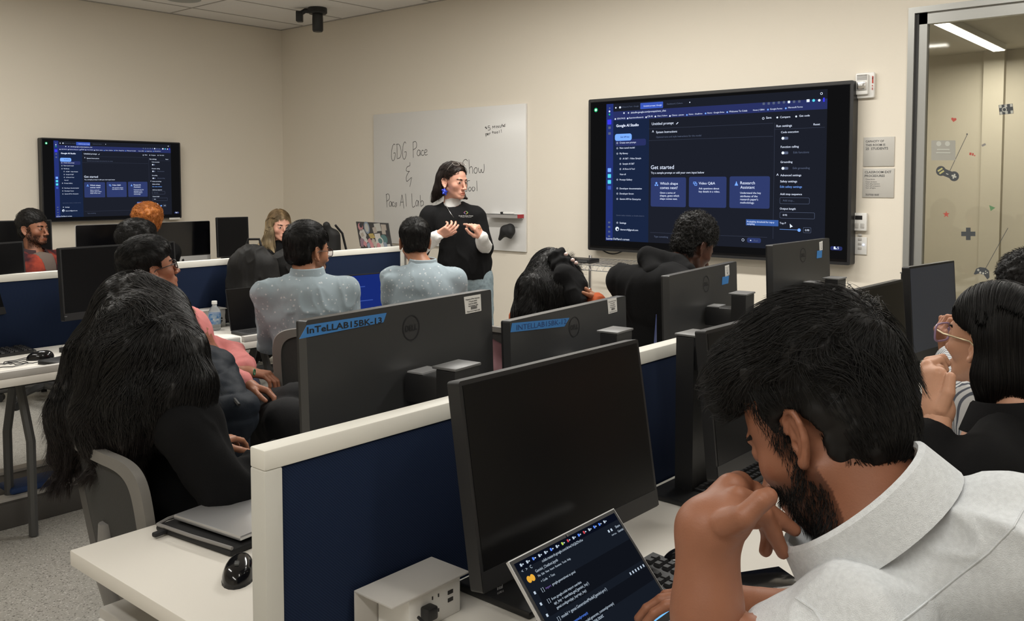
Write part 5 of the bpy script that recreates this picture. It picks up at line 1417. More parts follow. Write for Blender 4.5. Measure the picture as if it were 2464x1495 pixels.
def hair_short_prims(H, grow=1.0, top=(0, 0, 0), back=-.062, line=.058, quiff=None, side=1.0):
    p = [H.ell((0, -.016, .050 + top[2]), (.080 * side + top[0], .102 * grow + top[1], .083 + top[2]), .01), H.ell((0, -.035, -.005), (.070 * side, .078, .075), .02)]
    if quiff: p += [H.ell(q[0], q[1], .02) for q in quiff]
    def c1(L): x, y, z = L.T; return np.minimum(line - z - .35 * np.abs(x), y - .030 + .3 * np.maximum(0, -z - .0))
    def c2(L): x, y, z = L.T; return np.minimum(-.022 - z, y + .025)
    def c3(L): x, y, z = L.T; return back - z - .25 * (y + .06)
    def c4(L): x, y, z = L.T; return .029 - np.sqrt((y + .004) ** 2 + ((z + .012) * .85) ** 2) - np.maximum(0, .06 - np.abs(x))
    return p + [H.cut(c1, .008), H.cut(c2, .006), H.cut(c3, .01), H.cut(c4, .004)]
def head_flow(H, fwd=.8, swirl=.2):
    """combed from the crown forward on top, down at the sides and back"""
    def f(P):
        L = H.inv(P); x, y, z = L.T
        top = np.clip((z - .05) / .05, 0, 1)[:, None]
        d = np.stack([np.sign(x) * .25, np.where(y > -.05, .35 * fwd, -.2), -np.ones_like(x)], 1) * (1 - top) + np.stack([.3 * x / .08 + swirl, np.full_like(x, fwd), np.zeros_like(x)], 1) * top
        return d @ H.R.T
    return f
def no_face(H, ear=.027, line=.045):
    def f(P):
        x, y, z = H.inv(P).T
        return ((y > .034) & (z < line)) | ((np.abs(x) > .058) & (np.hypot(y + .004, (z + .008) * .9) < ear))
    return f
def short_hair(H, root, m=None, n=1200, prims=None, steps=8, step=.004, r=.0009, h=.004, disp=.003, dsc=45, seed=1, wave=(.5, 25), flow=None, name='hair', off=(.0003, .004), lift=.2, **kw):
    v = Vol(prims or hair_short_prims(H, **kw), h, .015); Vv, F = v.mesh(); g = v.grad(Vv); L = H.inv(Vv)
    V2 = Vv + g * (disp * fbm(Vv, dsc, 3, seed))[:, None]
    R0 = pick(Vv, n, np.ones(len(Vv), bool), seed)
    s_ = strands(v, R0, flow or head_flow(H), steps, step, r * np.ones(n), seed, wave, off, lift, reject=no_face(H))
    VV, FF = merge([(V2, F), s_]); 
    return mk(name, VV, FF, m or m_hairblack, root)
def ring_collar(c, up, fwd, rx, ry, h, m, root, name='collar', tilt=.2, t=.004, gap=.0, flare=.01, n=40, drop=0, fold=True):
    """shirt collar: a band with turned-down leaf round the neck"""
    Fm = Frame(c, fwd, up); k = MB(); rows = []
    prof = [(0, 0), (.0, h * .9), (.004, h), (.010, h * .9), (.014 + flare, 0 - h * .25), (.010 + flare, -h * .25), (.006, h * .75)] if fold else [(0, 0), (0, h), (t, h + .001), (t + .001, 0)]
    vs = []; a0 = gap; m_ = len(prof)
    for i in range(n + 1):
        a = math.pi / 2 + a0 + (2 * math.pi - 2 * a0) * i / n; ca, sa = math.cos(a), math.sin(a)
        for (o_, z) in prof: 
            zz = z - tilt * sa * ry * 1.0 - drop * max(0, sa) * .02
            vs.append(tuple(Fm.p((rx + o_) * ca, (ry + o_) * sa, zz)))
    fs = [(i * m_ + j, i * m_ + (j + 1) % m_, (i + 1) * m_ + (j + 1) % m_, (i + 1) * m_ + j) for i in range(n) for j in range(m_)] + [tuple(range(m_)), tuple(range(n * m_ + m_ - 1, n * m_ - 1, -1))]
    k.add(vs, fs, 0, True); o = k.build(name, m, root); o.matrix_parent_inverse = root_matrix(root).inverted(); return o
def glasses(H, root, m, lens=None, y=.103, w=.052, hh=.036, r=.0016, z=.0, name='glasses', temples=True, up=0, tm=None, tiltz=0):
    k = MB(); P = lambda *a: Vector(H.p(*a)); g = MB()
    for s in (-1, 1):
        c_ = (s * .033, y, z); pts = []
        for i in range(25):
            a = 2 * math.pi * i / 24; ca, sa = math.cos(a), math.sin(a); e = .55
            pts.append(P(c_[0] + w / 2 * math.copysign(abs(ca) ** e, ca), y - abs(c_[0] + w / 2 * ca) * .12, z + hh / 2 * math.copysign(abs(sa) ** e, sa)))
        k.tube(pts, r, 6)
        g.add(pts[:-1], [tuple(range(24))])
    k.tube([P(-.008, y + .001, z + .004), P(0, y + .004, z + .006), P(.008, y + .001, z + .004)], r, 6)
    t = MB()
    if temples:
        for s in (-1, 1): t.tube([P(s * .058, y - .008, z + .008), P(s * .074, y - .04, z + .007 + tiltz), P(s * .079, .0, z + .006 + tiltz), P(s * .076, -.02, z - .01 + tiltz)], r * .9, 6)
    f = wchild(k, name + '_frame' if False else 'glasses', m, root)
    if temples: 
        wchild(t, 'temples', tm or m, f)
    if lens:
        wchild(g, 'lenses', lens, f)
    return f
m_lens = bpy.data.materials.new('lens_glass'); m_lens.use_nodes = True; nt = m_lens.node_tree; nt.nodes.clear()
_o = nt.nodes.new('ShaderNodeOutputMaterial'); _t = nt.nodes.new('ShaderNodeBsdfTransparent'); _g = nt.nodes.new('ShaderNodeBsdfGlossy'); _x = nt.nodes.new('ShaderNodeMixShader'); _x.inputs[0].default_value = .18; _g.inputs['Roughness'].default_value = .05
_t.inputs[0].default_value = (.8, .75, .78, 1); nt.links.new(_t.outputs[0], _x.inputs[1]); nt.links.new(_g.outputs[0], _x.inputs[2]); nt.links.new(_x.outputs[0], _o.inputs[0])

# ---------------------------------------------------------------- office chair
def chair(label, x, y, face, seat_m=None, arm_m=None, group='grey-backed office chairs', back_top=.93, back_bot=.56, w=.44, recline=.10, arms=True, seatz=.46):
    r = thing('office_chair', label, 'chair', (x, y, 0), math.radians(face) - math.pi / 2, group)   # local +y = facing
    MB().rbox(-.23, .23, -.2, .24, seatz - .07, seatz, .03, seg=3).build('seat', seat_m or m_navy, r)
    # back frame: curved, open middle with mesh panel
    k = MB(); n = 18
    def bp(u, v): return (u * w / 2 * (1 - .12 * (1 - v)), -.23 - recline * v + .03 * (1 - u * u) * -1, back_bot + (back_top - back_bot) * v)
    def strip(uv0, th=.012, wd=.022):
        pass
    outer = []
    for i in range(4 * n):
        t_ = i / (4 * n) * 2 * math.pi; c_, s_ = math.cos(t_), math.sin(t_); e = .35
        outer.append((math.copysign(abs(c_) ** e, c_), .5 + .5 * math.copysign(abs(s_) ** e, s_)))
    N = len(outer); vs = []
    for (u, v) in outer:
        for (q, dy) in ((1.0, 0), (1.0, -.022), (.86, -.026), (.84, 0)):
            vv = .5 + (v - .5) * q; p = bp(u * q, vv); vs.append((p[0], p[1] + dy, p[2]))
    fs = [(i * 4 + j, i * 4 + (j + 1) % 4, ((i + 1) % N) * 4 + (j + 1) % 4, ((i + 1) % N) * 4 + j) for i in range(N) for j in range(4)]
    k.add(vs, fs, 0, True); bk = k.build('backrest', mat('chair_frame', (.20, .19, .175), .5), r)
    k = MB(); vs = []; 
    for j in range(9):
        for i in range(9): p = bp((-1 + i / 4) * .88, .06 + .88 * j / 8); vs.append((p[0], p[1] - .006, p[2]))
    vs += [(a, b - .006, c_) for a, b, c_ in vs]
    fs = [(j * 9 + i, j * 9 + i + 1, (j + 1) * 9 + i + 1, (j + 1) * 9 + i) for j in range(8) for i in range(8)]; fs += [tuple(q + 81 for q in reversed(f)) for f in fs]
    k.add(vs, fs, 0, True); k.build('back_mesh', mat('chair_mesh', (.05, .05, .048), .85, bump=(300, .5)), bk)
    MB().tube([(0, -.12, seatz - .07), (0, -.27, seatz - .02), (0, -.30, back_bot + .06), (0, -.30, back_bot + .2)], [.028, .03, .026, .018], 10).build('spine', m_grey, r)
    MB().lathe([(.03, .10), (.03, .3), (.02, .3), (.02, seatz - .07)], n=14).build('column', m_dgrey, r)
    for i in range(5):
        a = 2 * math.pi * i / 5 + .3; ca, sa = math.cos(a), math.sin(a)
        lg = MB().tube([(0, 0, .11), (.16 * ca, .16 * sa, .095), (.29 * ca, .29 * sa, .07)], [.03, .022, .016], 8).build('base_leg', m_dgrey, r)
        MB().tube([(.29 * ca - .02 * sa, .29 * sa + .02 * ca, .03), (.29 * ca + .02 * sa, .29 * sa - .02 * ca, .03)], .03, 12).build('caster', m_black, lg)
    if arms:
        for s in (-1, 1):
            am = MB().tube([(s * .20, .0, seatz - .05), (s * .27, -.01, seatz - .03), (s * .285, -.01, .62)], [.018, .018, .016], 8).build('armrest', m_grey, r)
            MB().tube([(s * .285, -.14, .665), (s * .285, -.08, .672), (s * .28, .06, .672), (s * .275, .12, .66)], [.026, .030, .030, .024], 10).build('arm_pad', arm_m or m_navy, am)
    return r
# ================================================================== PEOPLE
def A(px, py, d): return A3(at(px, py, d=d))
FW = A3(FH); RW = A3(RV); ZW = V(0, 0, 1)
sk_fair = skinmat('skin_fair', (214, 160, 138)); sk_tan = skinmat('skin_tan', (170, 118, 90)); sk_brown = skinmat('skin_brown', (150, 100, 76)); sk_olive = skinmat('skin_olive', (200, 150, 122)); sk_dark = skinmat('skin_dark', (78, 48, 36))
def clothmat(name, col, rough=.85, noise=None, bump=(500, .3)): return mat(name, col, rough, spec=.2, noise=noise, bump=bump)
m_tblack = clothmat('black_cotton', (.0065, .0065, .007), .95); m_blackwool = clothmat('black_fleece', (.0055, .0055, .006), .98); m_pants = clothmat('black_trousers', (.012, .012, .013))
m_jeans = clothmat('light_denim', (.30, .38, .42), .85, (60, .25)); m_whitec = clothmat('white_cotton', (.72, .71, .69)); m_pink = clothmat('pink_cotton', (.62, .22, .21), .85, (25, .12))
m_puffer = clothmat('navy_puffer_shell', (.007, .011, .018), .62); m_pale = clothmat('pale_grey_blue_oxford', (.70, .725, .745), .9, (180, .10), (900, .5)); m_mauve = clothmat('mauve_jacket_cloth', (.17, .085, .095), .6)
def pattern_shirt():
    m = bpy.data.materials.new('patterned_blue_shirt'); m.use_nodes = True; nt = m.node_tree; b = nt.nodes['Principled BSDF']; b.inputs['Roughness'].default_value = .85; b.inputs['Specular IOR Level'].default_value = .2
    tc = nt.nodes.new('ShaderNodeTexCoord'); v = nt.nodes.new('ShaderNodeTexVoronoi'); v.inputs['Scale'].default_value = 46; nt.links.new(tc.outputs['Object'], v.inputs['Vector'])
    w = nt.nodes.new('ShaderNodeTexNoise'); w.inputs['Scale'].default_value = 110; nt.links.new(tc.outputs['Object'], w.inputs['Vector'])
    ad = nt.nodes.new('ShaderNodeMath'); ad.operation = 'ADD'; ml = nt.nodes.new('ShaderNodeMath'); ml.operation = 'MULTIPLY'; ml.inputs[1].default_value = .5
    nt.links.new(w.outputs['Fac'], ml.inputs[0]); nt.links.new(v.outputs['Distance'], ad.inputs[0]); nt.links.new(ml.outputs[0], ad.inputs[1])
    r = nt.nodes.new('ShaderNodeValToRGB'); e = r.color_ramp.elements; e[0].position = .42; e[0].color = (.50, .53, .55, 1); e[1].position = .47; e[1].color = (.29, .35, .385, 1)
    nt.links.new(ad.outputs[0], r.inputs['Fac']); nt.links.new(r.outputs[0], b.inputs['Base Color']); return m
m_patt = pattern_shirt()
def sweep_folds(axis, freq, amp, seed=0):
    ax = V(*axis); ax = ax / np.linalg.norm(ax)
    return lambda P: amp * np.sin((P @ ax) * freq + 2.5 * fbm(P, 6, 2, seed)) * np.clip(fbm(P, 5, 2, seed + 3) + .4, 0, 1)
def shoe(root, an, f, m, name='shoe', sole=None):
    F_ = Frame(an, f); v = Vol([F_.cone((0, -.03, -.045), (0, .10, -.06), .04, .036, .03), F_.ell((0, .14, -.062), (.042, .06, .03), .03), F_.cone((0, -.01, -.04), (0, -.005, .0), .042, .042, .02), F_.cut(lambda L: -.088 - L[:, 2], .002)], .006)
    Vv, F = v.mesh(); o = mk(name, Vv, F, m, root)
    s = MB(); 
    pts = [(.040 * math.sin(t) * (1 + .1 * math.cos(t)), .045 + .135 * -math.cos(t)) for t in [2 * math.pi * i / 24 for i in range(24)]]
    s.add([tuple(F_.p(x, y, z)) for z in (-.092, -.075) for x, y in pts], [tuple(range(24)), tuple(range(47, 23, -1))] + [(i, (i + 1) % 24, (i + 1) % 24 + 24, i + 24) for i in range(24)])
    wchild(s, 'sole', sole or m_white, o)
    return o

# the cap stuck on the board
_c = A3(HATP) + V(-.02, 0, 0)
_sc = .82
_v = Vol([cone(_c + V(.01, -.03, .055), _c + V(0, .01, .03), .045, .052, .03), cone(_c + V(0, -.045, .02), _c + V(.0, -.02, -.02), .045, .04, .03), cone(_c + V(-.01, .02, .03), _c + V(-.02, .075, -.055), .045, .018, .03),
          cone(_c + V(-.02, -.01, -.055), _c + V(-.02, .035, -.085), .034, .028, .02, 's')], .004)
_V, _F = _v.mesh(); _V = _c + (_V - _c) * _sc; _V = _V + 0 * _v.grad(_V) * (.006 * wrinkle(_V, 20, 3))[:, None]
mk('hat_body', _V, _F, m_blackm, h)
# ---------------------------------------------------------------- 1 presenter (standing)
D = 5.78
J = dict(pel=A(1118, 668, D), f=None); a = math.radians(236); f = V(math.cos(a), math.sin(a), 0); s = V(math.sin(a), -math.cos(a), 0)
J.update(f=f, s=s, s2=s, f2=f); J['neck'] = A(1088, 494, D); J['head'] = A(1091, 438, D - .03)
# person's right is on the photo's left
J['shR'] = A(1036, 522, D); J['shL'] = A(1143, 522, D); J['elR'] = A(1012, 602, D - .02); J['wrR'] = A(1050, 568, D - .27); J['elL'] = A(1166, 596, D - .03); J['wrL'] = A(1160, 572, D - .27)
pz = J['pel']
for n, g in (('R', 1), ('L', -1)):
    J['hip' + n] = pz + s * g * .09 - ZW * .02; J['kn' + n] = pz + s * g * .11 - ZW * .44 + f * .03; J['an' + n] = V(*(pz + s * g * .12)[:2], .10)
hR = hand_prims(J['wrR'], RW * .8 + ZW * .42 - FW * .15, FW * .7 - RW * .2 + ZW * .3, -1, (.35, .5, .6, .7), (.7, .5), .92); hL = hand_prims(J['wrL'], -RW * .25 + ZW * .5 - FW * .25, FW * .5 - RW * .9, 1, (.45, .9, 1.1, 1.2), (.9, .3), .92)
root, H, hv, _ = build_person('woman standing in black shirt and light jeans, gesturing before the whiteboard', J, (272, -4), sk_fair, .0032, fem=True, nose=.2, jaw=.94, hands=[hR, hL], mouth=.005, iris=(.35, .05), brow_t=.0012, brow_m=m_hairbrown, hscale=.96, neck_r=.046)
cp = torso_prims(J, .012, .95, 1.05) + [cone(J['neck'] + (J['shL'] - J['neck']) * .2 - ZW * .16 + f * .07, J['neck'] + (J['shR'] - J['neck']) * .2 - ZW * .16 + f * .07, .055, .055, .05)]
cp += arm_prims(J, 'L', .020, part=.45) + arm_prims(J, 'R', .020, part=.45); cp += [Frame(J['pel'], f).ell((0, 0, .09), (.175, .135, .13), .05)]
cloth(cp, .007, 't_shirt', m_tblack, root, .005, 12, 3, cuts=[Frame(J['pel'], f).cut(lambda L: -.005 - L[:, 2]), Frame(J['neck'] + f * .02, f).cut(lambda L: .062 - np.linalg.norm(L * V(1, 1, .55) - V(0, .0, .03), axis=1))])
ua = []
for n in 'LR': ua.append(cone(J['el' + n] + (J['sh' + n] - J['el' + n]) * .3, J['el' + n], .05, .047, .02)); ua.append(cone(J['el' + n], J['wr' + n], .047, .038, .02))
ua.append(cone(J['neck'] - ZW * .05, J['neck'] + ZW * .03 + f * .006, .068, .054, .02))
cloth(ua, .006, 'undershirt', m_whitec, root, .005, 22, 5)
cloth(leg_prims(J, .012, (.088, .060, .05)) + [Frame(J['pel'], f).ell((0, 0, .02), (.165, .125, .12), .04)], .008, 'jeans', m_jeans, root, .004, 14, 6, fold=sweep_folds((0, 0, 1), 60, .003))
for n in 'LR': shoe(root, J['an' + n], f, m_white)
# long dark hair behind shoulders
def long_hair(H, root, m, falls, n=1500, steps=16, step=.014, r=.0012, seed=1, h=.005, disp=.005, wave=(.35, 10), capg=1.0, line=.066, part=0.0, m2=None, off=(.0005, .008), lift=.1, hold_until=.8, roots=None, top=.006, tint=None, cutears=False, extra=None, name='hair', earz=.022, clump=.6):
    def c9(L):
        x, y, z = L.T; return np.minimum(np.minimum(earz - z + .3 * (y + .02), y + .024), z + .075)
    def c1(L):
        x, y, z = L.T; return np.minimum(np.minimum(line - z - .5 * np.maximum(0, np.abs(x) - part) , y - .022 - .2 * np.maximum(0, -z)), .074 + np.maximum(0, y) * 0 - np.abs(x) * .9)
    P = [H.ell((0, -.016, .050), (.081 * capg, .103 * capg, .083 + top), .01), H.ell((0, -.035, -.02), (.074 * capg, .075, .08), .02)] + (extra or []) + [H.cut(c1, .008)]
    for q in falls:
        for i in range(len(q) - 1): P.append(cone(q[i][0], q[i + 1][0], q[i][1], q[i + 1][1], .03))
    if cutears: P.append(H.cut(c9, .004))
    v = Vol(P, h, .03); Vv, F = v.mesh(); g = v.grad(Vv)
    V2 = Vv + g * (disp * (fbm(Vv * V(1, 1, .35), 40, 3, seed)))[:, None]
    L = H.inv(Vv); R0 = pick(Vv, n, L[:, 2] > (.0 if roots is None else roots), seed)
    def rj(P_):
        x, y, z = H.inv(P_).T; b_ = (y > .05) & (z < .05) & (z > -.13) & (np.abs(x) < .065)
        if cutears: b_ |= (y > -.018) & (z < earz + .006) & (z > -.09) & (np.abs(x) > .05)
        return b_
    def flow(P_):
        Lp = H.inv(P_); x, y, z = Lp.T; t_ = np.clip((z - .06) / .05, 0, 1)[:, None]
        return (np.stack([np.sign(x - part) * 1.2, -.5 * np.ones_like(x), -.3 * np.ones_like(x)], 1) @ H.R.T) * t_ + V(0, 0, -1) * (1 - t_) * 1.0
    st_ = strands(v, R0, flow, steps, step, r * np.ones(n), seed, wave, off, lift, clump, 1.0, hold_until, reject=rj)
    VV, FF = merge([(V2, F), st_]); tn = None
    if tint is not None: tn = tint(VV, H)
    return mk(name, VV, FF, m, root, tn)
ps = H.p
fallsP = [[(ps(.05, -.06, .02), .032), (ps(.055, -.07, -.06), .03), (A(1052, 468, D + .03), .026), (A(1040, 484, D + .02), .010)], [(ps(-.05, -.06, .02), .032), (ps(-.05, -.07, -.06), .028), (A(1108, 468, D + .05), .022), (A(1124, 478, D + .02), .009)]]
long_hair(H, root, m_hairbrown, fallsP, 1800, 14, .014, .0007, 4, part=.01, line=.078, cutears=True, capg=.965, top=.0, earz=.004)
k = MB().add([tuple(H.p(-.078 + .02 * math.cos(t) * (1.2 if i % 2 else .8), -.0 + .0, -.055 + .02 * math.sin(t) * (1.2 if i % 2 else .8))) for i, t in enumerate([2 * math.pi * q / 12 for q in range(12)])], [tuple(range(12))])
for sx in (-1, 1):
    e = MB(); c0 = H.p(sx * .083, .0, -.065); v_ = Vol([ell(c0, (.014, .014, .014), .004)] + [cone(c0 + .018 * V(math.cos(q), math.sin(q) * .3, math.sin(q)), c0, .007, .009, .003) for q in (0, 1.25, 2.5, 3.8, 5.0)], .003)
    vv, ff = v_.mesh(); mk('earring', vv, ff, mat('cobalt_resin', (.015, .04, .42), .25), root)
    wchild(MB().tube([Vector(H.p(sx * .082, -.004, -.036)), Vector(H.p(sx * .083, 0, -.055))], .001, 5), 'earring_hook', m_chrome, root)
G = Frame(H.p(0, .0, .055), H.d(0, .55, .83), H.d(0, -.83, .55), H.s); glasses(G, root, mat('clear_frame', (.25, .22, .2), .2), m_lens, y=.085, w=.05, hh=.034, r=.0014)
nk = [J['neck'] + ZW * .005 + f * .06 + s * .055, J['neck'] - ZW * .05 + f * .105 + s * .03, J['neck'] - ZW * .095 + f * .125, J['neck'] - ZW * .05 + f * .105 - s * .03, J['neck'] + ZW * .005 + f * .06 - s * .055]
wchild(MB().tube([Vector(p) for p in nk], .0012, 5).tube([Vector(nk[2]), Vector(nk[2] - ZW * .02)], .003, 6), 'necklace', m_chrome, root)
# chest emblem
lg = MB(); LC = [mat('emblem_' + n, c, .6) for n, c in (('pink', (.6, .2, .3)), ('purple', (.25, .2, .5)), ('green', (.2, .5, .15)), ('yellow', (.6, .5, .1)))] + [mat('print_white', (.7, .7, .7), .7)]
cpz = A(1121, 512, D - .17); ef = f * .97; ex_ = RW
def E(x, z): return Vector(cpz + RW * x + ZW * z - FW * .0)
for (x0, x1, z1, mi) in ((-.012, -.002, .010, 0), (-.012, -.002, -.010, 1), (.012, .002, .010, 2), (.012, .002, -.010, 3)):
    lg.slab([E(x0 - .002, 0), E(x1 - .002, z1), E(x1 + .002, z1), E(x0 + .003, 0)], -Vector(FW), .002, mi)
put_text(lg, 'Google Developer Groups', E(-.045, -.022), E(.045, -.022), -FH, 4, True); put_text(lg, 'On Campus · Pace University', E(-.035, -.029), E(.035, -.029), -FH, 4)
wchild(lg, 'emblem', LC, root)
rg = MB(); c0 = A(1154, 550, D - .30)
rg.tube([Vector(c0 + .010 * (RW * math.cos(t) + (ZW * .4 - FW * .9) * math.sin(t))) for t in [2 * math.pi * q / 12 for q in range(13)]], .002, 6); wchild(rg, 'ring', mat('gold', (.7, .45, .15), .25, metal=1), root)

# ---------------------------------------------------------------- 2 & 3 men in patterned shirts
def shirt_man(label, pel, face, neck, head, hd, shw, d, seed, beard=0, gl=False, twist=0, arms=None, hairkw=None):
    J = seated(pel, face, shw=shw, twist=twist); J['neck'] = neck; J['head'] = head
    for n, g in (('R', 1), ('L', -1)):
        J['sh' + n] = neck + J['s2'] * g * shw - ZW * .065
        J['el' + n] = J['sh' + n] - ZW * .24 + J['f'] * .13 + J['s'] * g * .02; J['wr' + n] = J['el' + n] + J['f'] * .22 - J['s'] * g * .06 + ZW * .0; J['wr' + n][2] = max(J['wr' + n][2], DESKZ + .05)
    hs = [hand_prims(J['wr' + n], J['f'], -ZW, g, (.3, .3, .35, .4)) for n, g in (('R', 1), ('L', -1))]
    root, H, hv, _ = build_person(label, J, hd, sk_tan, .0035, beard=beard, hands=hs)
    sp = torso_prims(J, .004, 1.0, 1.0, k=.05) + arm_prims(J, 'L', .012, part=.86, k=.04) + arm_prims(J, 'R', .012, part=.86) + [cone(J['sh' + n] * .8 + nk__ * .2 - ZW * .06, J['hip' + n] + ZW * .12, .062, .08, .06) for nk__ in [neck] for n in 'LR'] + [cone(neck - ZW * .07 - J['f2'] * .03, neck - ZW * .28 - J['f2'] * .035, .09, .085, .06)]
    cloth(sp, .007, 'shirt', m_patt, root, .007, 12, seed, fold=sweep_folds((.5, .3, .8), 55, .006, seed), cuts=[Frame(J['neck'] + ZW * .03, (0, 1, 0)).cut(lambda L: .052 - np.linalg.norm(L * V(1, 1, .8), axis=1))])
    ring_collar(J['neck'] + ZW * .012, H.d(0, -.2, 1) * .3 + ZW, J['f2'], .062, .066, .034, m_patt, root, flare=.006, tilt=-.05)
    yk = J['neck'] - ZW * .11 - J['f2'] * .118
    wchild(MB().tube([Vector(yk - J['s2'] * .016), Vector(yk - ZW * .008), Vector(yk + J['s2'] * .016)], .003, 5), 'locker_loop', mat('loop_navy', (.04, .06, .16), .8), root)
    cloth(leg_prims(J, .006), .009, 'trousers', m_pants, root, .004)
    for n in 'LR': shoe(root, J['an' + n], J['f'], m_black)
    short_hair(H, root, n=2600, seed=seed, r=.0007, **(hairkw or {}))
    if beard:
        vv, ff = beard_strands(H, hv, 700, .0009, seed, full=False); mk('beard', vv, ff, m_hairblack, root)
    if gl: glasses(H, root, m_black, m_lens)
    return root, J, H
def beard_strands(H, hv, n, r, seed, full=True, L=.002, steps=4):
    Vv, F = hv.mesh(); Lc = H.inv(Vv); R0 = pick(Vv, n, beard_mask(Lc, full), seed)
    fl = lambda P: (np.stack([np.zeros(len(P)), .25 * np.ones(len(P)), -np.ones(len(P))], 1) @ H.R.T)
    return strands(hv, R0, fl, steps, L, r * np.ones(n), seed, (.5, 60), (0, .002), lift=.5)
pel = V(2.42, 3.19, .55); nk_ = A(740, 668, 3.93)
shirt_man('man with glasses in patterned grey-blue shirt, seen from behind, left one of two', pel, 50, nk_, A(741, 606, 3.97), (2, -4), .165, 3.95, 11, beard=.7, gl=True, hairkw=dict(grow=1.04, top=(.004, .002, .006)))
pel = V(3.28, 3.38, .55); nk_ = A(1018, 643, 4.75)
shirt_man('man in patterned grey-blue shirt seen from behind, directly before the presenter', pel, 40, nk_, A(998, 583, 4.82), (52, -6), .165, 4.8, 23, hairkw=dict(grow=1.02, top=(.004, .002, .004)))
chair('grey office chair behind the man with glasses in the patterned shirt', 2.40, 3.16, 58, arm_m=m_navy, back_top=.97, back_bot=.55)
chair('grey office chair under the patterned-shirt man nearest the presenter', 3.26, 3.36, 40, back_top=.85)

# ---------------------------------------------------------------- 4 man with glasses in pink shirt
J = seated(V(2.0, 3.2, .54), 8, shw=.165, twist=10)
J['neck'] = A(400, 735, 3.62); J['head'] = A(362, 650, 3.72)
J['neck'] = A(376, 748, 3.66); J['shR'] = A(412, 815, 3.52); J['shL'] = A(380, 800, 3.76)
J['elR'] = A(500, 890, 3.34); J['wrR'] = A(590, 925, 3.30); J['elL'] = A(560, 850, 3.75); J['wrL'] = A(590, 895, 3.5)
for n, g in (('R', 1), ('L', -1)):
    J['hip' + n] = V(*J['pel']) + J['s'] * g * .09; J['kn' + n] = A(720 - (g > 0) * 30, 990 + g * 20, 3.25 - g * .06); J['an' + n] = V(J['kn' + n][0] + .05, J['kn' + n][1] + .02, .09)
hs = [hand_prims(J['wrR'], RW * .8 - ZW * .25, -ZW * .8 - FW * .3, -1, (.5, .5, .55, .6)), hand_prims(J['wrL'], RW * .75 - ZW * .1, -ZW, 1, (.6, .6, .6, .6))]
root, H, hv, _ = build_person('young man with black-framed glasses and pink shirt looking up, seated sideways', J, (-10, 14), sk_brown, .0035, hands=hs, jaw=1.05)
sp = torso_prims(J, .004, .85) + arm_prims(J, 'L', .008, part=.93) + arm_prims(J, 'R', .010, part=.93)
cloth(sp, .007, 'shirt', m_pink, root, .007, 12, 9, fold=sweep_folds((.3, -.6, .5), 50, .006), cuts=[Frame(J['neck'] + ZW * .03, (0, 1, 0)).cut(lambda L: .05 - np.linalg.norm(L * V(1, 1, .8), axis=1))])
ring_collar(J['neck'] + ZW * .01, ZW, J['f2'], .062, .066, .03, m_pink, root)
cloth(leg_prims(J, .012, (.09, .065, .05)), .009, 'trousers', m_pants, root, .005)
for n in 'LR': shoe(root, J['an' + n], J['f'], m_black)
short_hair(H, root, n=3000, seed=8, disp=.006, dsc=35, r=.0007, grow=1.07, top=(.006, .004, .010), quiff=[((0, .035, .085), (.06, .06, .05)), ((0, -.09, .0), (.05, .04, .06))], wave=(.9, 22), step=.006, lift=.5)
glasses(H, root, m_black, m_lens, hh=.036, r=.002)
rg = MB(); c0 = A(612, 896, 3.42)
rg.tube([Vector(c0 + .011 * (FW * math.cos(t) + ZW * math.sin(t))) for t in [2 * math.pi * q / 12 for q in range(13)]], .0025, 6); wchild(rg, 'ring', mat('green_stone', (.01, .15, .07), .2), root)
chair('office chair with a navy puffer jacket over its back', 1.98, 3.14, 12, arm_m=mat('blue_arm_pad', (.02, .035, .10), .5), back_top=.88)
# puffer jacket draped on the chair
def drape(name, label, cat, pts, m, amp=.01, seed=0, bands=True):
    P = [cone(pts[i][0], pts[i][1], pts[i][2], pts[i][3], .04) for i in range(len(pts))]
    v = Vol(P, .008); Vv, F = v.mesh(); g = v.grad(Vv)
    z = Vv[:, 2]
    q = np.abs(np.sin(z * 42 + 1.2 * fbm(Vv, 3, 2, seed))) ** .5 if bands else 0
    Vv = Vv + g * (amp * (q if bands else 0) + amp * .6 * fbm(Vv, 14, 3, seed))[:, None]
    c_ = Vv.mean(0); o = thing(name, label, cat, (float(c_[0]), float(c_[1]), float(Vv[:, 2].min())))
    mk('shell', Vv, F, m, o); return o
j1, j2, j3, j4 = A(470, 870, 3.28), A(555, 900, 3.1), A(520, 1010, 3.1), A(575, 1050, 3.05)
o = drape('jacket', 'navy quilted puffer jacket hanging over the office chair back', 'jacket', [(A(452, 838, 3.34), A(510, 895, 3.18), .05, .07), (A(505, 900, 3.15), A(560, 1000, 3.02), .075, .075), (A(450, 900, 3.2), A(480, 1080, 3.05), .07, .09), (A(560, 990, 3.02), A(545, 1085, 3.0), .07, .07), (A(480, 1040, 3.1), A(540, 1120, 3.02), .08, .07), (A(500, 950, 3.08), A(500, 1150, 3.0), .09, .08)], m_puffer, .012, 4)
wchild(MB().tube([Vector(A(470, 852, 3.22)), Vector(A(520, 905, 3.08)), Vector(A(575, 975, 2.93))], .006, 6), 'seam_piping', m_black, o)

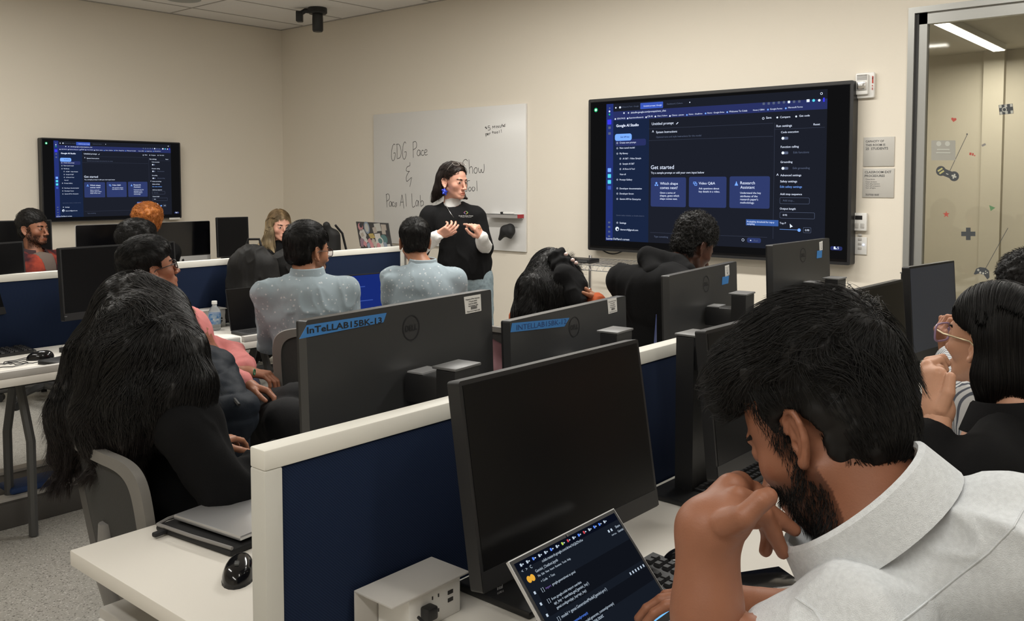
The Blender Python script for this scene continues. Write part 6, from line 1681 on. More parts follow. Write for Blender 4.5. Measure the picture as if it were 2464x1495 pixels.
# ---------------------------------------------------------------- 5 long-haired woman in black hoodie
J = seated(V(1.19, 2.25, .55), 15, lean=.06, shw=.165)
J['neck'] = A(345, 900, 2.36); J['head'] = A(326, 778, 2.42)
J['shR'] = A(455, 1030, 2.14); J['shL'] = A(250, 940, 2.5); J['elR'] = A(545, 1190, 2.12); J['wrR'] = A(660, 1110, 2.3); J['elL'] = A(330, 1080, 2.6); J['wrL'] = A(500, 1070, 2.55)
hs = [hand_prims(J['wr' + n], J['f'], -ZW, g, (.4, .4, .4, .4), sc=.9) for n, g in (('R', 1), ('L', -1))]
root, H, hv, _ = build_person('woman with very long wavy black hair and black hoodie, seen from behind', J, (40, -2), sk_tan, .005, fem=True, hands=hs, hscale=.94)
sp = torso_prims(J, .022, 1.0, 1.05) + arm_prims(J, 'L', .022) + arm_prims(J, 'R', .024)
cloth(sp, .008, 'hoodie', m_blackwool, root, .008, 10, 5, fold=sweep_folds((.6, .5, .3), 40, .007, 2))
hb = J['neck'] - J['f'] * .09 - ZW * .04
cloth([cone(hb - J['s'] * .1, hb + J['s'] * .1, .05, .05, .03), cone(hb - J['s'] * .09, hb - ZW * .11 - J['f'] * .02, .045, .05, .03), cone(hb + J['s'] * .09, hb - ZW * .11 - J['f'] * .02, .045, .05, .03)], .008, 'hood', m_blackwool, root, .006, 10, 8)
cloth(leg_prims(J, .008), .01, 'trousers', m_pants, root, .004)
for n in 'LR': shoe(root, J['an' + n], J['f'], m_black)
falls = []
for (x0, x1, y1, x2, y2, x3, y3, dd, w) in ((300, 240, 860, 190, 1000, 160, 1100, 2.34, .07), (320, 290, 870, 260, 1010, 250, 1080, 2.24, .08), (340, 350, 870, 335, 970, 320, 1060, 2.2, .08), (360, 410, 860, 410, 950, 400, 1020, 2.2, .07), (330, 330, 800, 300, 900, 290, 1000, 2.28, .085), (380, 430, 840, 465, 930, 490, 1030, 2.2, .045)):
    falls.append([(A(x0, 760, 2.40), .075), (A(x1, y1, dd), w), (A(x2, y2, dd - .04), w * .95), (A(x3, y3, dd - .06), w * .38), (A(x3 + 3, y3 + 14, dd - .06), w * .14)])
long_hair(H, root, m_hairlong, falls, 13000, 15, .017, .0007, 7, h=.006, disp=.012, wave=(.75, 10), capg=1.06, roots=-9, off=(.001, .012), lift=.3, hold_until=.8, top=.012, clump=.35, tint=lambda VV, H: 1 + np.clip((1.0 - VV[:, 2]) / .35, 0, 1)[:, None] * V(2.2, 1.0, .7))
chair('grey office chair holding the long-haired woman in the foreground', 1.30, 2.16, -4, arm_m=m_navy, back_top=.90, back_bot=.5, recline=.06)

# ---------------------------------------------------------------- 6 woman with curly hair
J = seated(V(3.36, 2.66, .55), 0, lean=.12, shw=.16); J['neck'] = A(1318, 745, 4.3); J['head'] = A(1330, 672, 4.38)
for n, g in (('R', 1), ('L', -1)): J['sh' + n] = J['neck'] + J['s2'] * g * .15 - ZW * .06
J['elR'] = A(1460, 790, 4.05); J['wrR'] = A(1432, 722, 4.2); J['elL'] = A(1240, 800, 4.6); J['wrL'] = A(1300, 790, 4.8)
hs = [hand_prims(A(1440, 722, 4.2), -RW * .75 + ZW * .55, -RW * .3 - FW * .2 - ZW * .6, 1, (.25, .35, .45, .5), (.3, .3), .95)]
root, H, hv, _ = build_person('woman with voluminous curly black hair and scarf, head bowed, before the wire shelf', J, (-2, -30), sk_tan, .005, fem=True, hands=hs)
m_orange = clothmat('orange_knit', (.42, .09, .03))
cloth(torso_prims(J, .014) + arm_prims(J, 'L', .016) + arm_prims(J, 'R', .012, part=.95), .008, 'top', m_orange, root, .005)
cloth(leg_prims(J, .008), .01, 'trousers', m_pants, root, .004)
for n in 'LR': shoe(root, J['an' + n], J['f'], m_black)
falls = [[(A(1320, 650, 4.4), .09), (A(1290, 700, 4.25), .085), (A(1275, 760, 4.2), .075), (A(1265, 800, 4.2), .05)], [(A(1340, 660, 4.35), .09), (A(1340, 710, 4.22), .09), (A(1330, 780, 4.2), .07)], [(A(1370, 670, 4.35), .06), (A(1385, 710, 4.3), .05), (A(1385, 745, 4.3), .04)]]
long_hair(H, root, m_hairblack, falls, 5000, 12, .016, .0008, 17, roots=-9, disp=.010, wave=(1.1, 14), capg=1.05, off=(.001, .012), lift=.1, hold_until=.8, top=.01)
cloth([cone(A(1345, 625, 4.28), A(1385, 690, 4.2), .05, .055, .03), cone(A(1355, 660, 4.18), A(1390, 740, 4.12), .05, .04, .03)], .006, 'head_scarf', m_tblack, root, .008, 18, 4, fold=sweep_folds((.3, .3, .8), 70, .006))
bb_ = MB()
for (x, y) in ((1362, 612), (1378, 626), (1386, 633)): c0 = A(x, y, 4.22); bb_.lathe([(0, -.010), (.010, -.004), (.010, .004), (0, .010)], tuple(c0), 10)
wchild(bb_, 'hair_clip', mat('clip_pearl', (.7, .5, .45), .3), root)
c0 = A(1419, 700, 4.18); wchild(MB().tube([Vector(c0 + .012 * (RW * .5 * math.cos(t) + FW * .5 * math.cos(t) + ZW * math.sin(t))) for t in [2 * math.pi * q / 12 for q in range(13)]], .0035, 6), 'ring', m_chrome, root)
chair('office chair with the mauve jacket, behind the gap between the taped monitors', 3.34, 2.64, 0, back_top=.9)
drape('jacket', 'mauve jacket draped over a chair between the two taped monitors', 'jacket', [(A(1165, 815, 4.1), A(1195, 900, 3.95), .06, .08), (A(1195, 860, 4.0), A(1175, 960, 3.9), .07, .09), (A(1150, 830, 4.1), A(1140, 930, 4.0), .06, .08), (A(1190, 830, 4.1), A(1250, 930, 4.0), .05, .08)], m_mauve, .006, 9, False)

# ---------------------------------------------------------------- 7 man in black hoodie
J = seated(V(3.50, 2.18, .58), -25, lean=.05, shw=.2, up=.50); J['neck'] = A(1610, 645, 4.02); J['head'] = A(1668, 596, 4.06)
J['shL'] = A(1540, 700, 4.15); J['shR'] = A(1650, 700, 3.8); J['elL'] = A(1480, 760, 4.2); J['wrL'] = A(1560, 800, 4.5); J['elR'] = A(1690, 800, 3.8); J['wrR'] = A(1740, 780, 3.95)
root, H, hv, _ = build_person('man in black hoodie bending forward, below the big wall screen', J, (-22, -28), sk_dark, .004, hands=[hand_prims(J['wrR'], J['f'], -ZW, 1, (.4,) * 4)], eyes=False, brows=False)
nk_ = J['neck']
cloth(torso_prims(J, .03, 1.12, 1.2) + arm_prims(J, 'L', .028) + arm_prims(J, 'R', .028) + [cone(A(1500, 680, 4.1), A(1600, 690, 3.9), .08, .1, .05)], .009, 'hoodie', m_blackwool, root, .008, 9, 6)
cloth([cone(A(1556, 618, 4.0), A(1572, 655, 3.92), .032, .045, .02), cone(A(1556, 615, 4.0), A(1630, 632, 3.98), .03, .04, .02), cone(A(1575, 662, 3.92), A(1660, 655, 3.9), .04, .03, .02), cone(A(1560, 620, 4.0), A(1640, 650, 3.95), .04, .05, .03)], .007, 'hood', m_blackwool, root, .006, 10, 8)
cloth(leg_prims(J, .012), .01, 'trousers', m_pants, root, .004)
for n in 'LR': shoe(root, J['an' + n], J['f'], m_black)
short_hair(H, root, n=2600, seed=5, steps=5, step=.004, disp=.007, dsc=90, r=.0012, wave=(2.2, 120), lift=1.2, grow=1.04, top=(.004, .0, .018), side=1.0, line=.055, off=(.0, .006))
chair('office chair under the man in the black hoodie', 3.50, 2.18, -25, back_top=.82)
m_bl = mat('blue_folder', (.06, .09, .28), .5)
q0, q1, q2, q3 = at(1568, 815, d=3.2), at(1583, 812, d=3.25), at(1580, 757, d=3.2), at(1579, 757, d=3.2)
q0.x -= .01; q0.z = q1.z = DESKZ
tag(MB().slab([q0, q1, q2, q3], (FH), .004).build('folder', m_bl), 'thin blue folder edge standing beside the hoodie man monitor', 'folder')

# ---------------------------------------------------------------- far people
m_plaid = clothmat('red_plaid_flannel', (.36, .055, .03), .9, (9, .9, (.035, .012, .016))); m_tee = clothmat('brown_tee', (.13, .10, .085))
J = seated(V(2.62, 6.62, .55), 285, shw=.19); J['neck'] = A(82, 612, 6.35); J['head'] = A(80, 552, 6.35)
for n, g in (('R', 1), ('L', -1)): J['sh' + n] = J['neck'] + J['s2'] * g * .19 - ZW * .055; J['el' + n] = J['sh' + n] - ZW * .27 + J['s2'] * g * .04; J['wr' + n] = J['el' + n] + J['f'] * .22 - J['s'] * g * .08
root, H, hv, _ = build_person('bearded man in red plaid shirt looking sideways, by the left edge', J, (300, 2), sk_brown, .0035, beard=.75, hands=[hand_prims(J['wr' + n], J['f'], -ZW, g, (.4,) * 4) for n, g in (('R', 1), ('L', -1))], iris=(.1, 0), hscale=1.0, brow_t=.002)
Fn = Frame(J['neck'], J['f2'])
cloth(torso_prims(J, .018) + arm_prims(J, 'L', .02) + arm_prims(J, 'R', .02), .008, 'flannel_shirt', m_plaid, root, .006, 12, 4, cuts=[Fn.cut(lambda L: np.minimum(.055 - np.abs(L[:, 0]) + .1 * L[:, 2], L[:, 1] - .02), .006), Fn.cut(lambda L: .055 - np.linalg.norm(L * V(1, 1, .6), axis=1))])
cloth(torso_prims(J, .002), .008, 'tee', m_tee, root, .003)
ring_collar(J['neck'] + ZW * .01, ZW, J['f2'], .068, .072, .035, mat('plaid_collar', (.03, .012, .014), .9), root, gap=.5, flare=.02)
cloth(leg_prims(J, .008), .01, 'trousers', m_pants, root, .004)
for n in 'LR': shoe(root, J['an' + n], J['f'], m_black)
vv, ff = beard_strands(H, hv, 900, .0011, 4); mk('beard', vv, ff, m_hairblack, root)
short_hair(H, root, n=900, seed=6, r=.0012, grow=1.03, top=(.003, .002, .008), line=.056)
chair('office chair under the man in red plaid', 2.62, 6.62, 285, back_top=.85)
# dark-haired man behind the far divider
J = seated(V(2.66, 5.34, .55), 0, shw=.18); J['neck'] = A(332, 645, 5.5); J['head'] = A(334, 585, 5.5)
for n, g in (('R', 1), ('L', -1)): J['sh' + n] = J['neck'] + J['s2'] * g * .18 - ZW * .055
for n, g in (('R', 1), ('L', -1)): J['el' + n] = J['sh' + n] - ZW * .27 + J['f'] * .05; J['wr' + n] = J['el' + n] + J['f'] * .22
root, H, hv, _ = build_person('man with tousled black hair in profile behind the far dark monitor', J, (-14, 3), sk_fair, .0035, hands=[])
cloth(torso_prims(J, .018) + arm_prims(J, 'L', .02) + arm_prims(J, 'R', .02), .009, 'sweater', m_tblack, root, .005)
cloth(leg_prims(J, .008), .01, 'trousers', m_pants, root, .004)
for n in 'LR': shoe(root, J['an' + n], J['f'], m_black)
short_hair(H, root, n=2600, seed=9, r=.0009, disp=.008, dsc=30, grow=1.12, top=(.012, .006, .012), quiff=[((.0, .055, .085), (.055, .045, .035)), ((0, -.07, .04), (.075, .06, .07))], wave=(1.0, 20), step=.006, lift=.6)
chair('office chair under the man with tousled black hair', 2.66, 5.34, 0, back_top=.82)
# orange-haired person
J = seated(V(3.22, 6.22, .55), 75, shw=.17); J['neck'] = A(352, 592, 6.55); J['head'] = A(354, 538, 6.6)
for n, g in (('R', 1), ('L', -1)): J['sh' + n] = J['neck'] + J['s2'] * g * .17 - ZW * .055
for n, g in (('R', 1), ('L', -1)): J['el' + n] = J['sh' + n] - ZW * .25 + J['f'] * .1; J['wr' + n] = J['el' + n] + J['f'] * .22
root, H, hv, _ = build_person('person with curly orange hair before the smaller wall screen', J, (75, -3), sk_fair, .005, hands=[])
cloth(torso_prims(J, .018) + arm_prims(J, 'L', .02) + arm_prims(J, 'R', .02), .009, 'sweater', m_tblack, root, .005)
cloth(leg_prims(J, .008), .01, 'trousers', m_pants, root, .004)
short_hair(H, root, m_hairorange, n=2600, seed=19, r=.0012, disp=.016, dsc=32, grow=1.1, top=(.016, .008, .012), back=-.05, wave=(1.8, 30), step=.006, lift=.9, off=(.0, .01), side=1.1)
for n in 'LR': shoe(root, J['an' + n], J['f'], m_black)
chair('office chair under the orange-haired person', 3.22, 6.22, 75, back_top=.82)
# blonde woman
J = seated(V(4.06, 5.86, .55), 250, shw=.155); J['neck'] = A(676, 598, 6.85); J['head'] = A(673, 546, 6.85)
for n, g in (('R', 1), ('L', -1)):
    J['sh' + n] = J['neck'] + J['s2'] * g * .16 - ZW * .06; J['el' + n] = J['sh' + n] - ZW * .25 + J['s2'] * g * .05; J['wr' + n] = J['el' + n] + J['f'] * .2
J['anR'] = A3(at(606, 868, Z=.09)); J['anL'] = A3(at(628, 858, Z=.09)); 
root, H, hv, _ = build_person('blonde woman in black top looking sideways near the room corner', J, (258, -2), sk_fair, .0035, fem=True, hands=[], iris=(.05, 0), brow_m=m_hairbrown, brow_t=.0012, hscale=.95, neck_r=.044)
cloth(torso_prims(J, .012, .95) + arm_prims(J, 'L', .014) + arm_prims(J, 'R', .014) + [cone(J['neck'], J['neck'] + ZW * .03, .06, .054, .02)], .008, 'top', m_tblack, root, .004)
cloth(leg_prims(J, .008), .01, 'trousers', m_pants, root, .004)
for n in 'LR': shoe(root, J['an' + n], RW * .8 + FW * .4, m_white, 'sneaker')
def btint(VV, H):
    L = H.inv(VV); t_ = np.clip((.09 - L[:, 2]) / .09, 0, 1)[:, None]; n_ = (.75 + .35 * vnoise(VV * V(60, 60, 8), 3))[:, None]; return (V(.50, .44, .38) * (1 - t_) + V(1, 1, 1) * t_) * n_
P_ = H.p
falls = [[(P_(.07, -.03, .03), .025), (P_(.085, -.0, -.05), .026), (P_(.09, .02, -.13), .024), (P_(.07, .05, -.20), .012)], [(P_(-.07, -.03, .03), .025), (P_(-.085, .0, -.05), .026), (P_(-.10, .0, -.13), .028), (P_(-.10, .03, -.2), .014)], [(P_(0, -.08, .0), .05), (P_(.03, -.09, -.1), .05), (P_(.12, -.09, -.17), .025), (P_(.19, -.08, -.185), .012)]]
long_hair(H, root, m_hairblond, falls, 2200, 16, .014, .0008, 14, part=0.0, wave=(.3, 8), tint=btint, capg=1.0)
wchild(MB().tube([Vector(P_(.03, .06, -.16)), Vector(P_(0, .075, -.20)), Vector(P_(-.03, .06, -.16))], .001, 5).box(-.003, .003, -.002, .002, -.012, .012, X=Matrix.Translation(Vector(P_(0, .078, -.205)))).box(-.008, .008, -.002, .002, .0, .004, X=Matrix.Translation(Vector(P_(0, .078, -.205)))), 'cross_necklace', m_chrome, root)
chair('office chair under the blonde woman', 4.06, 5.86, 250, back_top=.82)
# ---------------------------------------------------------------- 8 foreground man resting chin on hand
D8 = 1.05
J = seated(V(1.04, -.02, .60), 92, lean=.34, shw=.19)
J['head'] = A(1985, 1030, D8 + .03); J['neck'] = A(2150, 1330, 1.0)
J['f2'] = V(-.02, 1, 0); J['s2'] = V(1, .02, 0)
J['shL'] = A(2065, 1535, .93); J['shR'] = A(2290, 1310, 1.14)
J['elL'] = V(*A(1700, 1600, .97)); J['elL'][2] = max(J['elL'][2], DESKZ + .045)
J['wrL'] = A(1705, 1275, 1.0)
J['elR'] = A(1990, 1500, 1.25); J['wrR'] = A(1795, 1452, 1.40)
# chin hand (fingers as seen)
W0 = J['wrL']
k1, k2, k3, k4 = A(1778, 1168, 1.055), A(1760, 1175, 1.03), A(1752, 1205, 1.0), A(1748, 1245, .975)
hp = [cone(W0, k1, .027, .017, .02), cone(W0, k2, .027, .016, .02), cone(W0, A(1765, 1225, .99), .026, .018, .02), cone(W0 + V(0, 0, .0), A(1760, 1262, .975), .025, .017, .02), cone(A(1700, 1330, 1.0), W0, .027, .027, .02),
      cone(A(1735, 1270, .985), A(1790, 1250, .96), .020, .013, .015)]
hp += finger_chain([k1, A(1815, 1180, 1.06), A(1835, 1195, 1.05), A(1850, 1208, 1.04)], [.0125, .0105, .0095, .0085])                       # index against lips
hp += finger_chain([A(1775, 1195, 1.0), A(1830, 1215, 1.015), A(1875, 1250, 1.02), A(1912, 1276, 1.02)], [.0125, .0105, .0095, .0075])     # middle under the chin
hp += finger_chain([A(1772, 1225, .985), A(1838, 1240, 1.005), A(1862, 1285, 1.01), A(1884, 1330, 1.01)], [.012, .0100, .0095, .0078])      # ring hanging
hp += finger_chain([A(1765, 1250, .975), A(1838, 1255, 1.03), A(1850, 1290, 1.035), A(1842, 1325, 1.035)], [.011, .0090, .0085, .0078])     # little
hp += finger_chain([A(1745, 1262, .965), A(1790, 1245, .945), A(1832, 1205, .945), A(1848, 1196, .95)], [.016, .0128, .0112, .0105])         # thumb
fa = [cone(J['elL'], J['elL'] + (W0 - J['elL']) * .45, .040, .036, .03), cone(J['elL'] + (W0 - J['elL']) * .4, W0, .037, .0275, .02), cone(J['shL'], J['elL'], .05, .042, .03)]
hL = Vol(hp + fa[:2], .0026)
hr = hand_prims(J['wrR'], -RW * .9 + FW * .12 + ZW * .12, -ZW, 1, (.35, .35, .4, .45), (.4, .1))
root, H, hv, body = build_person('man in pale short-sleeved shirt resting his chin on his hand, largest in the foreground', J, (83, -33), sk_brown, .0025, beard=.85, hands=[hp + fa[:2], hr, [cone(J['elR'], J['wrR'], .036, .026, .02)]], hand_h=.0026, hscale=1.0, roll=math.radians(-4), legs=False, stub=(.25, .22, .21), neck_r=.060)
# shirt
sp = torso_prims(J, .016, 1.1, 1.15)
sp += [cone(J['neck'] - V(0, 0, .03), J['shL'], .055, .056, .03), cone(J['neck'] - V(0, 0, .03), J['shR'], .055, .056, .03), cone(A(2170, 1330, 1.0), A(2460, 1340, .93), .06, .085, .04)]
sp += [cone(J['shL'], J['shL'] + (J['elL'] - J['shL']) * .34, .066, .060, .02), cone(J['shR'], J['shR'] + (J['elR'] - J['shR']) * .5, .068, .062, .03)]
nd = (J['head'] - J['neck']); 
NF = Frame(A(2075, 1235, 1.0), -RW * .74 - ZW * .62 + FW * .35, -RW * .58 + ZW * .80 + FW * .12)
cloth(sp, .0055, 'shirt', m_pale, root, .013, 10, 31, st=(.6, .8, 1.2), fold=sweep_folds((.75, .2, .55), 48, .006, 3), cuts=[NF.cut(lambda L: .046 - np.linalg.norm(L * V(1, .8, .5), axis=1), .008)])
cc = A(2098, 1262, 1.0)
ring_collar(cc, -RW * .58 + ZW * .80 + FW * .12, -RW * .74 - ZW * .62 + FW * .35, .060, .092, .042, m_pale, root, flare=.008, tilt=.1)
from mathutils.bvhtree import BVHTree
def on_surface(o, pts, lift=.0006):
    me = o.data; b_ = BVHTree.FromPolygons([o.matrix_world @ v.co if False else v.co for v in me.vertices], [tuple(p.vertices) for p in me.polygons]); out = []
    for i in range(len(pts) - 1):
        for q in range(8):
            t_ = q / 8; x_ = pts[i][0] * (1 - t_) + pts[i + 1][0] * t_; y_ = pts[i][1] * (1 - t_) + pts[i + 1][1] * t_
            h_ = b_.ray_cast(CP, ray(x_, y_).normalized())
            if h_[0] is not None: out.append(h_[0] + h_[1] * (lift if h_[1].dot(ray(x_, y_)) < 0 else -lift))
    return out
sh_ = [c for c in root.children if c.name.startswith('shirt')][0]
for nm, pp in (('yoke_seam', [(2475, 1205), (2440, 1268), (2380, 1330), (2290, 1400), (2190, 1480), (2150, 1510)]), ('sleeve_seam', [(1915, 1440), (1960, 1470), (1985, 1510)])):
    ps_ = on_surface(sh_, pp)
    if len(ps_) > 3: wchild(MB().tube(ps_, .0011, 5), nm, m_pale, root)
# hair
qf = [((0, .055, .100), (.066, .050, .040)), ((0, .095, .085), (.052, .030, .028)), ((0, -.03, .095), (.078, .085, .050))]
P8 = hair_short_prims(H, grow=1.05, top=(.006, .004, .012), back=-.078, line=.078, quiff=qf)
v = Vol(P8, .0035, .02); Vv, F = v.mesh(); g = v.grad(Vv); L = H.inv(Vv)
V2 = Vv + g * ((.004 + .006 * np.clip(L[:, 2] / .1, 0, 1)) * fbm(Vv, 42, 3, 3))[:, None]
topm = L[:, 2] > .03
fl8 = head_flow(H, 1.2, -.15)
R1 = pick(Vv, 6500, topm & (L[:, 1] < .085), 2); near_ear = (np.abs(L[:, 0]) > .055) & (np.hypot(L[:, 1] + .004, L[:, 2] + .005) < .058)
R2 = pick(Vv, 3500, ~topm & ~near_ear, 3)
s1 = strands(v, R1, fl8, 12, .0045, .00045 * np.ones(len(R1)), 3, (1.1, 26), (.0005, .011), lift=.8, clump=.8, reject=no_face(H, .034, .05))
s2 = strands(v, R2, fl8, 7, .003, .0005 * np.ones(len(R2)), 4, (.25, 40), (.0003, .003), lift=.25, reject=no_face(H, .034, .05))
VV, FF = merge([(V2, F), s1, s2]); mk('hair', VV, FF, m_hairblack, root)
vv, ff = beard_strands(H, hv, 3800, .0004, 3, L=.0022, steps=5); mk('beard', vv, ff, m_hairblack, root)
chair('office chair under the man in the pale shirt', 1.05, -.03, 92, back_top=.70)

# ---------------------------------------------------------------- 9 woman with glasses in black blazer
J = seated(V(2.07, .22, .56), 85, lean=.12, shw=.17)
J['head'] = A(2392, 822, 1.93); J['neck'] = A(2450, 985, 1.86)
J['shL'] = A(2370, 1140, 1.72); J['shR'] = A(2560, 1050, 2.0); J['elL'] = V(*A(2225, 1230, 1.72)); J['wrL'] = A(2258, 985, 1.80)
J['elR'] = A(2600, 1200, 2.1); J['wrR'] = A(2500, 1200, 2.2)
W0 = J['wrL']
hp = [cone(W0, A(2240, 900, 1.82), .024, .014, .018), cone(W0, A(2232, 880, 1.84), .022, .013, .018), cone(W0, A(2262, 900, 1.80), .022, .014, .018), cone(A(2245, 1050, 1.79), W0, .026, .024, .02)]
hp += finger_chain([A(2228, 880, 1.84), A(2262, 868, 1.86), A(2275, 890, 1.86)], [.0105, .009, .0075])
hp += finger_chain([A(2234, 870, 1.86), A(2268, 862, 1.88), A(2280, 875, 1.88)], [.0105, .009, .0075])
hp += finger_chain([A(2236, 892, 1.83), A(2262, 888, 1.84), A(2268, 905, 1.84)], [.0105, .009, .008])
hp += finger_chain([A(2240, 904, 1.82), A(2260, 905, 1.83), A(2264, 920, 1.83)], [.0095, .008, .007])
hp += finger_chain([A(2262, 985, 1.78), A(2282, 945, 1.775), A(2287, 908, 1.78)], [.016, .0125, .0105])
root, H, hv, body = build_person('woman with short black hair, purple glasses and black blazer, hand at her mouth', J, (66, 4), sk_olive, .003, fem=True, hands=[hp, [cone(A(2232, 1130, 1.76), W0, .033, .025, .02)]], hand_h=.0028, hscale=.97, roll=math.radians(0), neck_r=.050, legs=True)
cloth(torso_prims(J, .018, 1.05, 1.1) + [cone(J['shL'], J['elL'], .06, .055, .03), cone(J['elL'], A(2238, 1060, 1.78), .052, .046, .02)] + arm_prims(J, 'R', .02), .007, 'blazer', m_tblack, root, .005, 9, 2, fold=sweep_folds((.4, .6, .5), 40, .005), cuts=[Frame(J['neck'] + V(-.01, .03, .04), (0, 1, 0)).cut(lambda L: .085 - np.linalg.norm(L * V(1, 1, .6), axis=1))])
cloth(leg_prims(J, .008), .01, 'trousers', m_pants, root, .004)
ring_collar(J['neck'] - V(0, 0, .015), V(-.1, -.1, 1), J['f'], .080, .088, .05, m_tblack, root, name='lapel', flare=.02, gap=.7)
falls = [[(H.p(0, -.05, .03), .06), (H.p(0, -.075, -.05), .058), (H.p(0, -.075, -.115), .045)], [(H.p(-.06, -.035, .02), .03), (H.p(-.068, -.045, -.06), .03), (H.p(-.06, -.04, -.115), .024)], [(H.p(.06, -.035, .02), .03), (H.p(.068, -.045, -.06), .03), (H.p(.06, -.04, -.115), .024)],
         [(H.p(-.055, .025, .065), .024), (H.p(-.07, -.02, .03), .02)], [(H.p(.055, .025, .065), .024), (H.p(.07, -.02, .03), .02)]]
long_hair(H, root, m_hairblack, falls, 3600, 17, .011, .0007, 24, h=.004, disp=.002, wave=(.08, 8), capg=1.03, off=(.0004, .003), lift=.05, hold_until=.95, roots=-.02, line=.066, cutears=True)
glasses(H, root, mat('lilac_frame', (.32, .22, .34), .25), m_lens, w=.056, hh=.042, r=.0024, y=.112, tm=mat('gold_temple', (.55, .45, .3), .3, metal=1))
chair('office chair under the woman in the black blazer', 2.07, .20, 85, back_top=.8)
# ---------------------------------------------------------------- 10 person in striped shirt beyond
def stripe_mat():
    m = bpy.data.materials.new('striped_white_shirt'); m.use_nodes = True; nt = m.node_tree; b = nt.nodes['Principled BSDF']; b.inputs['Roughness'].default_value = .85
    tc = nt.nodes.new('ShaderNodeTexCoord'); w = nt.nodes.new('ShaderNodeTexWave'); w.inputs['Scale'].default_value = 42; w.bands_direction = 'X'; w.inputs['Distortion'].default_value = .6; w.inputs['Detail Scale'].default_value = .3
    nt.links.new(tc.outputs['Object'], w.inputs['Vector']); r = nt.nodes.new('ShaderNodeValToRGB'); e = r.color_ramp.elements; e[0].position = .22; e[0].color = (.10, .11, .14, 1); e[1].position = .4; e[1].color = (.66, .66, .66, 1)
    nt.links.new(w.outputs['Fac'], r.inputs['Fac']); nt.links.new(r.outputs[0], b.inputs['Base Color']); return m
m_stripe = stripe_mat()
J = seated(V(3.20, .50, .56), 95, shw=.18); J['head'] = A(2475, 712, 2.86); J['neck'] = A(2475, 800, 2.84)
J['shL'] = A(2400, 850, 2.75); J['shR'] = A(2560, 840, 2.95); J['elL'] = A(2345, 960, 2.5); J['wrL'] = A(2285, 860, 2.75); J['elR'] = A(2600, 950, 2.9); J['wrR'] = A(2520, 950, 3.1)
root, H, hv, body = build_person('person with short black hair and striped white shirt, mostly hidden at the right edge', J, (100, -5), sk_tan, .005, hands=[hand_prims(J['wrL'], ZW * .9 - RW * .3, RW, 1, (.9,) * 4)], eyes=False, brows=False)
cloth(torso_prims(J, .016, 1, 1.05) + arm_prims(J, 'L', .022, part=.9) + arm_prims(J, 'R', .02) + [cone(A(2310, 925, 2.55), A(2375, 1080, 2.45), .055, .07, .03)], .008, 'shirt', m_stripe, root, .006, 10, 3)
cloth(leg_prims(J, .008), .01, 'trousers', m_pants, root, .004)
short_hair(H, root, n=1800, seed=35, r=.001, disp=.006, dsc=80, wave=(1.6, 90), lift=.9, grow=1.05, top=(.006, .0, .014), steps=5)
chair('office chair under the person in the striped shirt', 3.20, .48, 95, back_top=.8)

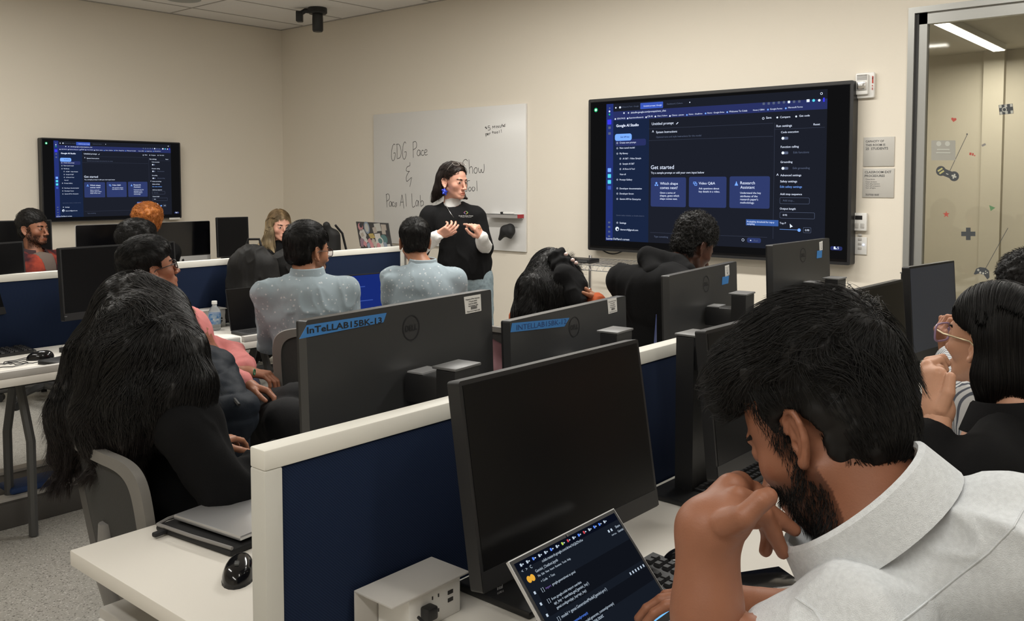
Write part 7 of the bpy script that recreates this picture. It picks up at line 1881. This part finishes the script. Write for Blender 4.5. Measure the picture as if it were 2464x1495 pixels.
# ---------------------------------------------------------------- backpacks
def backpack(label, base, top, w, d_, face, seed, m):
    r = thing('backpack', label, 'backpack', tuple(base)); fr = Frame(base, (math.cos(face), math.sin(face), 0)); h = top
    v = Vol([fr.cone((-w * .27, 0, h * .16), (-w * .27, 0, h * .74), d_ * .40, d_ * .34, .05), fr.cone((w * .27, 0, h * .16), (w * .27, 0, h * .74), d_ * .40, d_ * .34, .05), fr.ell((0, 0, h * .42), (w / 2, d_ / 2, h * .46), .03), fr.ell((0, .0, h * .72), (w / 2 * .86, d_ / 2 * .85, h * .30), .04), fr.ell((0, d_ * .3, h * .3), (w / 2 * .8, d_ / 2 * .7, h * .27), .03), fr.cut(lambda L: .002 - L[:, 2], .01)], .006)
    Vv, F = v.mesh(); g = v.grad(Vv); Vv = Vv + g * (.012 * wrinkle(Vv, 13, seed, (1, 1, .35)))[:, None]; mk('bag', Vv, F, m, r)
    k = MB(); k.tube([Vector(fr.p(-w * .42, d_ * .1, h * .5)), Vector(fr.p(-w * .36, d_ * .12, h * .84)), Vector(fr.p(0, d_ * .12, h * 1.01)), Vector(fr.p(w * .36, d_ * .12, h * .84)), Vector(fr.p(w * .42, d_ * .1, h * .5))], .004, 6)
    wchild(k, 'zip', m_dgrey, r)
    wchild(MB().tube([Vector(fr.p(-.04, -.02, h)), Vector(fr.p(-.03, -.03, h + .035)), Vector(fr.p(.03, -.03, h + .035)), Vector(fr.p(.04, -.02, h))], .007, 8), 'handle', m, r)
    return r, fr
m_bag = clothmat('black_nylon', (.012, .0115, .011), .6, None, (300, .3))
fc = math.radians(230)
b1 = A3(at(612, 768, Y=4.33)); b1[2] = DESKZ
r, fr = backpack('black backpack standing on the far desk against the divider', b1, .44, .235, .22, fc, 4, m_bag)
for pp in (((-.055, .13, .24), (-.05, .135, .17)), ((-.045, .135, .25), (-.045, .14, .19))):
    wchild(MB().tube([Vector(fr.p(*pp[0])), Vector(fr.p(*pp[1]))], .003, 6), 'zip_pull', mat('brass', (.45, .28, .10), .35, metal=.8), r)
wchild(MB().tube([Vector(fr.p(-.06, .14, .17)), Vector(fr.p(-.075, .145, .10))], .004, 6), 'key_strap', m_paper, r)
b2 = A3(at(700, 768, Y=4.36)); b2[2] = DESKZ
backpack('second black backpack half hidden behind the man with glasses', b2, .40, .24, .2, fc, 9, m_bag)
b3 = A3(at(795, 640, Y=4.95)); b3[2] = DESKZ
r = thing('shoulder_bag', 'black bag with thin strap beyond the far divider, by the glasses man face', 'bag', tuple(b3)); v = Vol([cone(b3 + V(0, 0, .08), b3 + V(.02, 0, .42), .08, .055, .03), cone(b3 + V(.0, 0, .42), b3 + V(-.03, .0, .50), .03, .025, .03)], .008); Vv, F = v.mesh(); mk('bag', Vv, F, m_bag, r)
wchild(MB().tube([Vector(b3 + V(.03, -.02, .50)), Vector(b3 + V(.09, -.02, .44)), Vector(b3 + V(.13, -.02, .3)), Vector(b3 + V(.14, -.02, .1))], .008, 6), 'strap', m_black, r)
# shoe under the far desk is worn by the plaid man; items on the floor left
p = at(35, 1150, Z=.12)
tag(MB().rbox(p.x - .12, p.x + .12, 4.30, 4.45, .13, .16, .01).build('cloth_bag', mat('blue_bag', (.01, .035, .12), .7)), 'dark blue bag lying under the far desk on the rail', 'bag')
